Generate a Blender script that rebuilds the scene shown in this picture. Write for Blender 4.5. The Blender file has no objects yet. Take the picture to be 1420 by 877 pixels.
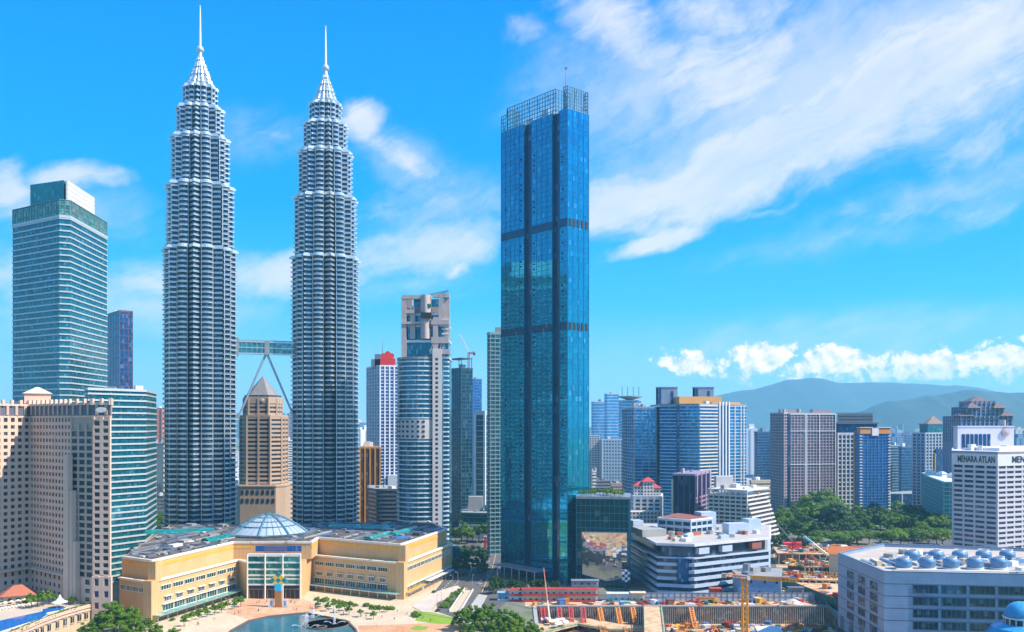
import bpy, bmesh, math, random
from mathutils import Vector, Matrix
R = random.Random(11)
HAZE = 7.5e-5
SC = bpy.context.scene
COL = SC.collection
# ------------------------------------------------------------------ camera, sky, sun, exposure
F, HZ, H = 1250.0, 587.0, 111.0          # focal length in photo pixels, horizon row, eye height in metres
cam = bpy.data.cameras.new('camera'); co = bpy.data.objects.new('camera', cam); COL.objects.link(co)
co.location = (0, 0, H); co.rotation_euler = (math.radians(90), 0, 0)
cam.sensor_width = 36; cam.lens = 36 * F / 1420; cam.shift_y = (HZ - 438.5) / 1420
cam.clip_start = 1; cam.clip_end = 60000
SC.camera = co
SUN_AZ, SUN_EL = math.radians(104), math.radians(46)   # azimuth clockwise from +Y (the view axis)
w = bpy.data.worlds.new('World'); SC.world = w; w.use_nodes = True
NT = w.node_tree; NT.nodes.clear()
def wn(t, **k):
    n = NT.nodes.new(t)
    for a, v in k.items(): setattr(n, a, v)
    return n
def wl(a, b): NT.links.new(a, b)
def wmath(op, a, b=None, c=None, clamp=False):
    n = wn('ShaderNodeMath', operation=op); n.use_clamp = clamp
    for i, v in enumerate((a, b, c)):
        if v is None: continue
        if hasattr(v, 'default_value') or hasattr(v, 'is_linked'): wl(v, n.inputs[i])
        else: n.inputs[i].default_value = v
    return n.outputs[0]
# cloud patches: photo column, photo row, half-length, half-height, tilt, weight
CIRRUS = [(870, 278, 210, 58, 14, 1.15), (1040, 222, 260, 78, 20, 1.3), (1180, 155, 300, 92, 27, 1.2), (1330, 80, 300, 105, 25, 1.0), (1440, 20, 240, 120, 22, .9),
          (880, 60, 200, 80, -30, .85), (1000, 105, 240, 110, 10, .85), (1000, 20, 160, 60, 0, .7), (912, 333, 110, 20, 16, 1.15), (1060, 298, 80, 12, 10, .5),
          (590, 345, 170, 52, 12, 1.15), (400, 385, 170, 48, 6, 1.0), (230, 390, 140, 45, 4, .8), (505, 165, 46, 44, -25, 1.1), (560, 215, 110, 30, -28, .7), (630, 375, 40, 22, 35, .7),
          (95, 245, 90, 26, 8, 1.05), (10, 265, 60, 50, 10, .95), (20, 400, 60, 90, 0, .6), (730, 45, 50, 28, 20, .5), (1350, 190, 200, 60, 20, .5), (1280, 290, 260, 60, 8, .4), (600, 280, 160, 60, 10, .45), (380, 180, 60, 26, 0, .4)]
VEIL = [(900, 120, 260, 150, 10, .9), (1120, 120, 330, 170, 20, 1.1), (1320, 60, 300, 190, 10, 1.0), (940, 230, 240, 90, 15, .8), (1330, 260, 260, 60, 12, .55), (1180, 330, 300, 40, 8, .45), (620, 290, 160, 70, 10, .6), (560, 220, 130, 60, -25, .6), (190, 420, 260, 60, 0, .8), (560, 400, 200, 40, 8, .5), (360, 180, 160, 60, 10, .4), (90, 290, 160, 60, 0, .6), (1150, 470, 420, 60, 4, .5)]
CUMULUS = [(960, 505, 75, 26, -12, .85), (1060, 500, 80, 34, 0, .9), (1160, 502, 85, 32, 0, .95), (1290, 505, 110, 28, 0, .9), (1400, 497, 80, 34, 0, .95), (1250, 520, 330, 24, 0, .6)]
def build_world():
    out = wn('ShaderNodeOutputWorld'); bg = wn('ShaderNodeBackground'); bg.inputs[1].default_value = 0.1
    wl(bg.outputs[0], out.inputs[0])
    sky = wn('ShaderNodeTexSky', sky_type='NISHITA'); sky.sun_disc = False
    sky.sun_elevation = SUN_EL; sky.sun_rotation = SUN_AZ; sky.air_density = 1.0; sky.dust_density = .6; sky.ozone_density = 3
    tc = wn('ShaderNodeTexCoord'); sep = wn('ShaderNodeSeparateXYZ'); wl(tc.outputs['Generated'], sep.inputs[0])
    x, y, z = sep.outputs
    az = wmath('ARCTAN2', x, y); el = wmath('ARCSINE', z)
    deg = 180 / math.pi
    azd = wmath('MULTIPLY', az, deg); eld = wmath('MULTIPLY', el, deg)
    # clear-sky colour by elevation, blended with the physical sky
    rampf = wmath('DIVIDE', eld, 60, clamp=True)
    rp = wn('ShaderNodeValToRGB'); cr = rp.color_ramp
    stops = [(0, (3.2, 4.9, 6.4)), (.05, (2.0, 4.6, 6.4)), (.12, (.3, 3.7, 6.4)), (.22, (0, 2.75, 6.3)), (.42, (0, 2.0, 6.2)), (1, (.1, 1.5, 5.0))]
    while len(cr.elements) < len(stops): cr.elements.new(.5)
    for e, (p, c) in zip(cr.elements, stops): e.position = p; e.color = (*[v / 10 for v in c], 1)
    wl(rampf, rp.inputs[0])
    sc10 = wn('ShaderNodeVectorMath', operation='SCALE'); wl(rp.outputs[0], sc10.inputs[0]); sc10.inputs['Scale'].default_value = 10
    mx = wn('ShaderNodeMix', data_type='RGBA'); mx.inputs[0].default_value = .9
    tint = wn('ShaderNodeMix', data_type='RGBA', blend_type='MULTIPLY'); tint.inputs[0].default_value = 1; tint.inputs[7].default_value = (.06, .6, 1, 1); wl(sky.outputs[0], tint.inputs[6])
    wl(tint.outputs[2], mx.inputs[6]); wl(sc10.outputs[0], mx.inputs[7])
    # the sky brightens toward the sun
    dt = wn('ShaderNodeVectorMath', operation='DOT_PRODUCT'); wl(tc.outputs['Generated'], dt.inputs[0]); dt.inputs[1].default_value = (math.sin(SUN_AZ) * math.cos(SUN_EL), math.cos(SUN_AZ) * math.cos(SUN_EL), math.sin(SUN_EL))
    gl_ = wmath('ADD', wmath('MULTIPLY', wmath('POWER', wmath('MAXIMUM', dt.outputs['Value'], 0), 5), 1.6), 1)
    gs_ = wn('ShaderNodeVectorMath', operation='SCALE'); wl(mx.outputs[2], gs_.inputs[0]); wl(gl_, gs_.inputs['Scale'])
    # ---- clouds in azimuth / elevation degrees
    comb = wn('ShaderNodeCombineXYZ'); wl(azd, comb.inputs[0]); wl(eld, comb.inputs[1])
    def mp(vec, loc, rot, sc, typ='TEXTURE'):
        m = wn('ShaderNodeMapping', vector_type=typ); wl(vec, m.inputs[0])
        m.inputs[1].default_value = loc; m.inputs[2].default_value = (0, 0, math.radians(rot)); m.inputs[3].default_value = sc
        return m.outputs[0]
    def noise(vec, scale, detail, rough, dist=0):
        n = wn('ShaderNodeTexNoise'); wl(vec, n.inputs['Vector']); n.inputs['Scale'].default_value = scale
        n.inputs['Detail'].default_value = detail; n.inputs['Roughness'].default_value = rough; n.inputs['Distortion'].default_value = dist
        return n
    wnz = noise(comb.outputs[0], .16, 4, .6)
    warp = wn('ShaderNodeVectorMath', operation='MULTIPLY_ADD'); wl(wnz.outputs['Color'], warp.inputs[0]); warp.inputs[1].default_value = (3.6, 2.2, 0)
    sub = wn('ShaderNodeVectorMath', operation='SUBTRACT'); wl(comb.outputs[0], sub.inputs[0]); sub.inputs[1].default_value = (1.8, 1.1, 0)
    wl(sub.outputs[0], warp.inputs[2]); pv = warp.outputs[0]
    def ang(px, py):
        a = math.atan((px - 710) / F); return math.degrees(a), math.degrees(math.atan((HZ - py) / F * math.cos(a)))
    def ell(px, py, rx, ry, rot, s, vec=pv):
        a, e = ang(px, py); k = math.degrees(1 / F)
        g = wn('ShaderNodeTexGradient', gradient_type='SPHERICAL')
        wl(mp(vec, (a, e, 0), rot, (rx * k, ry * k, 1)), g.inputs[0])
        return wmath('MULTIPLY', g.outputs[1], s)
    def vmax(l):
        o = l[0]
        for q in l[1:]: o = wmath('MAXIMUM', o, q)
        return o
    cirrus = vmax([ell(*a) for a in CIRRUS])
    thick = wmath('MULTIPLY', cirrus, 1)
    st = noise(mp(pv, (0, 0, 0), 24, (4.2, 1.0, 1)), .45, 10, .64, .4)
    st2 = noise(comb.outputs[0], .5, 8, .65, .3)
    nz = wmath('ADD', wmath('MULTIPLY', st.outputs[0], .65), wmath('MULTIPLY', st2.outputs[0], .35))
    cm = wmath('ADD', thick, wmath('MULTIPLY', wmath('SUBTRACT', nz, .5), 1.45))
    ss = wn('ShaderNodeMapRange', interpolation_type='SMOOTHSTEP'); wl(cm, ss.inputs[0]); ss.inputs[1].default_value = .1; ss.inputs[2].default_value = .85
    gate = wn('ShaderNodeMapRange', interpolation_type='SMOOTHSTEP'); wl(thick, gate.inputs[0]); gate.inputs[1].default_value = 0.0; gate.inputs[2].default_value = .3
    veil = vmax([ell(*a) for a in VEIL]); vs_ = wn('ShaderNodeMapRange', interpolation_type='SMOOTHSTEP'); wl(wmath('ADD', veil, wmath('MULTIPLY', wmath('SUBTRACT', nz, .5), 1.6)), vs_.inputs[0]); vs_.inputs[1].default_value = 0; vs_.inputs[2].default_value = 1.1
    vg = wn('ShaderNodeMapRange', interpolation_type='SMOOTHSTEP'); wl(veil, vg.inputs[0]); vg.inputs[1].default_value = 0; vg.inputs[2].default_value = .35
    cmask = wmath('MULTIPLY', wmath('MULTIPLY', ss.outputs[0], gate.outputs[0]), wmath('ADD', wmath('MULTIPLY', st.outputs[0], .8), .36), clamp=True)
    cmask = wmath('MAXIMUM', cmask, wmath('MULTIPLY', wmath('MULTIPLY', vs_.outputs[0], vg.outputs[0]), .62))
    # loose scatter of unseen cloud behind the viewer, added to fill shaded faces
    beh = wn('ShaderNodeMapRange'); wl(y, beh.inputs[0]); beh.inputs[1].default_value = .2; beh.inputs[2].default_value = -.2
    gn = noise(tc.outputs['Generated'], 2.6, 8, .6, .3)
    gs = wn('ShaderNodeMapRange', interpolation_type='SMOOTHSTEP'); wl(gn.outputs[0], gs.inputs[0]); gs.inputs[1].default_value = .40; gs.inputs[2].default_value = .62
    fillmask = wmath('MULTIPLY', wmath('MULTIPLY', gs.outputs[0], beh.outputs[0]), .42)
    # cumulus bank low over the hills
    cn = noise(comb.outputs[0], 1.0, 9, .62, .2)
    cu = vmax([ell(*a, comb.outputs[0]) for a in CUMULUS])
    cc = wmath('ADD', cu, wmath('MULTIPLY', wmath('SUBTRACT', cn.outputs[0], .5), 1.9))
    cs = wn('ShaderNodeMapRange', interpolation_type='SMOOTHSTEP'); wl(cc, cs.inputs[0]); cs.inputs[1].default_value = .24; cs.inputs[2].default_value = .56
    cgate = wn('ShaderNodeMapRange'); wl(cu, cgate.inputs[0]); cgate.inputs[1].default_value = 0; cgate.inputs[2].default_value = .15
    cf_ = wn('ShaderNodeMapRange', interpolation_type='SMOOTHSTEP'); wl(eld, cf_.inputs[0]); cf_.inputs[1].default_value = 1.7; cf_.inputs[2].default_value = 3.6; cf_.inputs[3].default_value = .25
    cmk = wmath('MULTIPLY', wmath('MULTIPLY', cs.outputs[0], cgate.outputs[0]), cf_.outputs[0])
    m1 = wn('ShaderNodeMix', data_type='RGBA'); wl(wmath('MAXIMUM', cmask, fillmask), m1.inputs[0]); wl(gs_.outputs[0], m1.inputs[6]); m1.inputs[7].default_value = (5.6, 5.6, 6.2, 1)
    cn2 = noise(mp(comb.outputs[0], (-.22, -.34, 0), 0, (1, 1, 1), 'POINT'), 1.0, 9, .62, .2); shd = wmath('ADD', wmath('MULTIPLY', wmath('SUBTRACT', cn.outputs[0], cn2.outputs[0]), 3.2), .55, clamp=True)
    cuc = wn('ShaderNodeMix', data_type='RGBA'); wl(shd, cuc.inputs[0]); cuc.inputs[6].default_value = (4.4, 5.0, 6.0, 1); cuc.inputs[7].default_value = (10.0, 8.2, 6.8, 1)
    m2 = wn('ShaderNodeMix', data_type='RGBA'); wl(cmk, m2.inputs[0]); wl(m1.outputs[2], m2.inputs[6]); wl(cuc.outputs[2], m2.inputs[7])
    wl(m2.outputs[2], bg.inputs[0])
build_world()
sl = bpy.data.lights.new('sun', 'SUN'); so = bpy.data.objects.new('sun', sl); COL.objects.link(so)
sl.energy = 4.6; sl.angle = math.radians(.5); sl.color = (1.0, .88, .72)
sd = Vector((math.sin(SUN_AZ) * math.cos(SUN_EL), math.cos(SUN_AZ) * math.cos(SUN_EL), math.sin(SUN_EL)))
so.rotation_euler = sd.to_track_quat('Z', 'Y').to_euler(); so.location = (300, -100, 600)
SC.view_settings.view_transform = 'Standard'; SC.view_settings.look = 'None'
SC.view_settings.exposure = .8; SC.view_settings.gamma = 1; SC.view_settings.use_curve_mapping = False
SC.render.engine = 'CYCLES'
cy = SC.cycles
cy.use_denoising = True; cy.max_bounces = 6; cy.diffuse_bounces = 2; cy.glossy_bounces = 3; cy.transmission_bounces = 3; cy.volume_bounces = 1
cy.caustics_reflective = False; cy.caustics_refractive = False; cy.sample_clamp_indirect = 6
# ------------------------------------------------------------------ helpers
def gx(px, D): return (px - 710) / F * D
def gz(py, D): return H + (HZ - py) / F * D
def W(px, D): return (gx(px, D), D)
def gd(py, z=0): return (H - z) * F / (py - HZ)       # distance of a point at height z seen at photo row py
def G(px, py, z=0): D = gd(py, z); return (gx(px, D), D)
def rect(pl, pc, pr, D, th):
    """rectangle footprint, front corner pc at distance D, its left side turned th degrees away; ends under columns pl and pr"""
    t = math.radians(th); cx, cy_ = W(pc, D)
    def hit(px, d):
        k = (px - 710) / F; return max(4.0, (k * cy_ - cx) / (d[0] - k * d[1]))
    a, b = (-math.cos(t), math.sin(t)), (math.sin(t), math.cos(t))
    la, lb = hit(pl, a), hit(pr, b)
    A = (cx + a[0] * la, cy_ + a[1] * la); B = (cx + b[0] * lb, cy_ + b[1] * lb)
    return [A, (cx, cy_), B, (A[0] + B[0] - cx, A[1] + B[1] - cy_)]
def offs(poly, d):
    n = len(poly); o = []
    for i in range(n):
        p0, p1, p2 = Vector(poly[i - 1]), Vector(poly[i]), Vector(poly[(i + 1) % n])
        e1 = (p1 - p0).normalized(); e2 = (p2 - p1).normalized()
        n1 = Vector((e1.y, -e1.x)); n2 = Vector((e2.y, -e2.x))
        k = max(.25, 1 + n1.dot(n2)); q = p1 + (n1 + n2) * (d / k); o.append((q.x, q.y))
    return o
def cen(poly): return (sum(p[0] for p in poly) / len(poly), sum(p[1] for p in poly) / len(poly))
def loc_(poly, c): return [(p[0] - c[0], p[1] - c[1]) for p in poly]
def lerp(a, b, t): return tuple(x + (y - x) * t for x, y in zip(a, b))
def circ(cx, cy_, r, n=24, a0=0, a1=360):
    full = abs(a1 - a0) >= 360
    return [(cx + r * math.cos(math.radians(a0 + (a1 - a0) * i / (n if full else n - 1))), cy_ + r * math.sin(math.radians(a0 + (a1 - a0) * i / (n if full else n - 1)))) for i in range(n)]
class MB:
    def __init__(s): s.v = []; s.f = []
    def add(s, vs, fs):
        b = len(s.v); s.v += [tuple(v) for v in vs]; s.f += [tuple(i + b for i in f) for f in fs]; return s
    def prism(s, poly, z0, z1, cap=True, top=None):
        n = len(poly); t = top or poly
        fs = [(i, (i + 1) % n, n + (i + 1) % n, n + i) for i in range(n)]
        if cap: fs += [tuple(range(n, 2 * n)), tuple(range(n - 1, -1, -1))]
        return s.add([(p[0], p[1], z0) for p in poly] + [(p[0], p[1], z1) for p in t], fs)
    def box(s, c, d, rz=0):
        h = (d[0] / 2, d[1] / 2); ca, sa = math.cos(rz), math.sin(rz)
        pl = [(c[0] + x * ca - y * sa, c[1] + x * sa + y * ca) for x, y in ((-h[0], -h[1]), (h[0], -h[1]), (h[0], h[1]), (-h[0], h[1]))]
        return s.prism(pl, c[2] - d[2] / 2, c[2] + d[2] / 2)
    def bar(s, p, q, r, r2=None, n=4):
        p, q = Vector(p), Vector(q); r2 = r if r2 is None else r2; d = (q - p)
        if d.length < 1e-6: return s
        d.normalize(); u = d.cross(Vector((0, 0, 1)) if abs(d.z) < .95 else Vector((1, 0, 0))).normalized(); v = d.cross(u)
        ring = lambda c, rr: [c + (u * math.cos(2 * math.pi * (i + .5) / n) + v * math.sin(2 * math.pi * (i + .5) / n)) * rr for i in range(n)]
        fs = [((i + 1) % n, i, n + i, n + (i + 1) % n) for i in range(n)] + [tuple(range(n)), tuple(range(2 * n - 1, n - 1, -1))]
        return s.add(ring(p, r) + ring(q, r2), fs)
    def lathe(s, prof, n=24, c=(0, 0)):
        vs = []; fs = []
        for r, z in prof: vs += [(c[0] + r * math.cos(2 * math.pi * i / n), c[1] + r * math.sin(2 * math.pi * i / n), z) for i in range(n)]
        for k in range(len(prof) - 1): fs += [(k * n + i, k * n + (i + 1) % n, (k + 1) * n + (i + 1) % n, (k + 1) * n + i) for i in range(n)]
        fs += [tuple(range(n - 1, -1, -1)), tuple((len(prof) - 1) * n + i for i in range(n))]
        return s.add(vs, fs)
    def sheet(s, poly, z): return s.add([(p[0], p[1], z) for p in poly], [tuple(range(len(poly)))])
    def lattice(s, p, q, wd, step, r=.12):
        """square lattice boom from p to q"""
        p, q = Vector(p), Vector(q); d = (q - p).normalized(); u = d.cross(Vector((0, 0, 1)) if abs(d.z) < .9 else Vector((1, 0, 0))).normalized(); v = d.cross(u)
        L = (q - p).length; n = max(2, int(L / step)); cs = [(u * a + v * b) * (wd / 2) for a, b in ((-1, -1), (1, -1), (1, 1), (-1, 1))]
        for c in cs: s.bar(p + c, q + c, r, n=3)
        for i in range(n):
            a, b = p + d * (L * i / n), p + d * (L * (i + 1) / n)
            for k in range(4): s.bar(a + cs[k], b + cs[(k + 1) % 4], r * .7, n=3)
        return s
    def mesh(s, name):
        m = bpy.data.meshes.new(name); m.from_pydata(s.v, [], s.f); m.update(); return m
def mk(name, mb, mat, parent=None, loc=(0, 0, 0), rz=0, smooth=False):
    m = mb.mesh(name) if isinstance(mb, MB) else mb
    if mat and not m.materials: m.materials.append(mat)
    if smooth: m.polygons.foreach_set('use_smooth', [True] * len(m.polygons))
    o = bpy.data.objects.new(name, m); COL.objects.link(o); o.location = loc; o.rotation_euler = (0, 0, rz)
    if parent: o.parent = parent
    return o
def tag(o, label, cat, group=None):
    o['label'] = label; o['category'] = cat
    if group: o['group'] = group
    return o
def thing(name, label, cat, loc=(0, 0, 0), rz=0, group=None):
    o = bpy.data.objects.new(name, None); COL.objects.link(o); o.empty_display_size = .5
    o.location = loc; o.rotation_euler = (0, 0, rz); return tag(o, label, cat, group)
def struct(name, mb, mat, kind='structure'):
    o = mk(name, mb, mat); o['kind'] = kind; return o
KIDS = {}
def dup(root, loc, rz=0, sc=1, label=None, group=None):
    if root.name not in KIDS: KIDS[root.name] = [(c, list(c.children)) for c in root.children]
    r = root.copy(); COL.objects.link(r); r.location = loc; r.rotation_euler = (0, 0, rz)
    r.scale = (sc, sc, sc) if not isinstance(sc, tuple) else sc
    if label: r['label'] = label
    if group: r['group'] = group
    for ch, gs in KIDS[root.name]:
        c = ch.copy(); COL.objects.link(c); c.parent = r
        for g in gs:
            d = g.copy(); COL.objects.link(d); d.parent = c
    return r
# ------------------------------------------------------------------ materials
def newmat(name):
    m = bpy.data.materials.new(name); m.use_nodes = True; nt = m.node_tree; b = nt.nodes['Principled BSDF']; return m, nt, b
def N(nt, t, **k):
    n = nt.nodes.new(t)
    for a, v in k.items(): setattr(n, a, v)
    return n
def M_(nt, op, a, b=None, clamp=False):
    n = N(nt, 'ShaderNodeMath', operation=op); n.use_clamp = clamp
    for i, v in enumerate((a, b)):
        if v is None: continue
        if isinstance(v, (int, float)): n.inputs[i].default_value = v
        else: nt.links.new(v, n.inputs[i])
    return n.outputs[0]
def VM(nt, op, a, b=None):
    n = N(nt, 'ShaderNodeVectorMath', operation=op)
    for i, v in enumerate((a, b)):
        if v is None: continue
        if isinstance(v, tuple): n.inputs[i].default_value = v
        else: nt.links.new(v, n.inputs[i])
    return n
def mixc(nt, f, a, b, blend='MIX'):
    n = N(nt, 'ShaderNodeMix', data_type='RGBA', blend_type=blend)
    for i, v in ((0, f), (6, a), (7, b)):
        if isinstance(v, (int, float)): n.inputs[i].default_value = v
        elif isinstance(v, tuple): n.inputs[i].default_value = (*v, 1)
        else: nt.links.new(v, n.inputs[i])
    return n.outputs[2]
def nz(nt, vec, sc, det=4, ro=.6):
    n = N(nt, 'ShaderNodeTexNoise'); n.inputs['Scale'].default_value = sc; n.inputs['Detail'].default_value = det; n.inputs['Roughness'].default_value = ro
    nt.links.new(vec, n.inputs['Vector']); return n
def rng(nt, v, a, b, c=0, d=1):
    n = N(nt, 'ShaderNodeMapRange'); nt.links.new(v, n.inputs[0])
    for i, q in enumerate((a, b, c, d)): n.inputs[i + 1].default_value = q
    return n.outputs[0]
_plain = {}
def plain(c, rough=.75, var=.22, scale=.12, metal=0, streak=True):
    """matt surface with blotches and rain streaks"""
    key = (c, rough, var, scale, metal)
    if key in _plain: return _plain[key]
    m, nt, b = newmat('surface'); g = N(nt, 'ShaderNodeNewGeometry')
    a = nz(nt, g.outputs['Position'], scale, 6, .65)
    st = nz(nt, VM(nt, 'MULTIPLY', g.outputs['Position'], (1.1, 1.1, .06)).outputs[0], .8, 4, .6)
    f = M_(nt, 'ADD', M_(nt, 'MULTIPLY', a.outputs[0], .6), M_(nt, 'MULTIPLY', st.outputs[0], .4))
    f = rng(nt, f, .3, .7)
    lo = tuple(v * (1 - var) for v in c); hi = tuple(min(.92, v * (1 + var * .6)) for v in c)
    nt.links.new(mixc(nt, f, lo, hi), b.inputs['Base Color']); b.inputs['Roughness'].default_value = rough; b.inputs['Metallic'].default_value = metal
    _plain[key] = m; return m
def wallcoords(nt):
    g = N(nt, 'ShaderNodeNewGeometry'); cr = VM(nt, 'CROSS_PRODUCT', g.outputs['True Normal'], (0, 0, 1))
    u = VM(nt, 'DOT_PRODUCT', g.outputs['Position'], cr.outputs[0]).outputs['Value']
    sp = N(nt, 'ShaderNodeSeparateXYZ'); nt.links.new(g.outputs['Position'], sp.inputs[0])
    return g, u, sp.outputs[2]
_glass = {}
def glass(c, metal=.55, rough=.06, pw=1.5, ph=1.9, var=.35, blinds=.12, tilt=.02, c2=None):
    """coated facade glass: panes differ a little in tint and angle, some have blinds behind"""
    key = (c, metal, rough, pw, ph, var, blinds, tilt)
    if key in _glass: return _glass[key]
    m, nt, b = newmat('facade_glass'); g, u, z = wallcoords(nt)
    iu = M_(nt, 'FLOOR', M_(nt, 'DIVIDE', u, pw)); iz = M_(nt, 'FLOOR', M_(nt, 'DIVIDE', z, ph))
    cv = N(nt, 'ShaderNodeCombineXYZ'); nt.links.new(iu, cv.inputs[0]); nt.links.new(iz, cv.inputs[1])
    wn_ = N(nt, 'ShaderNodeTexWhiteNoise', noise_dimensions='3D'); nt.links.new(cv.outputs[0], wn_.inputs['Vector'])
    big = nz(nt, g.outputs['Position'], .05, 4, .6)
    lo = tuple(v * (1 - var) for v in c); hi = tuple(min(.9, v * (1 + var)) for v in c)
    f = M_(nt, 'ADD', M_(nt, 'MULTIPLY', wn_.outputs['Value'], .55), M_(nt, 'MULTIPLY', rng(nt, big.outputs[0], .3, .7), .45))
    col = mixc(nt, f, lo, c2 or hi)
    bl = M_(nt, 'GREATER_THAN', wn_.outputs['Value'], 1 - blinds)
    col = mixc(nt, M_(nt, 'MULTIPLY', bl, .55), col, tuple(min(.75, v * 1.4 + .16) for v in c))
    nt.links.new(col, b.inputs['Base Color'])
    b.inputs['Metallic'].default_value = metal; b.inputs['Roughness'].default_value = rough; b.inputs['IOR'].default_value = 1.6
    tl = VM(nt, 'SUBTRACT', wn_.outputs['Color'], (.5, .5, .5)); sc = N(nt, 'ShaderNodeVectorMath', operation='SCALE'); nt.links.new(tl.outputs[0], sc.inputs[0]); sc.inputs['Scale'].default_value = tilt
    wav = nz(nt, g.outputs['Position'], .35, 2, .5); wv = VM(nt, 'SUBTRACT', wav.outputs['Color'], (.5, .5, .5)); sw = N(nt, 'ShaderNodeVectorMath', operation='SCALE'); nt.links.new(wv.outputs[0], sw.inputs[0]); sw.inputs['Scale'].default_value = tilt * 1.5
    ad = VM(nt, 'ADD', g.outputs['Normal'], sc.outputs[0]); ad2 = VM(nt, 'ADD', ad.outputs[0], sw.outputs[0]); nn = VM(nt, 'NORMALIZE', ad2.outputs[0])
    nt.links.new(nn.outputs[0], b.inputs['Normal'])
    _glass[key] = m; return m
def winwall(wall, gl=(.05, .09, .13), pw=4, ph=3.6, fw=.6, fz=.55):
    """plaster wall with a grid of small dark windows, for buildings far away"""
    m, nt, b = newmat('windowed_wall'); g, u, z = wallcoords(nt)
    a = M_(nt, 'LESS_THAN', M_(nt, 'FRACT', M_(nt, 'DIVIDE', u, pw)), fw); c = M_(nt, 'LESS_THAN', M_(nt, 'FRACT', M_(nt, 'DIVIDE', z, ph)), fz)
    sp = N(nt, 'ShaderNodeSeparateXYZ'); nt.links.new(g.outputs['True Normal'], sp.inputs[0])
    mk_ = M_(nt, 'MULTIPLY', M_(nt, 'MULTIPLY', a, c), M_(nt, 'LESS_THAN', M_(nt, 'ABSOLUTE', sp.outputs[2]), .5))
    oi = N(nt, 'ShaderNodeObjectInfo'); hs = N(nt, 'ShaderNodeHueSaturation'); hs.inputs['Color'].default_value = (*wall, 1)
    nt.links.new(rng(nt, oi.outputs['Random'], 0, 1, .7, 1.15), hs.inputs['Value'])
    nt.links.new(mixc(nt, mk_, hs.outputs[0], gl), b.inputs['Base Color']); nt.links.new(rng(nt, mk_, 0, 1, .8, .2), b.inputs['Roughness']); return m
def leafmat(c, c2):
    m, nt, b = newmat('leaves'); oi = N(nt, 'ShaderNodeObjectInfo'); g = N(nt, 'ShaderNodeNewGeometry')
    n = nz(nt, g.outputs['Position'], .25, 3, .6)
    f = M_(nt, 'ADD', M_(nt, 'MULTIPLY', oi.outputs['Random'], .5), M_(nt, 'MULTIPLY', rng(nt, n.outputs[0], .3, .7), .5))
    nt.links.new(mixc(nt, f, c, c2), b.inputs['Base Color']); b.inputs['Roughness'].default_value = .6
    tr = N(nt, 'ShaderNodeBsdfTranslucent'); nt.links.new(mixc(nt, f, tuple(min(1, v * 1.3) for v in c), tuple(min(1, v * 1.3) for v in c2)), tr.inputs[0])
    mx = N(nt, 'ShaderNodeMixShader'); mx.inputs[0].default_value = .42; nt.links.new(b.outputs[0], mx.inputs[1]); nt.links.new(tr.outputs[0], mx.inputs[2])
    nt.links.new(mx.outputs[0], nt.nodes['Material Output'].inputs[0]); return m
def tiles(c1, c2, size, rough=.7, stripe=None):
    """paving of small slabs in mixed tones"""
    m, nt, b = newmat('paving'); g = N(nt, 'ShaderNodeNewGeometry')
    q = VM(nt, 'FLOOR', VM(nt, 'DIVIDE', g.outputs['Position'], (size, size, 100.0)).outputs[0])
    wv = N(nt, 'ShaderNodeTexWhiteNoise', noise_dimensions='3D'); nt.links.new(q.outputs[0], wv.inputs['Vector'])
    n = nz(nt, g.outputs['Position'], .06, 5, .65)
    f = M_(nt, 'ADD', M_(nt, 'MULTIPLY', wv.outputs['Value'], .5), M_(nt, 'MULTIPLY', rng(nt, n.outputs[0], .35, .65), .5))
    nt.links.new(mixc(nt, f, c1, c2), b.inputs['Base Color']); b.inputs['Roughness'].default_value = rough; return m
def blotch(cols, scale, rough=.9, det=8):
    m, nt, b = newmat('ground_mix'); g = N(nt, 'ShaderNodeNewGeometry'); n = nz(nt, g.outputs['Position'], scale, det, .7)
    rp = N(nt, 'ShaderNodeValToRGB'); cr = rp.color_ramp; k = len(cols)
    while len(cr.elements) < k: cr.elements.new(.5)
    for i, e in enumerate(cr.elements): e.position = .3 + .4 * i / (k - 1); e.color = (*cols[i], 1)
    nt.links.new(n.outputs[0], rp.inputs[0]); nt.links.new(rp.outputs[0], b.inputs['Base Color']); b.inputs['Roughness'].default_value = rough; return m
WHITE = plain((.72, .72, .72), .5); CONC = plain((.36, .35, .33)); DARK = plain((.05, .055, .065), .6); STEEL = plain((.62, .66, .70), .28, .2, .3, .75)
ROOFG = plain((.30, .30, .30)); CREAM = plain((.62, .52, .38)); BLACKF = plain((.02, .022, .026), .5); GREYM = plain((.30, .32, .35), .45, .2, .3, .4)
SLATE = plain((.13, .15, .18), .6); BEIGE = plain((.50, .42, .32)); RED = plain((.45, .035, .03), .5); ORANGE = plain((.65, .22, .03), .5); YELLOW = plain((.75, .40, .03), .45); BLUEP = plain((.06, .17, .42), .5)
GREENP = plain((.02, .17, .12), .6); TERRA = plain((.42, .13, .07), .7)
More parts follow.
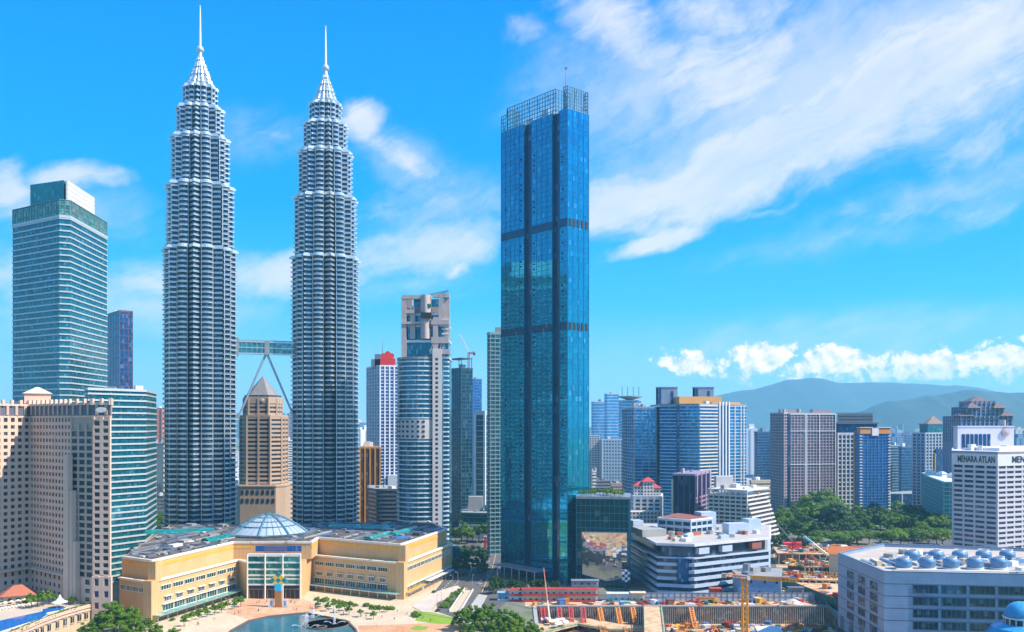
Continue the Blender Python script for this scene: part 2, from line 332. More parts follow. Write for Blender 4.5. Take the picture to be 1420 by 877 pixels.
# ------------------------------------------------------------------ generic tower builder
def edges_seen(foot, lim=-.3):
    c = cen(foot); n = len(foot); o = []
    for i in range(n):
        a, b = Vector(foot[i]), Vector(foot[(i + 1) % n]); e = b - a
        if e.length < .3: continue
        nn = Vector((e.y, -e.x)).normalized(); v = -((a + b) / 2); v.normalize()
        if nn.dot(v) > lim: o.append((a, b, nn))
    return o
def bands(root, poly, z0, z1, fh, hb, out, mat, name='floor_band', off=0, step=1):
    """one band per storey, each an object, all sharing one mesh"""
    me = MB().prism(offs(poly, out), 0, hb).mesh(name); n = int((z1 - z0 - off) / fh + .01)
    for k in range(0, n + 1, step):
        z = z0 + off + k * fh
        if z + hb <= z1 + .5: mk(name, me, mat, root, (0, 0, z))
def posts(root, foot, c, z0, z1, sp, wd, dp, mat, name='mullion', single=False, edges=None, skip=None):
    """vertical bars up the faces; single=True gives one object per bar"""
    mb = MB(); me = None
    for ei, (a, b, nn) in enumerate(edges if edges is not None else edges_seen(foot)):
        L = (b - a).length; n = max(1, round(L / sp)); rz = math.atan2((b - a).y, (b - a).x)
        for k in range(n + 1):
            if skip and skip(ei, k, n): continue
            p = a.lerp(b, k / n) + nn * (dp / 2 - .1) - Vector(c)
            if single:
                if me is None: me = MB().box((0, 0, (z1 - z0) / 2), (wd, dp + .2, z1 - z0)).mesh(name)
                mk(name, me, mat, root, (p.x, p.y, z0), rz)
            else: mb.box((p.x, p.y, (z0 + z1) / 2), (wd, dp + .2, z1 - z0), rz)
    if not single and mb.v: mk(name, mb, mat, root)
def roofbits(root, foot, z, n=5, mats=None, hmax=5, seed=1):
    rr = random.Random(seed); mats = mats or [CONC, GREYM, WHITE]
    inn = offs(foot, -3)
    for k in range(n):
        i = rr.randrange(len(inn)); a, b = inn[i], inn[(i + 1) % len(inn)]; p = lerp(lerp(a, b, rr.random()), (0, 0), rr.uniform(.1, .9))
        s = (rr.uniform(2, 7), rr.uniform(2, 6), rr.uniform(1.5, hmax)); mk('roof_unit', MB().box((0, 0, s[2] / 2), s), rr.choice(mats), root, (p[0], p[1], z), rr.random())
def tower(name, label, cat, foot, z1, z0=0, fh=4, gl=None, bm=None, hb=1.2, bo=.3, mull=None, pier=None, roof=None, par=1.5, bits=4, group=None, boff=0, bstep=1, lim=-.3):
    c = cen(foot); root = thing(name, label, cat, (c[0], c[1], z0), 0, group); lp = loc_(foot, c); h = z1 - z0
    mk('glazing', MB().prism(lp, 0, h), gl, root)
    if bm: bands(root, lp, 0, h, fh, hb, bo, bm, off=boff, step=bstep)
    if mull: posts(root, foot, c, 0, h, mull[1], mull[2], mull[3], mull[0], edges=edges_seen(foot, lim))
    if pier: posts(root, foot, c, 0, h, pier[1], pier[2], pier[3], pier[0], 'pier', True, edges=edges_seen(foot, lim))
    rm = roof or ROOFG
    mk('parapet', MB().prism(offs(lp, bo + .15), h - .2, h + par), bm or rm, root)
    mk('roof', MB().prism(offs(lp, -.8), h + par + .003, h + par + .05), rm, root)
    if bits: roofbits(root, lp, h + par + .04, bits, seed=len(label))
    root['top'] = h + par
    return root, lp, c
def box_part(root, name, c, size, mat, rz=0): return mk(name, MB().box((0, 0, size[2] / 2), size), mat, root, c, rz)
# ------------------------------------------------------------------ ground, water, paving, hills
PX0, PX1, PY0, PY1, PZ = 14.0, 190.0, 380.0, 546.0, -10.5     # the excavation
earth = blotch([(.05, .10, .03), (.07, .13, .04), (.20, .18, .15), (.09, .15, .05), (.28, .25, .21)], .012)
gm = MB(); B = 30000
for q in ([(-B, -B), (B, -B), (B, PY0), (-B, PY0)], [(-B, PY1), (B, PY1), (B, B), (-B, B)], [(-B, PY0), (PX0, PY0), (PX0, PY1), (-B, PY1)], [(PX1, PY0), (B, PY0), (B, PY1), (PX1, PY1)]): gm.sheet(q, 0)
struct('ground', gm, earth)
pitm = blotch([(.22, .11, .05), (.46, .27, .12), (.58, .40, .22), (.32, .16, .08), (.50, .32, .17)], .09)
struct('pit_floor', MB().sheet([(PX0, PY0), (PX1, PY0), (PX1, PY1), (PX0, PY1)], PZ), pitm)
pile = blotch([(.06, .045, .035), (.22, .15, .10), (.12, .09, .07), (.34, .26, .19), (.10, .08, .07)], .22)
pm = MB(); k = 0
for a, b in (((PX0, PY1), (PX1, PY1)), ((PX0, PY0), (PX0, PY1)), ((PX1, PY1), (PX1, PY0))):
    L = math.dist(a, b); n = int(L / 1.3)
    for i in range(n): p = lerp(a, b, (i + .5) / n); pm.add(*(lambda c: (c.v, c.f))(MB().lathe([(.62, PZ), (.62, -.25)], 8, p)))
tag(mk('retaining_wall', pm, pile), 'brown piled retaining wall around the open excavation pit', 'retaining wall')
capb = MB()
for a, b in (((PX0 - .6, PY1 + .4), (PX1 + .6, PY1 + .4)), ((PX0 - .4, PY0), (PX0 - .4, PY1 - .5)), ((PX1 + .4, PY1 - .5), (PX1 + .4, PY0))):
    m = lerp(a, b, .5); capb.box((m[0], m[1], .12), (math.dist(a, b), 2.2, .9), math.atan2(b[1] - a[1], b[0] - a[0]))
tag(mk('capping_beam', capb, CONC), 'pale concrete capping beam along the rim of the excavation pit', 'capping beam')
SAND = blotch([(.36, .18, .08), (.52, .32, .16), (.64, .46, .28), (.44, .24, .12)], .2)
struct('site_strip', MB().sheet([(8, 546.4), (196, 546.4), (196, 560.8), (8, 560.8)], .014), SAND)
struct('unseen_park_ground', MB().sheet([(-3000, -2500), (3000, -2500), (3000, 340), (-3000, 340)], .004), blotch([(.015, .04, .01), (.03, .07, .015), (.02, .05, .012), (.06, .08, .03)], .02), 'stuff')  # unseen park ground, added dark to deepen reflections in the glass skyscraper
def gp(l, z=0): return [G(a, b, z) for a, b in l]
def ccw(p): return p if sum(p[i - 1][0] * p[i][1] - p[i][0] * p[i - 1][1] for i in range(len(p))) > 0 else p[::-1]
pave = tiles((.50, .38, .24), (.68, .55, .38), 1.6)
struct('plaza', MB().sheet(ccw(gp([(60, 960), (150, 885), (250, 842), (345, 820), (425, 820), (470, 812), (620, 800), (655, 850), (672, 900), (720, 960)])), .012), pave)
warm = tiles((.50, .22, .10), (.66, .46, .28), 2.6)
struct('plaza_paving', MB().sheet(ccw(gp([(312, 850), (345, 830), (420, 830), (452, 846), (400, 852.5), (345, 859)])), .02), warm)
struct('promenade_paving', MB().sheet(ccw(gp([(496, 868), (560, 866), (640, 862), (655, 880), (600, 900), (505, 900)])), .02), tiles((.50, .20, .08), (.62, .40, .22), 1.1))
asph = blotch([(.07, .07, .07), (.10, .098, .095), (.14, .135, .13)], .08)
struct('road', MB().sheet(ccw(gp([(600, 824), (612, 862), (664, 868), (700, 838), (697, 800), (694, 738), (650, 738), (634, 780)])), .016), asph)
struct('avenue', MB().sheet([(-45, 560), (25, 557.6), (330, 557.6), (330, 585), (24, 585), (-30, 600)], .012), asph)
struct('cross_street', MB().sheet(ccw(gp([(630, 745), (700, 745), (1100, 735), (1330, 765), (1330, 750), (1100, 726), (700, 733), (620, 735)])), .008), asph)
struct('drive_paving', MB().sheet(ccw(gp([(572, 842), (600, 822), (634, 812), (646, 820), (606, 836), (601, 847), (628, 856), (662, 853), (662, 866), (610, 862)])), .022), tiles((.46, .40, .33), (.60, .54, .46), 1.2))
ramp = ccw(gp([(624, 849), (636, 850), (655, 819), (646, 818)]))
struct('ramp', MB().sheet(ramp, .03), tiles((.50, .40, .28), (.56, .46, .34), 2.5))
struct('side_road', MB().sheet(ccw(gp([(644, 852), (660, 856), (676, 826), (664, 824)])), .026), tiles((.40, .38, .35), (.46, .44, .41), 3))
mb = MB()
for a, b in (((630, 850), (650, 819)), ((620, 822), (642, 800)), ((608, 824), (630, 801)), ((664, 790), (672, 760)), ((676, 800), (680, 760))):
    p, q = G(*a), G(*b)
    for i in range(9): mb.bar((*lerp(p, q, i / 9), .05), (*lerp(p, q, i / 9 + .06), .05), .16)
struct('road_markings', mb, plain((.75, .68, .5), .6))
kb = MB()
for l in ([(600, 848), (606, 836), (648, 816)], [(572, 842), (590, 852), (628, 858), (662, 858)], [(668, 822), (682, 790), (690, 760)], [(650, 800), (664, 770), (672, 745)]):
    for a, b in zip(l, l[1:]): p, q = G(*a), G(*b); kb.bar((*p, .07), (*q, .07), .3)
struct('kerb', kb, plain((.62, .40, .18), .7))
walls = MB()
for a, b in (((623, 849), (645, 817)), ((637, 851), (656, 819))):
    p, q = G(*a), G(*b); m = lerp(p, q, .5); walls.box((*m, .6), (math.dist(p, q), .5, 1.2), math.atan2(q[1] - p[1], q[0] - p[0]))
tag(mk('ramp_wall', walls, plain((.75, .71, .62), .6)), 'pair of pale low walls lining the sunken car ramp', 'ramp wall')
lawnm = blotch([(.16, .26, .012), (.20, .32, .02), (.25, .36, .03)], .12)
struct('lawn', MB().sheet(ccw(gp([(580, 848), (600, 849.5), (628, 856), (636, 859), (630, 866), (600, 865), (576, 861)])), .03), lawnm, 'stuff')
struct('small_lawn', MB().sheet(ccw(gp([(568, 871), (578, 868), (594, 869.5), (590, 874), (572, 874)])), .032), lawnm, 'stuff')
lake_p = ccw(gp([(290, 905), (320, 876), (345, 862), (372, 856), (400, 853), (425, 851), (456, 857), (482, 863), (493, 874), (500, 890), (520, 930), (300, 990)]))
m, nt, b = newmat('lake_water'); g = N(nt, 'ShaderNodeNewGeometry'); n1 = nz(nt, g.outputs['Position'], .8, 4, .6)
bp = N(nt, 'ShaderNodeBump'); bp.inputs['Strength'].default_value = .25; bp.inputs['Distance'].default_value = .3; nt.links.new(n1.outputs[0], bp.inputs['Height']); nt.links.new(bp.outputs[0], b.inputs['Normal'])
nt.links.new(mixc(nt, rng(nt, nz(nt, g.outputs['Position'], .05).outputs[0], .35, .65), (.005, .10, .15), (.012, .16, .21)), b.inputs['Base Color']); b.inputs['Roughness'].default_value = .08
WATER = m
struct('lake', MB().sheet(lake_p, .05), WATER)
ed = MB()
for i in range(len(lake_p)):
    a, b_ = lake_p[i - 1], lake_p[i]; ed.bar((*a, .2), (*b_, .2), .75)
    ed.lathe([(.7, -.1), (.72, .69)], 8, a)
struct('lake_kerb', ed, plain((.16, .10, .07), .7))
def ridge(name, D, prof, depth, col, seed, amp):
    """a range of hills: ridge line from (photo column, photo row) pairs, sloping down in front and behind"""
    rr = random.Random(seed); n = 150; x0, x1 = prof[0][0], prof[-1][0]; rows = [(-1, 0), (-.75, .2), (-.5, .48), (-.25, .76), (-.1, .93), (0, 1), (.3, .7), (1, 0)]
    ph = [(rr.uniform(.02, .25), rr.uniform(0, 6), rr.uniform(.4, 1)) for _ in range(9)]; vs = []; fs = []
    for i in range(n + 1):
        px = x0 + (x1 - x0) * i / n
        for (a, b), (c, d) in zip(prof, prof[1:]):
            if a <= px <= c: t = (px - a) / (c - a); t = t * t * (3 - 2 * t); py = b + (d - b) * t
        wob = sum(math.sin(px * f + p) * k for f, p, k in ph) / 9
        top = gz(py, D) + wob * amp
        for j, (s, hh) in enumerate(rows):
            gul = sum(math.sin(px * f * 2.3 + p + j * 1.7) * k for f, p, k in ph) / 9 * amp * 2.2 * (1 - hh) * (hh > 0)
            vs.append((gx(px, D), D + s * depth, max(-2, top * hh + gul - 2)))
    m_ = len(rows)
    for i in range(n):
        for j in range(m_ - 1): fs.append((i * m_ + j, (i + 1) * m_ + j, (i + 1) * m_ + j + 1, i * m_ + j + 1))
    o = struct(name, MB().add(vs, fs), col); o.data.polygons.foreach_set('use_smooth', [True] * len(o.data.polygons))
hillm = blotch([(.01, .035, .04), (.02, .05, .05), (.03, .065, .055)], .004)
ridge('mountains', 10000, [(820, 592), (930, 566), (985, 550), (1040, 540), (1100, 526), (1125, 524), (1170, 531), (1250, 531), (1330, 535), (1420, 548), (1500, 545), (1620, 585)], 1700, hillm, 3, 19)
ridge('hills', 6000, [(1090, 590), (1180, 573), (1235, 557), (1290, 548), (1345, 541), (1400, 545), (1460, 540), (1540, 562), (1650, 590)], 1000, hillm, 8, 16)
ridge('low_hills', 7400, [(-60, 590), (30, 578), (120, 572), (220, 566), (330, 582), (420, 574), (560, 592)], 1100, hillm, 5, 12)
# ------------------------------------------------------------------ twin towers
SILV = plain((.72, .79, .86), .3, .25, .5, .5)
TG = glass((.004, .035, .085), .25, .1, 1.4, 4.0, .6, .06, .03)
def star(r, a0):
    o = []
    for k in range(8):
        a = a0 + k * math.pi / 4; c = (.79 * r * math.cos(a + math.pi / 8), .79 * r * math.sin(a + math.pi / 8))
        o.append((r * math.cos(a), r * math.sin(a)))
        arc_ = [(c[0] + .165 * r * math.cos(t), c[1] + .165 * r * math.sin(t)) for t in [a - math.pi / 4 + math.radians(135) * i / 6 for i in range(7)]]
        n0, n1 = [(p[0] * .9, p[1] * .9) for p in (arc_[0], arc_[-1])]; o += [n0] + arc_ + [n1]
    return o
TIERS = [(29.2, 0, 251), (27.0, 251, 302.5), (23.4, 302.5, 341.5), (19.1, 341.5, 365.5), (14.1, 365.5, 383)]
def twin(px, D, a0, label):
    x, y = W(px, D); t = thing('skyscraper', label, 'skyscraper', (x, y, 0), 0, 'twin towers joined by the sky bridge')
    for r, z0, z1 in TIERS:
        st = star(r, a0); sc = lambda k: [(p[0] * k, p[1] * k) for p in st]
        mk('glazing', MB().prism(sc(.95), z0, z1), TG, t)
        me = MB().prism(st, 0, 1.05); me.prism(sc(.99), 1.05, 1.2, top=sc(1.022)); me.prism(sc(1.022), 1.2, 1.4); bm_ = me.mesh('floor_band')
        z = max(z0, 22)
        while z + 1.8 < z1: mk('floor_band', bm_, SILV, t, (0, 0, z)); z += 4.0
        mb = MB()
        for k in range(8):
            for i in (2, 8): p = st[k * 10 + i]; mb.box((p[0] * .995, p[1] * .995, (z0 + z1) / 2), (.5, .5, z1 - z0), a0 + k * math.pi / 4)
        mk('mullion', mb, SILV, t)
        mk('ledge', MB().prism(sc(1.04), z1 - 1.2, z1 + .6).prism(sc(.99), z1 + .6, z1 + 1.6), SILV, t)
    zc = 383
    for i, (r0, r1, h) in enumerate([(11.2, 9.0, 7.4), (8.4, 6.5, 7.4), (5.8, 4.3, 5.8), (3.7, 2.4, 5.6)]):
        a, b = star(r0, a0), star(r1, a0); mk('crown_tier', MB().prism(a, zc, zc + h, top=b).prism([(p[0] * 1.0, p[1] * 1.0) for p in a], zc + h * .46, zc + h * .53).prism([(p[0] * 1.04, p[1] * 1.04) for p in b], zc + h - .5, zc + h + .3), SILV, t); zc += h
    mk('spire_neck', MB().lathe([(1.9, zc), (1.5, zc + 3), (1.2, zc + 4.6)], 12), SILV, t)
    zb = zc + 6.3
    mk('spire_ball', MB().lathe([(.4, zb - 3.0)] + [(3.0 * math.sin(math.pi * i / 10), zb - 3.0 * math.cos(math.pi * i / 10)) for i in range(1, 10)] + [(.4, zb + 3.0)], 20), SILV, t, smooth=True)
    mk('spire_mast', MB().lathe([(1.15, zb + 2.7), (.95, zb + 14), (.7, zb + 26), (.45, 450)], 10), plain((.8, .8, .8), .35, .05, .2, .3), t)
    mk('spire_tip', MB().lathe([(.3, 449.8), (.75, 450.4), (.75, 451.2), (.2, 451.9)], 8), SILV, t)
    return t
twin(277.5, 735, math.radians(9), 'silver stepped skyscraper, the taller looking of the twins with spires')
twin(451.5, 773, math.radians(20), 'silver stepped skyscraper of the spired twins that stands beside the curved concrete apartment tower')
# sky bridge
A_ = Vector((*W(277.5, 735), 0)); B_ = Vector((*W(451.5, 773), 0)); d = (B_ - A_); L = d.length; d.normalize(); rz = math.atan2(d.y, d.x); mid = A_.lerp(B_, .517)
t = thing('sky_bridge', 'two storey glazed sky bridge on splayed legs joining the twin towers', 'bridge', (mid.x, mid.y, 0), rz)
hl = L / 2 - 26.5
bg_ = glass((.02, .22, .24), .4, .1, 1.5, 4, .4, .15)
mk('glazing', MB().box((0, 0, 174), (2 * hl, 5.2, 9.5)), bg_, t)
for z, h in ((168.8, 1.0), (173.6, .8), (178.6, 1.3)): mk('deck', MB().box((0, 0, z), (2 * hl, 6.2, h)), STEEL, t)
mk('roof', MB().box((0, 0, 179.6), (2 * hl, 4.4, .8)), GREYM, t)
posts(t, [(-hl, -2.6), (hl, -2.6), (hl, 2.6), (-hl, 2.6)], (0, 0), 169, 179, 4, .25, .3, STEEL, edges=[(Vector((-hl, -2.6)), Vector((hl, -2.6)), Vector((0, -1)))])
mk('joint_frame', MB().box((0, 0, 174), (4, 6.6, 10.6)), GREYM, t)
for s in (-1, 1):
    mk('strut_leg', MB().bar((s * .8, 0, 168), (s * (hl - 2.2), 0, 117), .95, .85, 10), plain((.45, .52, .58), .35, .1, .2, .5), t)
    mk('leg_bearing', MB().box((s * (hl - .5), 0, 117), (4, 5, 5)), GREYM, t)
    mk('portal', MB().box((s * (hl + .8), 0, 174), (5, 8, 15)), GREYM, t)
# ------------------------------------------------------------------ blue glass skyscraper
ft = rect(695, 787, 816.5, 617, 49); ztop = gz(150, 617)
c = cen(ft); t = thing('glass_skyscraper', 'tallest blue glass skyscraper with open lattice screens around its roof', 'skyscraper', (*c, 0))
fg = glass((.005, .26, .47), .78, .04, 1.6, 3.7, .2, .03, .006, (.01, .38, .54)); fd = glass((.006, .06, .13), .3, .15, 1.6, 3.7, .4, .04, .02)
A0, C0, B0, D0 = [Vector(p) for p in ft]; u = (C0 - A0).normalized(); v = (B0 - C0).normalized(); La = (C0 - A0).length; Lb = (B0 - C0).length
def ab(a, b): p = A0 + u * a + v * b - Vector(c); return (p.x, p.y)
# left face fractions of the bays: bay, groove, bay, groove, narrow bay; each bay starts a little further out than the groove behind it
def afrac(px): k = (px - 710) / F; d_ = (u.x - k * u.y); return (k * A0.y - A0.x) / d_
b1, b2, b3, b4 = [afrac(px) for px in (727, 737, 766, 776)]
poly = [ab(0, 0), ab(b1, 0), ab(b1, 3), ab(b2, 3), ab(b2, 0), ab(b3, 0), ab(b3, 3), ab(b4, 3), ab(b4, 0), ab(La, 0), ab(La, Lb), ab(0, Lb)]
mk('glazing', MB().prism(poly, 0, ztop), fg, t)
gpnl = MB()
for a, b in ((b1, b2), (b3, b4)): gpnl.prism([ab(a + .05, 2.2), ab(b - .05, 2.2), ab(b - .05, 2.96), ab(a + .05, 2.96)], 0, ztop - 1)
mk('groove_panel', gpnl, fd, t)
segs = [(ab(0, 0), ab(b1, 0)), (ab(b2, 0), ab(b3, 0)), (ab(b4, 0), ab(La, 0)), (ab(La, 0), ab(La, Lb))]
FR = plain((.03, .20, .32), .35, .2, .2, .5)
n = int(ztop / 3.7)
fm = MB(); mm = MB()
for a, b in segs:
    a, b = Vector(a), Vector(b); e = (b - a); l = e.length; e.normalize(); nn = Vector((e.y, -e.x)); m_ = (a + b) / 2 + nn * .06; r_ = math.atan2(e.y, e.x)
    fm.box((m_.x, m_.y, .12), (l, .16, .24), r_)
    k = max(1, int(l / 4.6))
    for i in range(k + 1): p = a.lerp(b, i / k) + nn * .08; mm.box((p.x, p.y, ztop / 2), (.16, .26, ztop), r_)
fme = fm.mesh('floor_band')
for i in range(1, n): mk('floor_band', fme, FR, t, (0, 0, i * 3.7))
mk('mullion', mm, FR, t)
vent = MB(); lv = MB()
rr = random.Random(4)
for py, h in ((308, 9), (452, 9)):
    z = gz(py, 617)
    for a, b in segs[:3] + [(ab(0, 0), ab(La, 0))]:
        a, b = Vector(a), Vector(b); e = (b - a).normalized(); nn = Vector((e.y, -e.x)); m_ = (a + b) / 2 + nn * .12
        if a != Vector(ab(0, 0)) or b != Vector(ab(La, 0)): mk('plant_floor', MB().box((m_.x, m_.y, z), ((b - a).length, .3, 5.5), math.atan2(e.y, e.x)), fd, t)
    a, b = Vector(segs[3][0]), Vector(segs[3][1]); e = (b - a).normalized(); nn = Vector((e.y, -e.x))
    for i in range(5): p = a.lerp(b, .12 + .19 * i) + nn * .16; mk('louvre', MB().box((0, 0, 0), (2.4, .3, 5.2)), BLACKF, t, (p.x, p.y, z), math.atan2(e.y, e.x))
# open windows dotted along the bays
wv = MB().box((0, 0, 0), (1.5, .12, 1.1)).mesh('open_window')
for a, b, fs_ in ((*segs[0], (.86,)), (*segs[1], (.12,)), (*segs[2], (.35,)), (*segs[0], (.2,))):
    a, b = Vector(a), Vector(b); e = (b - a).normalized(); nn = Vector((e.y, -e.x))
    for i in range(16, n - 6):
        if rr.random() < .42: p = a.lerp(b, fs_[0]) + nn * .25; mk('open_window', wv, BLACKF, t, (p.x, p.y, i * 3.7 + 2.2), math.atan2(e.y, e.x))
# roof lattice screens
LT = plain((.10, .22, .28), .5, .2, .3, .4)
def screen(a, b, z0, za, zb, st, name='lattice_screen'):
    s = MB(); a, b = Vector(a), Vector(b); l = (b - a).length; k = max(2, int(l / st))
    for i in range(k + 1):
        p = a.lerp(b, i / k); s.bar((p.x, p.y, z0), (p.x, p.y, za + (zb - za) * i / k), .30 if i % 3 else .5)
    hh = (za + zb) / 2 - z0; m_ = max(2, int(hh / st))
    for j in range(m_ + 1): s.bar((a.x, a.y, z0 + (za - z0) * j / m_), (b.x, b.y, z0 + (zb - z0) * j / m_), .26)
    for i in range(k): # stays behind the screen
        if i % 4 == 0: p = a.lerp(b, i / k); e = (b - a).normalized(); q = p + Vector((-e.y, e.x)) * 4; s.bar((p.x, p.y, za + (zb - za) * i / k), (q.x, q.y, z0), .2)
    mk(name, s, LT, t)
pA, pB = ab(afrac(703), .5), ab(afrac(770), .5); zt1 = ztop + 16.5
screen(pA, pB, ztop - 1, zt1, zt1, 2.6); screen(pB, ab(afrac(770), Lb * .7), ztop - 1, zt1, zt1, 2.6); screen(pA, ab(afrac(703), Lb * .7), ztop - 1, zt1, zt1, 2.6)
screen(ab(0, .3), ab(afrac(701), .3), ztop - 1, ztop + 12, ztop + 12, 2.4)
screen(ab(La - .5, .5), ab(La - .5, Lb - .5), ztop - 1, ztop + 15.5, ztop + 15.5, 2.2); screen(ab(afrac(781), .5), ab(La - .5, .5), ztop - 1, ztop + 15.5, ztop + 15.5, 2.2)
screen(ab(afrac(781), Lb - .5), ab(La - .5, Lb - .5), ztop - 1, ztop + 15.5, ztop + 15.5, 2.2)
pm_ = ab(afrac(779), 4); mk('roof_mast', MB().bar((*pm_, ztop), (*pm_, ztop + 14), .5, .4, 8).bar((*pm_, ztop + 14), (*pm_, ztop + 30), .32, .2, 8).box((*pm_, ztop + 30), (1.8, 1.2, 1.2)), GREYM, t)
mk('roof', MB().prism(offs(poly, -.4), ztop, ztop + .6), GREYM, t)
for a, s in ((.35, (9, 7, 5)), (.6, (12, 6, 6)), (.15, (6, 6, 4))): p = ab(La * a, Lb * .5); mk('roof_unit', MB().box((0, 0, s[2] / 2), s), STEEL, t, (*p, ztop + .6), .8)
p = ab(La * .45, -6); cn = MB(); cn.box((0, 0, 0), (46, 13, .6)); 
mk('entrance_canopy', cn, GREYM, t, (p[0] - 2, p[1] - 2, 8.5), math.atan2(u.y, u.x)); cl = MB()
for i in range(6): cl.bar((-20 + 8 * i, -5, -8.5), (-20 + 8 * i, -5, 0), .35, n=8)
mk('canopy_column', cl, STEEL, t, (p[0] - 2, p[1] - 2, 8.5), math.atan2(u.y, u.x))
# annex with planted roof
fa = [W(799, 611), W(872, 605), W(874, 640), W(801, 648)]; ca = cen(fa); la = loc_(fa, ca); zr = gz(691, 606)
t = thing('glass_annex', 'dark teal glass annex with planted roof and big mirrored panel', 'building', (*ca, 0))
mk('glazing', MB().prism(la, 0, zr), glass((.01, .07, .08), .35, .1, 3, 4, .5, .06, .02), t)
posts(t, fa, ca, 0, zr, 3.2, .2, .2, FR); bands(t, la, 0, zr, 5, .4, .1, FR)
mk('parapet', MB().prism(offs(la, .3), zr - .8, zr + .8), GREYM, t)
q0, q1 = Vector(lerp(la[0], la[1], .12)), Vector(lerp(la[0], la[1], .97)); zp0, zp1 = gz(806, 606), gz(738, 606)
MIR = newmat('mirror_panel'); mm_, nt, b = MIR; g, uu, zz = wallcoords(nt)
b.inputs['Metallic'].default_value = .9; b.inputs['Base Color'].default_value = (.62, .62, .6, 1); b.inputs['Roughness'].default_value = .05
cv = N(nt, 'ShaderNodeCombineXYZ'); nt.links.new(M_(nt, 'FLOOR', M_(nt, 'DIVIDE', uu, 2.2)), cv.inputs[0]); nt.links.new(M_(nt, 'FLOOR', M_(nt, 'DIVIDE', zz, 2.2)), cv.inputs[1])
wt = N(nt, 'ShaderNodeTexWhiteNoise', noise_dimensions='3D'); nt.links.new(cv.outputs[0], wt.inputs['Vector'])
dv = VM(nt, 'SUBTRACT', wt.outputs['Color'], (.5, .5, .5)); ds = N(nt, 'ShaderNodeVectorMath', operation='SCALE'); nt.links.new(dv.outputs[0], ds.inputs[0]); ds.inputs['Scale'].default_value = .06
nt.links.new(VM(nt, 'NORMALIZE', VM(nt, 'ADD', g.outputs['Normal'], ds.outputs[0]).outputs[0]).outputs[0], b.inputs['Normal'])
nrm = Vector(((q1 - q0).y, -(q1 - q0).x)).normalized()
def onface(k, o): p = q0.lerp(q1, k) + nrm * o; return (p.x, p.y)
mir = MB().add([(*onface(0, .3), zp0 + 4), (*onface(.55, .3), zp0), (*onface(1, .3), zp0 + 3), (*onface(1, 5.5), zp1), (*onface(0, 5.5), zp1), (*onface(0, .1), zp1), (*onface(1, .1), zp1)], [(0, 1, 2, 3, 4), (4, 3, 6, 5), (0, 4, 5), (2, 6, 3)])
mk('mirror_panel', mir, mm_, t)
tr = MB().bar((*onface(0, 5.6), zp1), (*onface(1, 5.6), zp1), .25); tr.bar((*onface(0, .5), zp0 + 4), (*onface(.55, .5), zp0), .25).bar((*onface(.55, .5), zp0), (*onface(1, .5), zp0 + 3), .25)
mk('panel_trim', tr, STEEL, t)
ANNEX = (ca, la, zr)
scr = thing('checker_screen', 'tall narrow black and white checkered screen at the annex corner', 'screen', (*W(868, 596), 0), .0)
mk('post', MB().box((0, .5, 5), (1.2, 1, 10)), DARK, scr)
m, nt, b = newmat('checker_panel'); g, uu, zz = wallcoords(nt); ck = N(nt, 'ShaderNodeTexChecker'); cv = N(nt, 'ShaderNodeCombineXYZ'); nt.links.new(uu, cv.inputs[0]); nt.links.new(zz, cv.inputs[1]); nt.links.new(cv.outputs[0], ck.inputs['Vector'])
ck.inputs['Scale'].default_value = .55; ck.inputs[1].default_value = (.75, .78, .8, 1); ck.inputs[2].default_value = (.03, .05, .08, 1); nt.links.new(ck.outputs[0], b.inputs['Base Color'])
mk('screen_panel', MB().box((0, 0, 10), (5.4, .6, 8)), m, scr)
# ------------------------------------------------------------------ shopping mall
A, A2 = (-201.5, 501), (-177, 583); A0 = (A[0] - 27 * .85, A[1] + 27 * .53); B, B2, B3 = (-69.5, 568), (-134, 604), (-43.8, 660); B4, A4 = (-66, 712), (-262, 690)
C1, C2 = (-167, 571), (-133.5, 571)
ZL, ZR = 22.5, 33.0
mc = cen([A, B3]); mall = thing('shopping_mall', 'cream stone shopping mall with two splayed wings and glazed entrance bay by the lake', 'mall', (*mc, 0))
ml = lambda p: (p[0] - mc[0], p[1] - mc[1])
m, nt, b = newmat('ribbed_cladding'); g, uu, zz = wallcoords(nt)
r1 = M_(nt, 'GREATER_THAN', M_(nt, 'FRACT', M_(nt, 'DIVIDE', uu, 2.4)), .14); r2 = M_(nt, 'GREATER_THAN', M_(nt, 'FRACT', M_(nt, 'DIVIDE', zz, 1.2)), .1)
n1 = nz(nt, g.outputs['Position'], .07, 5, .6); base = mixc(nt, rng(nt, n1.outputs[0], .35, .65), (.60, .37, .16), (.66, .44, .22))
nt.links.new(mixc(nt, M_(nt, 'MULTIPLY', r1, r2), (.54, .32, .13), base), b.inputs['Base Color']); b.inputs['Roughness'].default_value = .55
STONE = m; STONE2 = plain((.78, .40, .06), .55, .25, .2)
lower = [ml(p) for p in (A4, A0, A, A2, C1, C2, B2, B, B3, B4)]
mk('lower_wall', MB().prism(lower, 0, ZL), STONE, mall)
u1 = Vector((.286, .957)); 
up = [A4, lerp(A0, A4, .04), (A[0] - 3 + 2, A[1] + 6), (A2[0] - 4.5, A2[1] + 4), (C1[0] - 3, C1[1] + 16), (C2[0] + 3, C2[1] + 16), (B2[0] + 3, B2[1] + 6), (B[0] - 1.5, B[1] + 6), (B3[0] - 4, B3[1] - 2), B4]
upl = [ml(p) for p in up]
mk('upper_wall', MB().prism(upl, ZL, ZR), STONE, mall)
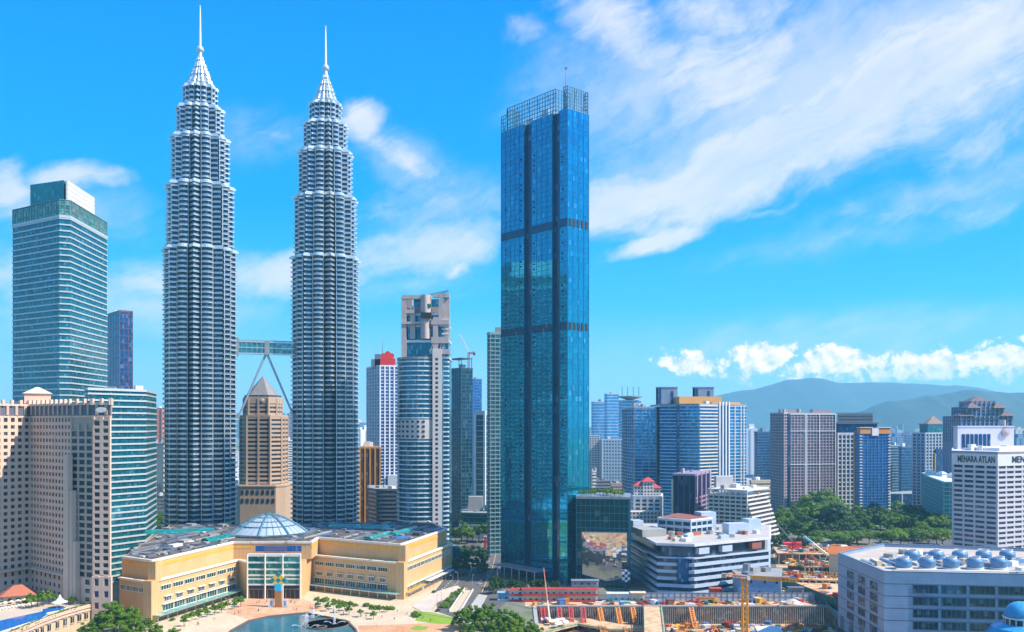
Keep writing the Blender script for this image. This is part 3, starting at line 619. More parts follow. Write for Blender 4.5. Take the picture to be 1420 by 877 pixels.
# ledges
def ring(poly, z0, z1, out, idx, mat, name, d=1.2):
    for i in idx:
        s = MB()
        a, b = Vector(poly[i]), Vector(poly[(i + 1) % len(poly)]); e = (b - a).normalized(); nn = Vector((e.y, -e.x)); m_ = (a + b) / 2 + nn * (out - d / 2)
        s.box((m_.x, m_.y, (z0 + z1) / 2 + .003 * i), ((b - a).length + out * 1.2, d, z1 - z0), math.atan2(e.y, e.x)); mk(name, s, mat, mall)
PALE = plain((.76, .70, .58), .5)
ring(lower, ZL - .6, ZL + .5, .7, (1, 2, 3, 6, 7), PALE, 'cornice', 2.2)
ring(upl, ZR - .4, ZR + 1.0, .35, (1, 2, 3, 4, 5, 6, 7, 8), PALE, 'parapet', 1.6)
ring(upl, ZR - 3.6, ZR - 1.6, .12, (1, 2, 3, 5, 6, 7), STONE2, 'frieze', .5)
def slots(poly, i, z, h, k0, k1, n, fill, out, mat, name, hood=None, frame=None):
    a, b = Vector(poly[i]), Vector(poly[(i + 1) % len(poly)]); e = (b - a); l = e.length; e.normalize(); nn = Vector((e.y, -e.x)); rz = math.atan2(e.y, e.x); wd = l * (k1 - k0) / n * fill
    me = MB().box((0, 0, h / 2), (wd, .5, h)).mesh(name); hm = MB().box((0, -.5, h + .25), (wd + 1, 1.6, .4)).mesh('awning') if hood else None; fm = MB()
    fm.box((0, 0, -.2), (wd + .6, .8, .4)); fm.box((0, 0, h + .2), (wd + .6, .8, .4))
    for q in range(5): fm.box((-wd / 2 + wd * q / 4, 0, h / 2), (.2, .7, h))
    fme = fm.mesh('window_frame'); os_ = []
    for k in range(n):
        p = a.lerp(b, k0 + (k1 - k0) * (k + .5) / n) + nn * (out - .2)
        o = mk(name, me, mat, mall, (p.x, p.y, z), rz); mk('window_frame', fme, frame or PALE, o)
        if hm: mk('awning', hm, WHITE, o)
WG = glass((.02, .08, .08), .3, .1, 1.2, 1.5, .5, .15, .03)
for i, k0, k1, n in ((1, .04, .86, 4), (2, .1, .97, 7), (6, .03, .86, 7), (7, .05, .97, 13)): slots(lower, i, 16.4, 2.4, k0, k1, n, .84, .15, WG, 'window')
for i, k0, k1, n in ((2, .12, .97, 7), (6, .03, .86, 7)):
    slots(lower, i, 9.6, 2.6, k0, k1, n, .55, .15, WG, 'window', True)
    slots(lower, i, 4.4, 3.6, k0, k1, n, .88, .2, WG, 'shop_window', True)
slots(lower, 7, 1.5, 5.0, .04, .97, 10, .86, .2, WG, 'shop_window', True)
# corner piers
for P, s in ((A, .6), (B, .6)):
    p = ml(P); mk('corner_pier', MB().box((0, 0, (ZL + .8) / 2), (5.5, 5.5, ZL + .8)), STONE, mall, (p[0] - .2, p[1] + 2.0, 0), math.atan2(.957, .286))
    mk('corner_pier', MB().box((0, 0, 5.4), (5.0, 5.0, 10.8)), STONE, mall, (p[0] + .3, p[1] + 6.6, ZL), math.atan2(.957, .286))
# glass canopies
CANG = newmat('canopy_glass'); cm_, nt, b = CANG; b.inputs['Base Color'].default_value = (.22, .50, .42, 1); b.inputs['Roughness'].default_value = .2; b.inputs['Metallic'].default_value = .1
def canopy(a, b, dep, z, mat, name='canopy', cols=10, rise=.8):
    a, b = Vector(a), Vector(b); e = (b - a).normalized(); nn = Vector((e.y, -e.x)); rz = math.atan2(e.y, e.x); m_ = (a + b) / 2 + nn * dep / 2; L_ = (b - a).length
    o = mk(name, MB().box((0, 0, 0), (L_, dep, .25)), mat, mall, (m_.x, m_.y, z), rz); fr = MB()
    for k in range(cols + 1): x = -L_ / 2 + L_ * k / cols; fr.box((x, 0, .24), (.22, dep, .2)); fr.bar((x, -dep / 2 + .8, -z), (x, -dep / 2 + .8, -.1), .16, n=6)
    fr.box((0, -dep / 2, 0), (L_, .3, .45)); mk('canopy_frame', fr, STEEL, o)
canopy(lower[2], lerp(lower[2], lower[3], .98), 6.5, 4.0, cm_); canopy(lerp(lower[6], lower[7], .02), lower[7], 6.5, 4.0, cm_)
AWN = plain((.80, .42, .03), .6)
canopy(lerp(lower[7], lower[8], .02), lerp(lower[7], lower[8], .36), 4.0, 3.8, AWN, 'awning', 5); canopy(lerp(lower[7], lower[8], .40), lerp(lower[7], lower[8], .9), 5.0, 5.2, WHITE, 'canopy', 6)
# central glazed bay
pb = [ml(C1), ml(C2)]; a, b_ = Vector(pb[0]), Vector(pb[1]); wid = (b_ - a).length; mx_ = (a + b_) / 2
cgl = glass((.03, .26, .24), .35, .09, 1.4, 2, .5, .22, .03)
mk('entrance_glazing', MB().box((0, 0, 0), (wid - .5, 1.2, 19)), cgl, mall, (mx_.x, mx_.y - .7, 18.4))
for z in (9.0, 12.6, 14.9, 18.6, 22.9, 27.6): mk('floor_band', MB().box((0, 0, 0), (wid, 2.4, .9 if z < 27 else 1.6)), WHITE if z in (9.0, 22.9, 27.6) else PALE, mall, (mx_.x, mx_.y - .9, z))
for k in range(4): mk('column', MB().lathe([(.55, 0), (.5, 28)], 12), PALE, mall, (a.x + wid * k / 3, a.y - 2.3, 0))
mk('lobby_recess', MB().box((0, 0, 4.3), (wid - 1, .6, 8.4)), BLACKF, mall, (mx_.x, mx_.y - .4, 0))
s = MB()
for k in range(12): s.box((-wid / 2 + 1 + (wid - 2) * k / 11, 0, 3), (.2, .3, 6))
s.box((0, 0, 6), (wid - 1, .4, .4)); mk('door_frame', s, plain((.4, .25, .12), .5), mall, (mx_.x, mx_.y - .9, 0))
mk('roof_screen', MB().box((0, 0, 1.8), (wid - 4, .5, 3.6)), glass((.02, .12, .45), .3, .1, 1.2, 3.6, .3, .05), mall, (mx_.x, mx_.y + 9, 28.4))
s = MB()
for k in range(26): s.box((-7 + 14 * k / 25, 0, 2.2 + .9 * math.sin(k * math.pi / 25)), (.16, .16, 4.4 + 1.8 * math.sin(k * math.pi / 25)))
for z in (.4, 2.4, 4.2): s.box((0, 0, z), (14, .2, .2))
mk('entrance_trellis', s, plain((.22, .16, .2), .4), mall, (mx_.x, mx_.y + 2, 28.4))
# roof
RM = blotch([(.02, .018, .02), (.045, .035, .03), (.14, .11, .09), (.03, .028, .03), (.20, .16, .13)], .06); RB = blotch([(.04, .06, .09), (.10, .16, .22), (.03, .04, .06), (.24, .32, .38)], .05)
mk('roof', MB().prism(offs(upl, -1.3), ZR - .5, ZR + .25), RM, mall)
rr = random.Random(5)
def inpoly(p, poly):
    c = False
    for i in range(len(poly)):
        (x1, y1), (x2, y2) = poly[i - 1], poly[i]
        if (y1 > p[1]) != (y2 > p[1]) and p[0] < (x2 - x1) * (p[1] - y1) / (y2 - y1) + x1: c = not c
    return c
inner = offs(upl, -4)
keep = [(ml(W(277.5, 735)), 33), (ml(W(451.5, 773)), 33), (ml(W(373, 640)), 33), (ml(W(590, 733)), 24)]
spots = []
while len(spots) < 300:
    p = (rr.uniform(-200, 90), rr.uniform(-80, 150))
    if inpoly(p, inner) and all(math.dist(p, q) > r for q, r in keep): spots.append(p)
for i, p in enumerate(spots[:150]):
    big = i % 6 == 0; s_ = (rr.uniform(4, 10), rr.uniform(3, 7), rr.uniform(1, 2)) if big else (rr.uniform(1.5, 5), rr.uniform(1.5, 4), rr.uniform(.5, 1.2))
    mk('roof_unit', MB().box((0, 0, s_[2] / 2), s_), rr.choice([CONC, GREYM, ROOFG, SLATE, DARK, SLATE, SLATE, ROOFG if i % 5 else WHITE]), mall, (*p, ZR + .24), 1.28 if rr.random() < .7 else .8)
for i, p in enumerate(spots[150:215]):
    L_ = rr.uniform(8, 26); mk('roof_duct', MB().box((0, 0, .6), (L_, rr.uniform(.6, 1.4), .9)), rr.choice([GREYM, SLATE, STEEL, CONC]), mall, (*p, ZR + .24), rr.choice([1.28, 1.28, -.29]))
for i, p in enumerate(spots[215:270]):
    mk('roof_patch', MB().box((0, 0, .05), (rr.uniform(8, 24), rr.uniform(4, 12), .1)), rr.choice([RB, RB, SLATE, DARK, BLUEP if p[0] > -20 else SLATE]), mall, (*p, ZR + .26 + .004 * i), 1.28)
VG = glass((.02, .28, .26), .3, .15, 1.5, 2, .4, .1)
for (p, L_, rz) in ((ml(W(250, 640)), 46, .3), (ml(W(500, 668)), 50, -.25), (ml(W(560, 640)), 40, 1.28), (ml(W(525, 612)), 34, 1.28), (ml(W(300, 600)), 26, 1.28)):
    v_ = MB(); pr = [(-3.2, 0), (3.2, 0), (2.6, 1.6), (1.2, 2.6), (-1.2, 2.6), (-2.6, 1.6)]; n = len(pr)
    v_.add([(-L_ / 2, y, z) for y, z in pr] + [(L_ / 2, y, z) for y, z in pr], [((i + 1) % n, i, n + i, n + (i + 1) % n) for i in range(n)] + [tuple(range(n)), tuple(range(2 * n - 1, n - 1, -1))])
    mk('skylight', v_, VG, mall, (*p, ZR + .24), rz)
# glass dome
dx, dy = W(373, 640); dm = thing('glass_dome', 'shallow ribbed glass dome rising from the mall roof between the twin towers', 'dome', (dx, dy, ZR))
DG = newmat('dome_glass'); dg, nt, b = DG; b.inputs['Base Color'].default_value = (.42, .52, .60, 1); b.inputs['Roughness'].default_value = .4; b.inputs['Metallic'].default_value = .2
RD, HD = 27.5, 13.2; dome = lambda t: (RD * math.cos(t) ** .9 if t < 1.57 else 0, HD * math.sin(t) ** .85)
prof = [(RD * (1 - .88 * i / 9), HD * (1 - (1 - .88 * i / 9) ** 1.7)) for i in range(10)]
mk('shell', MB().lathe(prof, 24), dg, dm, smooth=False)
ribs = MB(); hoop = MB()
for k in range(8):
    a = 2 * math.pi * k / 8 + math.pi / 2 * 3
    for (r0, z0), (r1, z1) in zip(prof, prof[1:]): ribs.bar((r0 * math.cos(a) * 1.01, r0 * math.sin(a) * 1.01, z0 + .2), (r1 * math.cos(a) * 1.01, r1 * math.sin(a) * 1.01, z1 + .2), .85, .75, 6)
thin = MB()
for k in range(32):
    a = 2 * math.pi * k / 32 + math.pi / 2 * 3
    for (r0, z0), (r1, z1) in zip(prof, prof[1:]): thin.bar((r0 * math.cos(a) * 1.01, r0 * math.sin(a) * 1.01, z0 + .12), (r1 * math.cos(a) * 1.01, r1 * math.sin(a) * 1.01, z1 + .12), .16, n=3)
TEAL = plain((.03, .20, .20), .4, .2, .3, .2)
DRB = plain((.10, .24, .32), .4, .2, .3, .2); mk('rib', ribs, DRB, dm); mk('glazing_frame', thin, GREYM, dm)
for j in (0, 3, 5, 7, 9): r0, z0 = prof[j]; mk('hoop', MB().lathe([(r0 * 1.015, z0 - .1), (r0 * 1.03, z0 + .25), (r0 * 1.0, z0 + .5)], 48), DRB, dm)
mk('drum', MB().lathe([(RD + 4.5, .2), (RD + 4.5, 1.2), (RD + 1, 1.6), (RD, .4)], 48), RB, dm)
r0, z0 = prof[-1]; mk('lantern', MB().lathe([(r0, z0), (r0, z0 + .9), (r0 * .6, z0 + 1.5), (.3, z0 + 1.7)], 24), TEAL, dm)
# ------------------------------------------------------------------ hotel
HG = glass((.035, .05, .07), .25, .12, 1.9, 2, .5, .1, .03)
HS = plain((.70, .48, .36), .7, .12, .08); HS2 = plain((.54, .38, .29), .7, .12, .1); HD_ = plain((.13, .13, .17), .5)
TZ = 12.0
HK = .886
def WH(px, D): return W(px, D * HK)
hr = WH(42, 600); hotel = thing('hotel', 'beige stone hotel with rows of small square windows and notched crown', 'hotel', (*hr, 0))
hl_ = lambda p: (p[0] - hr[0], p[1] - hr[1])
def punched(root, a, b, z0, z1, fh, nb, wf, hf, wall, gl, budget, thick=.9, name='window', inset=.45, base=None):
    """stone face from a to b: piers and sills in relief over single windows; returns windows built"""
    a, b = Vector(a), Vector(b); e = (b - a); L_ = e.length; e.normalize(); nn = Vector((e.y, -e.x)); rz = math.atan2(e.y, e.x); bw = L_ / nb; n = int((z1 - z0) / fh + .01)
    m_ = (a + b) / 2 - nn * (thick + .3); mk('wall', MB().box((0, 0, (z1 - z0) / 2), (L_, .5, z1 - z0)), wall, root, (m_.x, m_.y, z0), rz)
    f = MB(); ww, wh = bw * wf, fh * hf
    for k in range(nb + 1): x = -L_ / 2 + k * bw; w_ = bw - ww if 0 < k < nb else (bw - ww) / 2; x += 0 if 0 < k < nb else (w_ / 2 if k == 0 else -w_ / 2); f.box((x, thick / 2, (z1 - z0) / 2), (w_, thick, z1 - z0))
    for j in range(n + 1):
        h = fh - wh; zz_ = j * fh
        for k in range(nb): f.box((-L_ / 2 + (k + .5) * bw, thick / 2 + .01, zz_ + (0 if j else h / 4)), (ww + .02, thick - .04, h if 0 < j < n else h / 2))
    m_ = (a + b) / 2 - nn * (thick / 2 + .0); q = a - nn * thick; m_ = (a + b) / 2 - nn * thick; mk('wall', f, wall, root, (m_.x, m_.y, z0), math.atan2(-e.y, -e.x))
    me = MB().box((0, 0, 0), (ww, .2, wh)).mesh(name); rest = MB()
    for j in range(n - 1, -1, -1):
        for k in range(nb):
            p = a + e * (bw * (k + .5)) - nn * inset; z = z0 + (j + .5) * fh
            if budget[0] > 0: mk(name, me, gl, root, (p.x, p.y, z), rz); budget[0] -= 1
            else: rest.box((p.x, p.y, z), (ww, .2, wh), rz)
    return rest
zt = gz(578, 496); hb = [100]; rest = MB()
hw = [WH(-60, 560), WH(42, 600), WH(98, 566), WH(110, 562)]
pod = 26.0
for (a, b, nb) in ((hw[0], hw[1], 10), (hw[1], hw[2], 13)):
    r_ = punched(hotel, hl_(a), hl_(b), pod, zt, 3.85, nb, .55, .52, HS, HG, hb); rest.add(r_.v, r_.f)
# stepped buttress toward the front block and the block itself
c1, c2 = WH(98, 564), WH(129, 556); blk = [WH(128.5, 553), WH(152.5, 552)]
r_ = punched(hotel, hl_(c1), hl_(c2), pod, zt - 4, 3.85, 3, .74, .66, HS2, glass((.03, .09, .12), .4, .1, 1.5, 2, .4, .1), [0]); rest.add(r_.v, r_.f)
st_ = MB()
for k, (zt2, x0, x1) in enumerate(((46, 92, 110), (74, 92, 104), (94, 90, 98))): p, q = hl_(WH(x0, 562 - k * .3)), hl_(WH(x1, 560)); m_ = lerp(p, q, .5); st_.box((m_[0], m_[1], zt2 / 2), (math.dist(p, q), 3, zt2 - k * .3), -.5)
mk('stepped_pier', st_, HS, hotel)
r_ = punched(hotel, hl_(blk[0]), hl_(blk[1]), 28, zt, 3.85, 2, .62, .6, HS, glass((.05, .035, .03), .25, .12, 1.9, 2, .5, .1, .03), hb); rest.add(r_.v, r_.f)
o = mk('window', rest, HG, hotel); o['kind'] = 'stuff'
body = [WH(-60, 561.6), WH(41.5, 602), WH(98, 567.6), WH(128.8, 557.6), WH(129.2, 554.6), WH(152.2, 553.6), WH(153.8, 562), WH(128, 568), WH(108, 600), (gx(42, 600) * .886 - 4, 560), WH(-60, 620)]
mk('core', MB().prism([hl_(p) for p in body], 0, zt + 2), HS2, hotel)
crown = [hl_(p) for p in body]
for k, (z0, z1, o_, mt) in enumerate(((zt - .5, zt + .6, .6, HS), (zt + .6, zt + 6.4, .25, HD_), (zt + 6.4, zt + 7.6, .9, HS))): mk('crown_band', MB().prism(offs(crown, o_), z0, z1), mt, hotel)
mer = MB().box((0, 0, 1.9), (1.5, 1.5, 3.6)).mesh('merlon'); mer2 = MB().box((0, 0, 0), (1.5, .5, 5.6)).mesh('arched_window')
for i in range(0, 6):
    if i in (3,): continue
    a, b = Vector(offs(crown, .5)[i]), Vector(offs(crown, .5)[i + 1]); n = max(1, int((b - a).length / 5)); e = (b - a).normalized(); nn = Vector((e.y, -e.x))
    for k in range(n + 1): p = a.lerp(b, k / n); mk('merlon', mer, HS, hotel, (p.x, p.y, zt + 6.2), math.atan2(e.y, e.x))
    for k in range(n): p = a.lerp(b, (k + .5) / n); mk('arched_window', mer2, HS2, hotel, (p.x + nn.x * .1, p.y + nn.y * .1, zt + 3.8), math.atan2(e.y, e.x))
p = hl_(WH(52, 610)); mk('roof_turret', MB().box((0, 0, 3), (14, 12, 6)).prism([(-8, -7), (8, -7), (8, 7), (-8, 7)], 6, 10, top=[(-.8, -.5), (.8, -.5), (.8, .5), (-.8, .5)]), HS, hotel, (*p, zt + 8), .5)
p = hl_(WH(140, 551)); s = MB(); s.add([(1.9 * math.cos(i * math.pi / 8) * 1.5, -.2, 1.5 * math.sin(i * math.pi / 8)) for i in range(16)] + [(1.9 * math.cos(i * math.pi / 8) * 1.5, .2, 1.5 * math.sin(i * math.pi / 8)) for i in range(16)], [tuple(range(16))[::-1], tuple(range(16, 32))] + [(i, (i + 1) % 16, 16 + (i + 1) % 16, 16 + i) for i in range(16)])
mk('oval_sign', s, WHITE, hotel, (p[0], p[1], zt + 3.6))
# base storeys of the hotel
for (a, b, nb) in ((hw[0], hw[1], 10), (hw[1], hw[2], 9), (c1, c2, 2)): r_ = punched(hotel, hl_(a), hl_(b), TZ, pod, 4.6, nb, .4, .5, HS, HG, [0]); o = mk('window', r_, HG, hotel); o['kind'] = 'stuff'
r_ = punched(hotel, hl_(WH(127, 550)), hl_(WH(154, 549)), 3, 28, 6.2, 2, .45, .55, HS, HG, [0]); mk('ground_window', r_, HG, hotel)
lb = [hl_(WH(-60, 559)), hl_(WH(42, 598)), hl_(WH(98, 563))]; s = MB()
for a, b in zip(lb, lb[1:]): m_ = lerp(a, b, .5); s.box((*m_, pod), (math.dist(a, b), 2.4, 1.0), math.atan2(b[1] - a[1], b[0] - a[0]))
mk('cornice', s, HS, hotel)
# hotel terrace with pools: curved front
TZ = 12.0
arc = [G(px, py, TZ) for px, py in ((124, 841), (105, 846), (85, 852), (62, 860), (40, 869), (15, 880), (-15, 892), (-70, 905))]
back = [W(-70, 490), WH(-60, 557), WH(42, 597), WH(98, 564), WH(127, 552)]
tp = ccw(arc + back); tcn = cen(tp); ter = thing('hotel_terrace', 'curved cream podium terrace in front of the hotel, carrying its pools', 'terrace', (*tcn, 0)); tl = loc_(tp, tcn)
CRM = plain((.60, .46, .30), .65, .15, .1)
mk('podium_wall', MB().prism(tl, 0, TZ - .2), CRM, ter); mk('deck', MB().prism(offs(tl, -.5), TZ - .2, TZ), tiles((.48, .40, .30), (.60, .50, .38), 1.5), ter)
tb = [10]; wr = MB()
for a, b in zip(arc, arc[1:]):
    a, b = loc_([a, b], tcn); e = Vector(a) - Vector(b); l = e.length; n = max(1, int(l / 4.6)); e.normalize(); nn = Vector((e.y, -e.x)); rz = math.atan2(e.y, e.x)
    for k in range(n):
        p = Vector(b).lerp(Vector(a), (k + .5) / n) + nn * .06
        o = mk('window', MB().box((0, 0, 0), (2.7, .3, 3.4)), HG, ter, (p.x, p.y, 7.4), rz); mk('window_frame', MB().box((0, -.1, 2), (3.4, .5, .5)).box((0, -.1, -2), (3.4, .5, .5)).box((0, -.1, 0), (.2, .3, 3.4)), CRM, o)
    m_ = (Vector(a) + Vector(b)) / 2 + nn * .1; mk('parapet', MB().box((0, 0, .3), (l + .6, 1.2, 1.6)), HS, ter, (m_.x, m_.y, TZ), rz); mk('cornice', MB().box((0, 0, 0), (l + .5, 1.4, .6)), HS, ter, (m_.x, m_.y, 10.2), rz)
POOL = plain((.01, .16, .52), .08, .2, .3)
for nm, l in (('large', [(-30, 868), (20, 857), (60, 848.5), (66, 853), (58, 858), (30, 867), (-10, 880), (-40, 888)]), ('small', [(58, 846), (80, 841), (92, 843), (84, 847), (62, 851)])):
    pp = ccw([G(a, b, TZ) for a, b in l]); cc_ = cen(pp); q = thing('swimming_pool', 'larger blue swimming pool on the curved hotel terrace' if nm == 'large' else 'small blue plunge pool beside the white tent on the hotel terrace', 'pool', (*cc_, TZ))
    mk('coping', MB().prism(offs(loc_(pp, cc_), .7), 0, .25), plain((.7, .62, .5), .6), q); mk('pool_water', MB().prism(loc_(pp, cc_), .2, .29), POOL, q)
p = G(25, 835, TZ); pv = thing('pool_pavilion', 'terracotta hip roofed pavilion on the hotel terrace beside the pool', 'pavilion', (*p, TZ), .5)
mk('wall', MB().box((0, 0, 2.2), (14, 9, 4.4)), CRM, pv); mk('roof', MB().prism([(-9, -6.5), (9, -6.5), (9, 6.5), (-9, 6.5)], 4.4, 9.5, top=[(-2, -.6), (2, -.6), (2, .6), (-2, .6)]), TERRA, pv)
for x in (-4, 0, 4): mk('door', MB().box((x, -4.6, 1.5), (1.8, .2, 3)), DARK, pv)
p = G(83, 843, TZ); tn = thing('white_tent', 'small white peaked tent beside the plunge pool on the hotel terrace', 'tent', (*p, TZ))
mk('tent_roof', MB().lathe([(4.2, 3), (2.2, 3.9), (1, 5.2), (.3, 7)], 8), WHITE, tn)
for k in range(4): mk('pole', MB().bar((3.2 * math.cos(k * 1.571), 3.2 * math.sin(k * 1.571), 0), (3.2 * math.cos(k * 1.571), 3.2 * math.sin(k * 1.571), 3.2), .12), STEEL, tn)
mk('terrace_lawn', MB().sheet([(-6, -1.2), (6, -1.2), (6, 1.2), (-6, 1.2)], .02), lawnm, ter, (G(18, 818, TZ)[0] - tcn[0], G(18, 818, TZ)[1] - tcn[1], TZ))
for k in range(12):
    px = -5 + k * 4.6; p = G(px, 851 - (px + 5) * .17 - 4, TZ); s = thing('sun_lounger', 'white sun lounger in the row along the large hotel pool', 'sun lounger', (*p, TZ), .9, 'sun loungers along the hotel pool')
    mk('seat', MB().box((0, 0, .35), (.8, 1.4, .15)).box((0, -.5, .15), (.6, .1, .3)).box((0, .5, .15), (.6, .1, .3)), WHITE, s); mk('backrest', MB().prism([(-.4, .6), (.4, .6), (.4, .75), (-.4, .75)], .4, 1.1, top=[(-.4, 1.1), (.4, 1.1), (.4, 1.25), (-.4, 1.25)]), WHITE, s)
for k in range(6):
    p = G(-2 + k * 9, 843 - k * 1.4, TZ); s = thing('parasol', 'pale canvas parasol over the loungers by the large hotel pool', 'parasol', (*p, TZ), k, 'parasols by the hotel pool')
    mk('pole', MB().bar((0, 0, 0), (0, 0, 2.7), .06), STEEL, s); mk('parasol_canopy', MB().lathe([(1.7, 2.2), (.9, 2.6), (.1, 2.95)], 8), PALE, s)
# ------------------------------------------------------------------ other towers near the twins
TEALG = glass((.012, .16, .21), .5, .08, 1.5, 1.9, .45, .1, .025)
WB = plain((.54, .60, .62), .35, .12, .2, .2)
# banded teal office tower
f3 = [W(18, 675), W(83, 643), W(97, 646), W(148, 717), (gx(18, 675) - 4, 760)]
zt = gz(300, 640); r, lp, c = tower('office_tower', 'teal glass office tower with white bands and a stepped glass crown behind the hotel', 'office tower', f3, zt, fh=4.35, gl=TEALG, bm=WB, hb=1.0, bo=.6, mull=(TEAL, 5, .2, .1), bits=0)
sgl = glass((.04, .26, .20), .3, .12, 1.5, 3, .5, .25, .03)
mk('roof_screen', MB().prism(offs(lp, .2), zt + 1.6, zt + 12, cap=False), sgl, r); posts(r, f3, c, zt + 1.4, zt + 12.5, 3.5, .3, .5, GREYM, 'mullion')
bands(r, offs(lp, .2), zt + 1.6, zt + 14, 3.6, .4, .25, GREYM, 'screen_rail')
f3b = [W(42, 668), W(88, 655), W(90, 656), W(128, 708), (gx(42, 668) - 2, 735)]
zc = gz(250, 655); mk('crown_glazing', MB().prism(loc_(f3b[:2] + f3b[3:], c), zt, zc, cap=True), glass((.04, .24, .25), .5, .1, 1.8, 2.6, .3, .05), r)
q = loc_([W(91, 655), W(128.6, 707)], c); a, b = Vector(q[0]), Vector(q[1]); e = (b - a).normalized(); nn = Vector((e.y, -e.x)); m_ = (a + b) / 2 + nn * .8
mk('crown_panel', MB().box((0, 0, (zc - zt) / 2), ((b - a).length, 1.2, zc - zt)), WHITE, r, (m_.x, m_.y, zt), math.atan2(e.y, e.x))
s = MB()
for k in range(1, 9): s.box((0, -.66, (zc - zt) * k / 9), ((b - a).length, .1, .15))
mk('panel_joint', s, GREYM, r, (m_.x, m_.y, zt), math.atan2(e.y, e.x))
# its lower wing
fw = [W(118, 618), W(123, 610), W(202, 648), (gx(190, 640) - 10, 700)]
tower('office_wing', 'lower banded glass wing with white sills standing between hotel and mall roof', 'office building', fw, gz(541, 612), fh=4.35, gl=TEALG, bm=WB, hb=1.15, bo=.7, mull=(TEAL, 5, .2, .1), bits=2)
# slim dark tower with copper fins
COP = plain((.28, .13, .09), .4, .3, .2, .4)
tower('slim_tower', 'slim dark blue tower with copper fins peeping from behind the banded tower', 'tower', rect(149, 166, 184, 1000, 50), gz(432, 1000), fh=8, gl=glass((.02, .09, .24), .55, .1, 2, 4, .4), bm=COP, hb=.4, bo=.1, mull=(COP, 5.5, .4, .25), bits=2)
# stepped stone office with pyramid roof
ST = plain((.50, .36, .25), .65, .12, .1); SG = glass((.05, .06, .08), .35, .1, 2, 2, .4, .1)
def octa(px0, px1, D, ch): a, b = gx(px0, D), gx(px1, D); dp = (b - a); k = dp * ch; return [(a, D + k), (a + k, D), (b - k, D), (b, D + k), (b, D + dp - k), (b - k, D + dp), (a + k, D + dp), (a, D + dp - k)]
bx = octa(330, 387, 855, .22); z1 = gz(578, 855); c = cen(bx)
r, lp, c = tower('stone_tower', 'stepped beige stone office tower with grey pyramid roof seen between the twin towers', 'office tower', bx, z1, fh=4.1, gl=SG, bm=ST, hb=2.1, bo=.7, pier=(ST, 9.5, 1.6, 1.2), bits=0)
t2 = octa(336, 381, 858, .2); l2 = loc_(t2, c); z2 = gz(551, 858)
mk('upper_storeys', MB().prism(l2, z1, z2 + 2), SG, r); bands(r, l2, z1, z2 - 5, 4.1, 2.1, .6, ST, off=1.5); posts(r, t2, c, z1, z2 - 1, 8, 1.6, 1.2, ST, 'pier', True); mk('crown_band', MB().prism(offs(l2, .8), z2 - 6, z2), ST, r)
cx_, cy_ = cen(l2); q = offs(l2, .3); mk('pyramid_roof', MB().prism(q, z2, gz(522, 870), top=[(cx_ + (p[0] - cx_) * .03, cy_ + (p[1] - cy_) * .03) for p in q]), plain((.24, .23, .22), .5, .3, .4), r)
em = MB().lathe([(1.7, 0), (1.7, .4), (1.2, .6)], 16); o = mk('emblem', em, PALE, r, ((l2[1][0] + l2[2][0]) / 2 + 4, l2[1][1] - .9, z2 - 3)); o.rotation_euler = (math.radians(90), 0, 0)
for k, (px0, px1, D, zz_) in enumerate(((322, 393, 846, gz(674, 846)),)):
    ob = octa(px0, px1, D, .15); lo_ = loc_(ob, c); mk('base_storeys', MB().prism(lo_, 0, zz_), ST, r); mk('cornice', MB().prism(offs(lo_, .6), zz_ - 1, zz_ + .4), ST, r)
    for j in range(2):
        for i in range(7): p = lerp(lo_[1], lo_[2], (i + .5) / 7); mk('window', MB().box((0, 0, 0), (2.4, .5, 4)), SG, r, (p[0], p[1] - .1, zz_ - 6 - j * 8))
# pair of pink towers and cream slab between office wing and twin tower
PK = plain((.52, .22, .18), .7)
for px0, px1, py, D in ((203, 214, 568, 1500), (214.5, 229, 567, 1470)): tower('pink_tower', 'narrower of the two rounded pink apartment towers' if px0 < 210 else 'broader of the two rounded pink apartment towers, its side against the twin tower', 'apartment tower', octa(px0, px1, D, .3), gz(py, D), fh=6.5, gl=glass((.35, .15, .13), .1, .3, 3, 3.2), bm=PK, hb=3.6, bo=.3, pier=(PK, 7, 2.0, .8), bits=1)
r, lp, c = tower('cream_block', 'tall cream windowless slab with a red oval mark below the pink towers', 'building', [W(206, 1105), W(227, 1100), (gx(228, 1110), 1150), (gx(206, 1110), 1150)], gz(617, 1100), gl=plain((.68, .60, .48), .6, .1), bits=2, fh=50)
o = mk('red_mark', MB().lathe([(4, 0), (4, .3), (2.5, .5)], 20), RED, r, (lp[0][0] + 9, lp[0][1] - 3.4, gz(632, 1100))); o.rotation_euler = (math.radians(90), 0, 0); o.scale = (1, .5, 1)
ar = MB()
for i in range(10): a = math.pi * i / 9; ar.box((6 * math.cos(a), 0, 10 + 6 * math.sin(a)), (2.2, 1, 2.2))
mk('arched_window', ar.box((0, 0, 5), (9, .8, 16)), SLATE, r, (lp[1][0] - 8, lp[1][1] - 1.2, gz(690, 1100)))
tower('dark_block', 'dark glass office block standing beside the cream windowless slab', 'office building', rect(202, 206, 217, 990, 70), gz(645, 990), gl=glass((.02, .05, .09), .4, .1), bm=SLATE, hb=1, bits=2)
tower('low_block', 'low slate grey block beneath the cream windowless slab', 'building', rect(215, 218, 229, 960, 70), gz(690, 960), gl=SLATE, bm=DARK, hb=.8, bits=2)
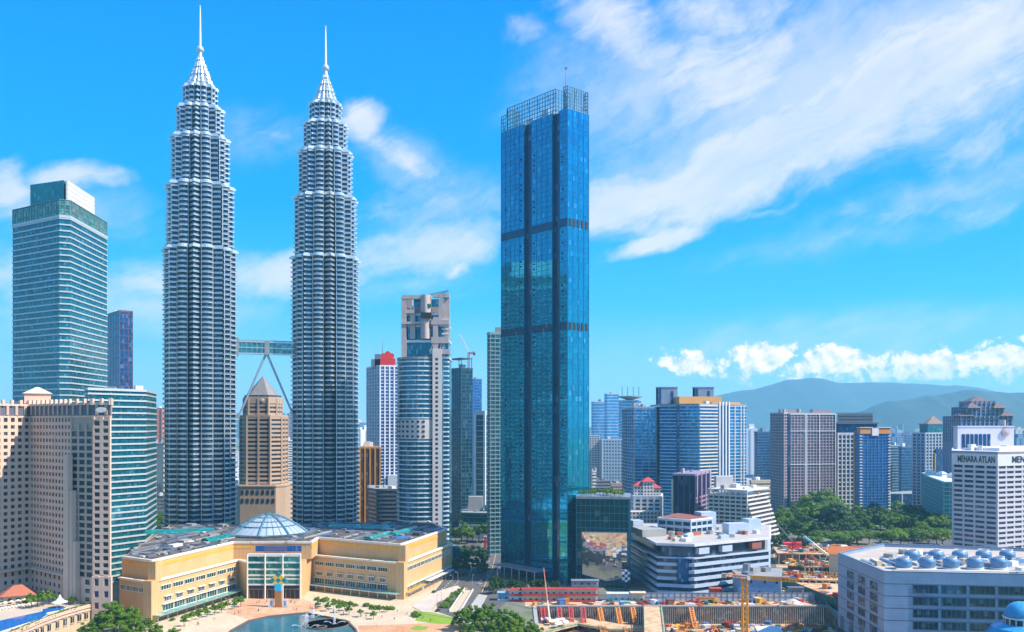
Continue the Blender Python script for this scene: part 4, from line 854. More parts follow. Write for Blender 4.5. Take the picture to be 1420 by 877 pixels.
# curved concrete apartment tower with stepped crown
D = 722; cxp, R_ = gx(587.5, D), 18.6
arcp = [(cxp - 4 + R_ * math.cos(t), D + 14 + R_ * math.sin(t)) for t in [math.radians(a) for a in range(180, 316, 15)]]
xr = gx(624, D); foot = arcp + [(gx(601, D), D - 2.0), (gx(613, D), D - .5), (xr - 1, D + 9), (xr - 1, D + 34), (arcp[0][0], D + 34)]
zt = gz(498, D); zfull = gz(412, D); CN = plain((.52, .50, .50), .6, .15, .12); CG = glass((.01, .14, .22), .5, .09, 1.5, 3.4, .45, .12, .03)
r, lp, c = tower('curved_tower', 'tall grey curved apartment tower with white rails and unfinished framework crown', 'apartment tower', foot, zt, fh=3.75, gl=CG, bits=0)
arl = loc_(arcp, c); rail = MB().prism(offs(arl + loc_([(arcp[-1][0], D + 20), (arcp[0][0], D + 20)], c), .8), 0, .9).mesh('balcony_rail'); k = 0; z = 6.0
RAILM = plain((.70, .74, .78), .35, .1, .2, .2)
while z < gz(412 + 50, D):
    if z < zt - 1: mk('balcony_rail', rail, RAILM, r, (0, 0, z))
    z += 3.75
mls = MB()
for p in arl[::2]: mls.bar((p[0], p[1], 0), (p[0], p[1], zt), .22)
mk('mullion', mls, GREYM, r)
gr = MB(); q0 = loc_([(gx(600, D), D - 2.6), (gx(613, D), D - 1.2)], c); a, b = Vector(q0[0]), Vector(q0[1]); m_ = (a + b) / 2; rz = math.atan2((b - a).y, (b - a).x); l = (b - a).length
mk('service_pier', MB().box((0, 0, (zt + 8) / 2), (l, 3, zt + 8)), CN, r, (m_.x, m_.y, 0), rz)
sw = MB().box((0, 0, 0), (2, .3, 1.8)).mesh('window'); z = 12
while z < zt: mk('window', sw, BLACKF, r, (m_.x - .2, m_.y - 1.55, z), rz); z += 3.75
bal = MB().prism([(-3.5, -3), (1.5, -2.6), (2.2, 0), (2.2, 3), (-3.5, 3)], 0, 1.0).mesh('balcony'); q1 = loc_([(xr - 3.2, D + 4)], c)[0]; z = 6.0
while z < gz(440, D): mk('balcony', bal, RAILM, r, (q1[0], q1[1], z)); z += 3.75
# panelled storeys part-way up
pz0, pz1 = gz(609, D), gz(582, D); pan = MB().prism(offs(arl + loc_([(arcp[-1][0], D + 20), (arcp[0][0], D + 20)], c), .95), pz0, pz1).mesh('panelled_storey'); mk('panelled_storey', pan, CN, r)
for j in range(4):
    for i in range(7):
        t = math.radians(205 + i * 13); p = (cxp - 4 + (R_ + 1.0) * math.cos(t) - c[0], D + 14 + (R_ + 1.0) * math.sin(t) - c[1]); mk('window', sw, BLACKF, r, (*p, pz0 + 2.2 + j * 3.9), t + math.pi / 2)
# crown
CR = plain((.50, .43, .41), .7, .2, .15); cr = lambda px, d=0: (gx(px, D) - c[0], D + d - c[1])
steps = [(557, 622, 498, 474, 3), (557, 621, 474, 452, 5), (558, 606, 452, 436, 6)]
p0, p1 = cr(563, 9), cr(619, 9); mk('crown_core', MB().prism([p0, p1, (p1[0], p1[1] + 18), (p0[0], p0[1] + 18)], gz(498, D), gz(424, D)), CR, r); p0, p1 = cr(572, 9.5), cr(612, 9.5); mk('crown_core', MB().prism([p0, p1, (p1[0], p1[1] + 14), (p0[0], p0[1] + 14)], gz(424, D), gz(413, D)), CG, r)
for px0, px1, ya, yb, dd in steps:
    p0, p1 = cr(px0, dd), cr(px1, dd - 2); mk('crown_glazing', MB().prism([p0, p1, (p1[0], p1[1] + 24), (p0[0], p0[1] + 24)], gz(ya, D), gz(yb, D)), CG, r)
    for z in (gz(ya, D) + .2, gz(yb, D) - .5): mk('floor_band', MB().prism([(p0[0] - .7, p0[1] - 1), (p1[0] + .7, p1[1] - 1), (p1[0] + .7, p1[1] + 24), (p0[0] - .7, p0[1] + 24)], z, z + 1.6), RAILM, r)
z0, z1 = gz(498, D), gz(410, D)
for px, wd, y0, y1, d in ((560, 4, 498, 412, 2), (572, 4, 470, 425, 3), (604, 4, 498, 440, 1), (619, 5, 470, 408, 4), (566, 5, 432, 412, 8), (611, 3, 445, 408, 2)): p = cr(px, d); mk('crown_pier', MB().box((0, 0, (gz(y1, D) - gz(y0, D)) / 2), (wd, 3.5, gz(y1, D) - gz(y0, D))), CR, r, (p[0], p[1], gz(y0, D)))
for px0, px1, y, h, d in ((557, 590, 412, 3, 2), (557, 575, 432, 3, 2.2), (600, 623, 410, 3, 2.4), (598, 623, 447, 4, 1), (598, 622, 472, 5, 1), (596, 624, 488, 4, .6), (557, 600, 448, 2, 1.5)): p, q = cr(px0, d), cr(px1, d); mk('crown_beam', MB().box((0, 0, 0), (q[0] - p[0], 4, h)), CR, r, ((p[0] + q[0]) / 2, p[1], gz(y, D)))
cv = MB(); n = 12  # tall curved shell in the middle of the crown
pts = [cr(583 + 14 * i / n, 1.0 - 3 * math.sin(math.pi * i / n)) for i in range(n + 1)]; cv.prism(pts + [cr(597, 8), cr(583, 8)], gz(470, D), gz(409, D)); mk('crown_shell', cv, CR, r)
mk('crown_slot', MB().box((0, 0, 0), (8.4, 3, 4.6)), BLACKF, r, (cr(591, -1)[0], cr(591, -1.2)[1], gz(438, D)))
mk('roof_plant', MB().box((0, 0, 1.2), (4, 3, 2.4)), GREENP, r, (*cr(594, 0), gz(426, D)))
p, q = cr(590, 6), cr(622, 0); mk('roof_boom', MB().lattice((*p, gz(409, D)), (*q, gz(404, D)), 1.2, 1.5, .16), GREYM, r)
s = MB()
for i in range(5): a, b = cr(597 + i * 4, -.6), cr(601 + i * 4, -.6); s.bar((*a, gz(490, D)), (*b, gz(474, D)), .35)
mk('crown_brace', s, CR, r)
# blue and white tower with red flower sign
BW = plain((.62, .66, .74), .4); fb = rect(509, 527, 553, 1110, 62); zt = gz(508, 1110)
r, lp, c = tower('striped_tower', 'blue glass and white pier tower topped by a red flower sign', 'office tower', fb, zt, fh=4.2, gl=glass((.02, .07, .22), .5, .1), bm=BW, hb=.9, bo=.1, pier=(BW, 6.5, 1.8, .8), bits=2)
for k, (px0, px1, y) in enumerate(((514, 545, 498), (519, 538, 491))): p0, p1 = gx(px0, 1120) - c[0], gx(px1, 1120) - c[0]; mk('stepped_roof', MB().prism([(p0, -14), (p1, -14), (p1, 14), (p0, 14)], zt, gz(y, 1120)), GREYM, r)
mk('spire', MB().bar((0, 0, zt + 14), (0, 0, gz(468, 1120)), .6, .2, 6).lathe([(1.6, zt + 14), (.6, zt + 24)], 6), STEEL, r)
q = (gx(538, 1100) - c[0], 1098 - c[1]); s = MB().box((0, 0, 4), (18, 1.5, 8)); mk('sign_panel', s, plain((.75, .02, .02), .4), r, (*q, zt + 1), .2)
s = MB()
for i, (x, z, rd) in enumerate(((0, 13, 3.6), (4.8, 11, 3.2), (-4.8, 11, 3.0), (1, 9, 3.5))): s.add([(x + rd * math.cos(j * math.pi / 8), -.4 - i * .01, z + rd * math.sin(j * math.pi / 8)) for j in range(16)] + [(x + rd * math.cos(j * math.pi / 8), .4, z + rd * math.sin(j * math.pi / 8)) for j in range(16)], [tuple(range(16))[::-1], tuple(range(16, 32))] + [(j, (j + 1) % 16, 16 + (j + 1) % 16, 16 + j) for j in range(16)])
mk('flower_sign', s, plain((.75, .03, .02), .4), r, (*q, zt + 1), .2)
mk('white_podium', MB().box((0, 0, gz(660, 1100) / 2), (30, 10, gz(660, 1100))), WHITE, r, (gx(548, 1095) - c[0] + 4, -22, 0))
# gold framed brown block, dark louvred block
GO = plain((.52, .26, .06), .45, .2, .2, .2)
tower('gold_block', 'brown office block with gold vertical frames beside the twin tower', 'office building', rect(495, 499, 527, 880, 75), gz(622, 880), gl=glass((.12, .05, .03), .3, .12, 2, 3), pier=(GO, 5, 1.4, .8), bm=None, bits=3, roof=GO)
tower('louvred_block', 'low dark grey office block with horizontal louvres at the foot of the curved tower', 'office building', [W(511, 815), W(522, 800), W(556, 800), W(556, 840), W(511, 850)], gz(680, 805), fh=3.6, gl=glass((.05, .06, .08), .3, .15), bm=SLATE, hb=1.6, bo=.7, bits=3)
# towers between the curved tower and the blue skyscraper
r, lp, c = tower('dark_tower', 'dark teal glass tower still under construction with a crane on its roof', 'tower', rect(622, 640, 655, 900, 55), gz(512, 900), fh=3.8, gl=glass((.012, .06, .10), .5, .1, 1.5, 3.8, .6, .12), bm=plain((.03, .09, .12), .4), hb=.8, bo=.3, mull=(FR, 4, .4, .4), bits=2)
ht = r['top']; s = MB()
for p in offs(lp, -.5): s.bar((*p, ht), (*p, ht + 9), .5)
q = offs(lp, .3); s.prism(q, ht + 9, ht + 10); mk('bare_frame', s, plain((.10, .13, .16), .7), r)
k_ = thing('roof_crane', 'red and white luffing crane on the roof of the dark unfinished tower', 'crane', (gx(650, 895), 893, gz(512, 900)))
mk('mast', MB().lattice((0, 0, 0), (0, 0, 16), 1.8, 2, .25), RED, k_); mk('jib', MB().lattice((0, 0, 16), (-9, 0, 34), 1.3, 2, .22), WHITE, k_); mk('counter_jib', MB().lattice((0, 0, 15), (6, 0, 16), 1.5, 2, .25).box((5.5, 0, 14.5), (2.5, 2, 2.5)), RED, k_)
tower('blue_block', 'plain bright blue glass tower half hidden behind the dark unfinished tower', 'tower', rect(653, 657, 668, 1250, 70), gz(527, 1250), fh=4, gl=glass((.03, .16, .42), .5, .12), bm=BLUEP, hb=1, bits=1)
tower('teal_slab', 'narrow teal tower with a white edge strip and white cap', 'tower', rect(659, 672, 680, 1000, 20), gz(575, 1000), fh=6, gl=TEALG, bm=WB, hb=.6, bo=.3, pier=(WHITE, 12, 2.2, 1.2), bits=0, roof=WHITE, par=4)
tower('balcony_tower', 'tall teal residential tower with balconies tucked behind the blue skyscraper', 'tower', rect(677, 680, 705, 760, 70), gz(463, 760), fh=3.5, gl=glass((.03, .14, .17), .4, .1, 1.5, 3.5, .5, .15), bm=plain((.20, .34, .36), .4), hb=.8, bo=.9, mull=(GREYM, 3.6, .5, .8), bits=2)
r, lp, c = tower('teal_podium', 'low green glass podium building with white lower storey near the street trees', 'building', [W(638, 905), W(640, 870), W(694, 860), W(700, 905)], gz(713, 870), fh=5, gl=glass((.01, .12, .11), .4, .1), bm=plain((.04, .2, .18), .4), hb=.8, bits=2)
mk('white_storey', MB().prism(offs(lp, 1.2), 0, gz(727, 870)), WHITE, r); box_part(r, 'roof_block', (-6, 4, gz(713, 870) + 1.5), (14, 10, 14), CONC); box_part(r, 'roof_block', (9, 0, gz(713, 870) + 1.5), (12, 12, 6), TEALG)
for px, D_, py, wd, mt in ((618, 690, 752, 6, PALE), (624, 694, 755, 4, PALE), (632, 690, 758, 7, TEALG)):
    if px != 624: tag(mk('curved_pylon', MB().lathe([(wd / 2, 0), (wd / 2, gz(py, D_) - 1), (wd / 2 - .5, gz(py, D_))], 20), mt, None, (*W(px, D_), 0)), 'cream rounded pylon behind the far mall corner' if px == 618 else 'teal rounded kiosk tower between the mall corner and road', 'pylon')
# ------------------------------------------------------------------ towers on the east side
BGL = glass((.005, .22, .50), .6, .08, 1.5, 3.5, .45, .12, .03); BGD = glass((.008, .07, .20), .45, .1, 1.5, 3.5, .5, .1); LB = plain((.50, .60, .68), .4, .12, .2, .2); WP = plain((.74, .74, .74), .5, .1)
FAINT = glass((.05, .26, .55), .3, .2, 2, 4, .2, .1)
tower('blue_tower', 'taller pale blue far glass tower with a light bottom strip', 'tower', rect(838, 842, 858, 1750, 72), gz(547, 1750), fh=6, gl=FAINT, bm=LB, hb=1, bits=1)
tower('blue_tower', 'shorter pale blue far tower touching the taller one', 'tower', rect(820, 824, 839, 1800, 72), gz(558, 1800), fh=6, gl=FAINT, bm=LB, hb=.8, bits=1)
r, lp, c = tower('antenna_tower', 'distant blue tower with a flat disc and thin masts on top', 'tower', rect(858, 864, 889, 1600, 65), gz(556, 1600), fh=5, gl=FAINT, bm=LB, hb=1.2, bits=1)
mk('disc', MB().lathe([(4, r['top']), (22, r['top'] + 5), (22, r['top'] + 7), (4, r['top'] + 8)], 24), GREYM, r)
for k in range(4): mk('mast', MB().bar((-14 + 10 * k, 0, r['top'] + 7), (-14 + 10 * k, 0, r['top'] + 24), .6), DARK, r)
r, lp, c = tower('white_hotel', 'far white slab hotel with an even grid of windows', 'hotel', [W(833, 1370), W(836, 1350), W(864, 1345), W(864, 1390), W(833, 1390)], gz(611, 1350), fh=5, gl=glass((.10, .2, .32), .2, .2), bm=WP, hb=2.8, bo=.5, pier=(WP, 4.6, 1.9, .8), bits=1)
box_part(r, 'side_wing', (-26, 14, 0), (24, 30, gz(604, 1380)), winwall((.66, .64, .66)))
# condominium towers with shared orange roof
WR = plain((.66, .70, .74), .4, .1, .2, .1); ORG = plain((.72, .36, .10), .6, .12)
tower('condo_tower', 'blue condominium tower whose white balcony edge separates it from the wider one', 'apartment tower', [W(868, 1010), W(880, 985), W(910, 985), W(914, 1003), (gx(914, 1003), 1040), (gx(868, 1010), 1040)], gz(566, 985), fh=3.6, gl=BGL, bm=plain((.34, .54, .68), .4), hb=.7, bo=.5, mull=(GREYM, 7, .8, .6), bits=3)
zc = gz(562, 960)
cf = [W(915, 975), W(969, 955), W(997, 975), W(1010, 985), W(1035, 1000), (gx(1035, 1000), 1060), (gx(915, 975), 1040)]
r, lp, c = tower('condo_tower', 'wide blue condominium tower with pale balconies and orange penthouse roof', 'apartment tower', cf, zc, fh=3.6, gl=BGL, bits=3)
es = [(Vector(cf[i]), Vector(cf[i + 1])) for i in range(4)]
def face_bands(i, mat, hb, out, name, f0=0, f1=1):
    a, b = es[i]; e = (b - a).normalized(); nn = Vector((e.y, -e.x)); p, q = a.lerp(b, f0), a.lerp(b, f1); m_ = (p + q) / 2 + nn * out / 2 - Vector(c); me = MB().box((0, 0, hb / 2), ((q - p).length, out, hb)).mesh(name); z = 3.0
    while z < zc: mk(name, me, mat, r, (m_.x, m_.y, z), math.atan2(e.y, e.x)); z += 3.6
face_bands(0, plain((.48, .64, .74), .4), .9, .6, 'floor_band', 0, .44); face_bands(0, plain((.48, .64, .74), .4), .9, .6, 'floor_band', .5, 1); face_bands(1, plain((.72, .60, .46), .5), 1.2, 1.6, 'balcony', 0, .9); face_bands(3, WR, .6, .5, 'floor_band')
a, b = es[2]; e = (b - a).normalized(); nn = Vector((e.y, -e.x))
for k in range(4): p = a.lerp(b, k / 3) + nn * .5 - Vector(c); mk('fin', MB().box((0, 0, zc / 2 + 2), (1.6, 1.8, zc + 4)), WP, r, (p.x, p.y, 0), math.atan2(e.y, e.x))
a, b = es[3]; e = (b - a).normalized(); nn = Vector((e.y, -e.x))
for k in (2, 4, 5): p = a.lerp(b, k / 6) + nn * .4 - Vector(c); mk('fin', MB().box((0, 0, zc / 2), (.9, 1.2, zc)), WP, r, (p.x, p.y, 0), math.atan2(e.y, e.x))
mk('roof_slot', MB().box((0, 0, zc / 2), (3.2, 2, zc)), BGD, r, (es[0][0].lerp(es[0][1], .47).x - c[0], es[0][0].lerp(es[0][1], .47).y - c[1] - .4, 0))
for px0, px1, y0, y1, D in ((942, 1003, 562, 550, 985), (1000, 1029, 570, 558, 1002)):
    x0, x1 = gx(px0, D) - c[0], gx(px1, D) - c[0]; mk('penthouse', MB().prism([(x0, D - c[1]), (x1, D - c[1] + 8), (x1, D - c[1] + 44), (x0, D - c[1] + 40)], gz(y0, D) - 6, gz(y1, D)), ORG, r)
for px0, px1, y, D, lb_ in ((911, 938, 538, 1020, 'blue grey roof fin slab above the gap of the two condominium towers'), (962, 988, 538, 1065, 'blue grey fin slab rising behind the orange penthouse roof')):
    s = thing('lift_tower', lb_, 'lift tower', (gx((px0 + px1) / 2, D), D, 0)); wd = gx(px1, D) - gx(px0, D); zt = gz(y, D)
    mk('wall', MB().box((0, 0, zt / 2), (wd, 14, zt)), plain((.26, .33, .44), .5), s); mk('side_glazing', MB().box((-wd * .42, -1, zt / 2), (wd * .16, 14, zt - 1)), BGD, s); mk('slot', MB().box((wd * .22, -7, zt - 16), (3, .4, 24)), BGD, s); mk('cap', MB().box((0, 0, zt + .3), (wd + 1, 15, 1)), GREYM, s)
# white hotel with red roofs
f_ = [W(874, 880), W(880, 862), W(916, 858), W(918, 890)]
r, lp, c = tower('red_roof_hotel', 'white stepped hotel with small red hip roofs and balconies', 'hotel', f_, gz(690, 860), fh=3.8, gl=glass((.12, .10, .10), .2, .2), bm=WP, hb=1.7, bo=.7, pier=(WP, 6, 1.8, 1.1), bits=0)
for px, y, wd in ((888, 674, 12), (899, 668, 11), (908, 677, 12), (890, 684, 9)):
    x = gx(px, 868) - c[0]; z = gz(y, 868); zb = gz(700, 868); mk('upper_wing', MB().box((0, 0, (z - zb) / 2), (wd, 10, z - zb)), winwall((.72, .70, .68), pw=3, ph=3.4), r, (x, -2 + wd % 5, zb)); q = [(-wd / 2 - .8, -6), (wd / 2 + .8, -6), (wd / 2 + .8, 6), (-wd / 2 - .8, 6)]
    mk('hip_roof', MB().prism(q, z, z + 4, top=[(p[0] * .15, p[1] * .15) for p in q]), plain((.55, .05, .05), .6), r, (x, -2 + wd % 5, 0))
for k in range(4): x = gx(878 + 9 * k, 850) - c[0]; mk('red_awning', MB().box((0, 0, 0), (5, 2, .5)), RED, r, (x, -18 + k, gz(716, 850)))
mk('front_wing', MB().box((0, 0, gz(710, 846) / 2), (27, 12, gz(710, 846))), winwall((.72, .68, .62), pw=3.4, ph=3.6), r, (gx(893, 846) - c[0], -20, 0))
# dark purple office
PU = plain((.13, .11, .24), .45, .2, .2, .2); PUL = plain((.36, .26, .36), .5)
f_ = rect(933, 964, 985, 800, 25)
r, lp, c = tower('purple_office', 'dark blue and mauve office block between the red roofed hotel and stepped white building', 'office building', f_, gz(660, 800), fh=4, gl=glass((.02, .025, .07), .3, .15, 2, 4, .4, .08), bm=None, mull=(PU, 4.5, .6, .5), bits=2, roof=PUL)
a, b = Vector(lp[1]), Vector(lp[2]); e = (b - a).normalized(); nn = Vector((e.y, -e.x))
for k in range(4): p = a.lerp(b, .08 + k * .28) + nn * .4; mk('pier', MB().box((0, 0, r['top'] / 2), (3.2, 1.2, r['top'])), PUL, r, (p.x, p.y, 0), math.atan2(e.y, e.x))
bm_ = MB().box((0, 0, 0), ((b - a).length, .7, 1.5)).mesh('floor_band')
for k in range(1, 12): m_ = (a + b) / 2 + nn * .3; mk('floor_band', bm_, PUL, r, (m_.x, m_.y, k * 4.0), math.atan2(e.y, e.x))
mk('edge_wall', MB().box((0, 0, r['top'] / 2), (1.6, 1.6, r['top'] + 2)), WP, r, (lp[2][0], lp[2][1], 0)); mk('edge_wall', MB().box((0, 0, r['top'] / 2), (1.6, 1.6, r['top'] - 10)), CREAM, r, (lp[0][0] - .5, lp[0][1], 0))
# white stepped building
WS = plain((.66, .62, .57), .6, .12); f_ = rect(982, 1036, 1066, 770, 38); c = cen(f_); lp = loc_(f_, c); t = thing('stepped_building', 'white office block with stepped slanting terraces on its front', 'office building', (*c, 0))
zt = gz(682, 770); n = int(zt / 3.5); gb = glass((.07, .07, .08), .2, .2, 2, 2, .4)
a, b, cc_ = Vector(lp[0]), Vector(lp[1]), Vector(lp[2]); eb = (cc_ - b).normalized(); nb_ = Vector((eb.y, -eb.x))
for k in range(n):
    z = k * 3.5; o_ = max(0, (n - 2 - k)) * 1.15
    q = [a - Vector((0, 0)), b + nb_ * 0 - (b - a).normalized() * -o_, cc_ + (b - a).normalized() * o_, Vector(lp[3])]; q = [(p.x, p.y) for p in q]
    mk('storey', MB().prism(offs(q, -.8), z, z + 3.5), gb, t); mk('floor_band', MB().prism(q, z + 2.0, z + 3.48), WS, t)
posts(t, f_, c, 0, zt, 5.5, .8, .6, WS, 'pier', True, edges=edges_seen(f_)[:1])
mk('roof', MB().prism(offs(lp, .4), zt, zt + 1.2), WS, t); box_part(t, 'roof_block', (-12, 6, zt + 1.2), (15, 9, 10), WS); roofbits(t, lp, zt + 1.2, 7, [WS, CONC], 4, 3)
p = (b + cc_) / 2 + nb_ * .5; mk('logo_panel', MB().box((0, 0, 0), (2.6, .4, 1.6)), ORANGE, t, (p.x, p.y, zt - 2.6), math.atan2(eb.y, eb.x))
# low blue-white banded building in the middle distance
f_ = [W(873, 668), W(913, 588), W(962, 582), W(1066, 618), W(1066, 690), W(880, 700)]
BWH = plain((.46, .55, .66), .45, .12, .15); gb2 = glass((.02, .06, .12), .4, .12, 1.5, 3, .6, .15)
zt = gz(757, 585); r, lp, c = tower('banded_block', 'low wide blue and white banded block beside the mirrored annex', 'commercial building', f_, zt - 8, fh=4.6, gl=gb2, bm=BWH, hb=2.1, bo=1.2, bits=0, par=.6)
mk('recess', MB().prism(offs(lp, -2.5), zt - 8, zt), gb2, r); mk('roof', MB().prism(offs(lp, 1.6), zt, zt + 1.6), plain((.66, .67, .69), .5), r); mk('roof_deck', MB().prism(offs(lp, .4), zt + 1.603, zt + 1.7), plain((.46, .42, .38)), r)
a, b = Vector(lp[1]), Vector(lp[2]); m_ = a.lerp(b, .72); mk('entrance_bay', MB().box((0, 0, 11), (9, 3, 15)), BGD, r, (m_.x, m_.y - .8, 5), .1)
for i, k in ((2, .12), (2, .42), (2, .82)):
    a, b = Vector(lp[i]), Vector(lp[i + 1]); e = (b - a).normalized(); p = a.lerp(b, k); nn = Vector((e.y, -e.x)) ; mk('roof_lodge', MB().box((0, 0, 0), (9, 4, 4)), BWH if k < .5 else plain((.30, .10, .07)), r, (p.x - nn.x, p.y - nn.y, zt - 3.4), math.atan2(e.y, e.x))
z2 = zt + 1.7; hb_ = [(gx(913, 640) - c[0], 640 - c[1]), (gx(958, 625) - c[0], 625 - c[1]), (gx(987, 640) - c[0], 640 - c[1]), (gx(940, 668) - c[0], 668 - c[1])]
mk('upper_block', MB().prism(hb_, z2, z2 + 10), gb2, r); bands(r, hb_, z2, z2 + 10.5, 4.5, 1.8, .4, BWH, 'upper_band'); mk('upper_roof', MB().prism(offs(hb_, .6), z2 + 10, z2 + 11), WHITE, r); mk('red_roof', MB().prism(offs(hb_, -1.2), z2 + 11.003, z2 + 11.4), plain((.28, .09, .06)), r)
posts(r, [(p[0] + c[0], p[1] + c[1]) for p in hb_], c, z2, z2 + 10, 6, .8, .5, BWH, 'upper_pier', True)
for (px, D, s) in ((978, 650, (12, 10, 14)), (1020, 640, (16, 9, 7)), (1042, 650, (10, 9, 9)), (882, 650, (8, 8, 8)), (895, 640, (16, 12, 4)), (903, 622, (18, 10, 5))): mk('roof_block', MB().box((0, 0, s[2] / 2), s), BWH if s[2] > 6 else CONC, r, (gx(px, D) - c[0], D - c[1], z2), .3)
roofbits(r, lp, z2, 44, [CONC, BWH, GREYM, WHITE, ROOFG, TERRA, CREAM], 2.6, 8)
af = [W(1016, 592), W(1024, 570), W(1083, 566), W(1084, 600)]
r, lp, c = tower('blue_annex', 'plain blue grey windowless annex behind the yellow tower crane', 'building', af, gz(800, 575), gl=plain((.22, .34, .52), .6, .15, .15), bits=4)
a, b = Vector(lp[1]), Vector(lp[2]); e = (b - a).normalized(); nn = Vector((e.y, -e.x))
for k, z in ((.12, 4), (.2, 4), (.5, 4), (.85, 4), (.3, 11), (.62, 11), (.9, 11)): p = a.lerp(b, k) + nn * .1; mk('window', MB().box((0, 0, 0), (1.1, .4, 2)), BLACKF, r, (p.x, p.y, z), math.atan2(e.y, e.x))
# residential towers further east
tower('dark_slab', 'plain dark navy slab tower with no trim, shorter than the beige gridded one', 'tower', rect(1046, 1050, 1069, 1300, 60), gz(600, 1300), fh=4, gl=glass((.008, .07, .20), .45, .12), bm=plain((.05, .10, .18), .5), hb=.8, bits=1)
BG2 = plain((.46, .36, .38), .6, .12)
D = 1110; fbg = [W(1069, 1140), W(1087, 1105), W(1092, 1113), W(1158, 1128), W(1158, 1180), W(1069, 1190)]; zt = gz(574, D)
r, lp, c = tower('beige_apartments', 'wide beige and mauve apartment tower with white cross frames', 'apartment tower', fbg, zt, fh=3.7, gl=glass((.14, .13, .19), .3, .12, 1.6, 3.6, .5, .2), bm=BG2, hb=1.0, bo=.6, mull=(BG2, 4.4, .7, .9), bits=2)
a, b = Vector(lp[2]), Vector(lp[3]); e = (b - a).normalized(); nn = Vector((e.y, -e.x)); rz = math.atan2(e.y, e.x)
for k in (0, .36, .39, .66, 1): p = a.lerp(b, k) + nn * 1.0; mk('white_frame', MB().box((0, 0, zt / 2), (.9, 1.0, zt)), WP, r, (p.x, p.y, 0), rz)
for z in (gz(598, D), zt - .6, gz(640, D) - 4): m_ = (a + b) / 2 + nn * 1.0; mk('white_frame', MB().box((0, 0, 0), ((b - a).length, 1.02, .9)), WP, r, (m_.x, m_.y, z), rz)
p = a + nn * .3; mk('dark_slot', MB().box((0, 0, zt / 2), (3.4, 2.4, zt)), BGD, r, (p.x + e.x * 1.2, p.y, 0), rz)
for px0, px1 in ((1082, 1104), (1126, 1150)): box_part(r, 'roof_block', (gx((px0 + px1) / 2, 1140) - c[0], 0, zt + 1.5), (gx(px1, 1140) - gx(px0, 1140), 12, 4.5), BG2)
f_ = rect(1157, 1162, 1217, 1170, 85); zt = gz(602, 1170)
r, lp, c = tower('lattice_tower', 'white square gridded tower with dark glass top storeys', 'tower', f_, zt, fh=5.6, gl=glass((.05, .10, .16), .4, .12), bm=WP, hb=1.3, bo=.6, pier=(WP, 5.4, 1.3, 1.0), bits=0)
mk('upper_glazing', MB().prism(offs(lp, -.3), zt + 1.5, gz(588, 1170)), BGD, r); mk('upper_slab', MB().prism(offs(lp, 1.2), gz(588, 1170), gz(586, 1170)), SLATE, r); q = offs(lp, -3); q = [(p[0] + (1.5 if i in (0, 3) else -2), p[1]) for i, p in enumerate(q)]
mk('top_storey', MB().prism(q, gz(586, 1170), gz(574, 1170)), SLATE, r); bands(r, q, gz(586, 1170), gz(573, 1170), 4, .6, .5, DARK, 'upper_band')
OR2 = plain((.70, .26, .05), .55, .15); f_ = rect(1185, 1192, 1233, 1080, 78); zt = gz(600, 1080)
r, lp, c = tower('orange_top_tower', 'blue apartment tower with orange crown panels and orange side strip', 'apartment tower', f_, zt, fh=3.5, gl=glass((.008, .20, .55), .5, .1, 1.5, 3.5, .4), bm=plain((.10, .25, .48), .4), hb=.6, bo=.4, mull=(plain((.08, .2, .4), .4), 5, .6, .6), bits=1)
a, b = Vector(lp[1]), Vector(lp[2]); e = (b - a).normalized(); nn = Vector((e.y, -e.x)); rz = math.atan2(e.y, e.x); L_ = (b - a).length
for k0, k1 in ((0, .38), (.62, 1)): m_ = a.lerp(b, (k0 + k1) / 2) + nn * .2; mk('orange_panel', MB().box((0, 0, 0), (L_ * (k1 - k0) + 1, 6, 7)), OR2, r, (m_.x, m_.y + 2, zt + 2), rz); mk('roof_lip', MB().box((0, 0, 4), (L_ * (k1 - k0) + 2.4, 8, .7)), WP, r, (m_.x, m_.y + 2, zt + 2), rz)
m_ = a.lerp(b, .5); mk('white_core', MB().box((0, 0, 0), (L_ * .22, 4, 9)), WP, r, (m_.x, m_.y, zt + .6), rz)
mk('orange_strip', MB().box((0, 0, zt / 2), (1.2, 1.6, zt)), OR2, r, (lp[0][0] - .3, lp[0][1] - .5, 0)); bal = MB().box((0, 0, .5), (3.2, 2.6, 1.0)).mesh('balcony'); z = 4
while z < zt - 4:
    mk('balcony', bal, WP, r, (a.x + 1, a.y - .9, z), rz); mk('balcony', bal, WP, r, (b.x - .6, b.y - .6, z), rz); z += 3.5
tower('navy_tower', 'taller navy glass tower of the dark pair behind the orange topped one', 'tower', rect(1246, 1250, 1268, 1260, 66), gz(621, 1260), fh=4, gl=glass((.01, .09, .24), .5, .1), bm=plain((.08, .16, .26), .4), hb=.7, bits=2)
tower('navy_tower', 'lighter navy tower with white window frames beside the orange topped one', 'tower', rect(1232, 1234, 1247, 1280, 70), gz(619, 1280), fh=4, gl=glass((.04, .14, .26), .45, .1), bm=plain((.3, .42, .52), .4), hb=.9, bits=2)
r, lp, c = tower('white_frame_block', 'low dark block with broad white frame under the navy towers', 'building', [W(1233, 1200), W(1234, 1190), W(1268, 1190), W(1268, 1220)], gz(685, 1190), fh=20, gl=BGD, bm=WP, hb=1.6, pier=(WP, 14, 1.4, .6), bits=0)
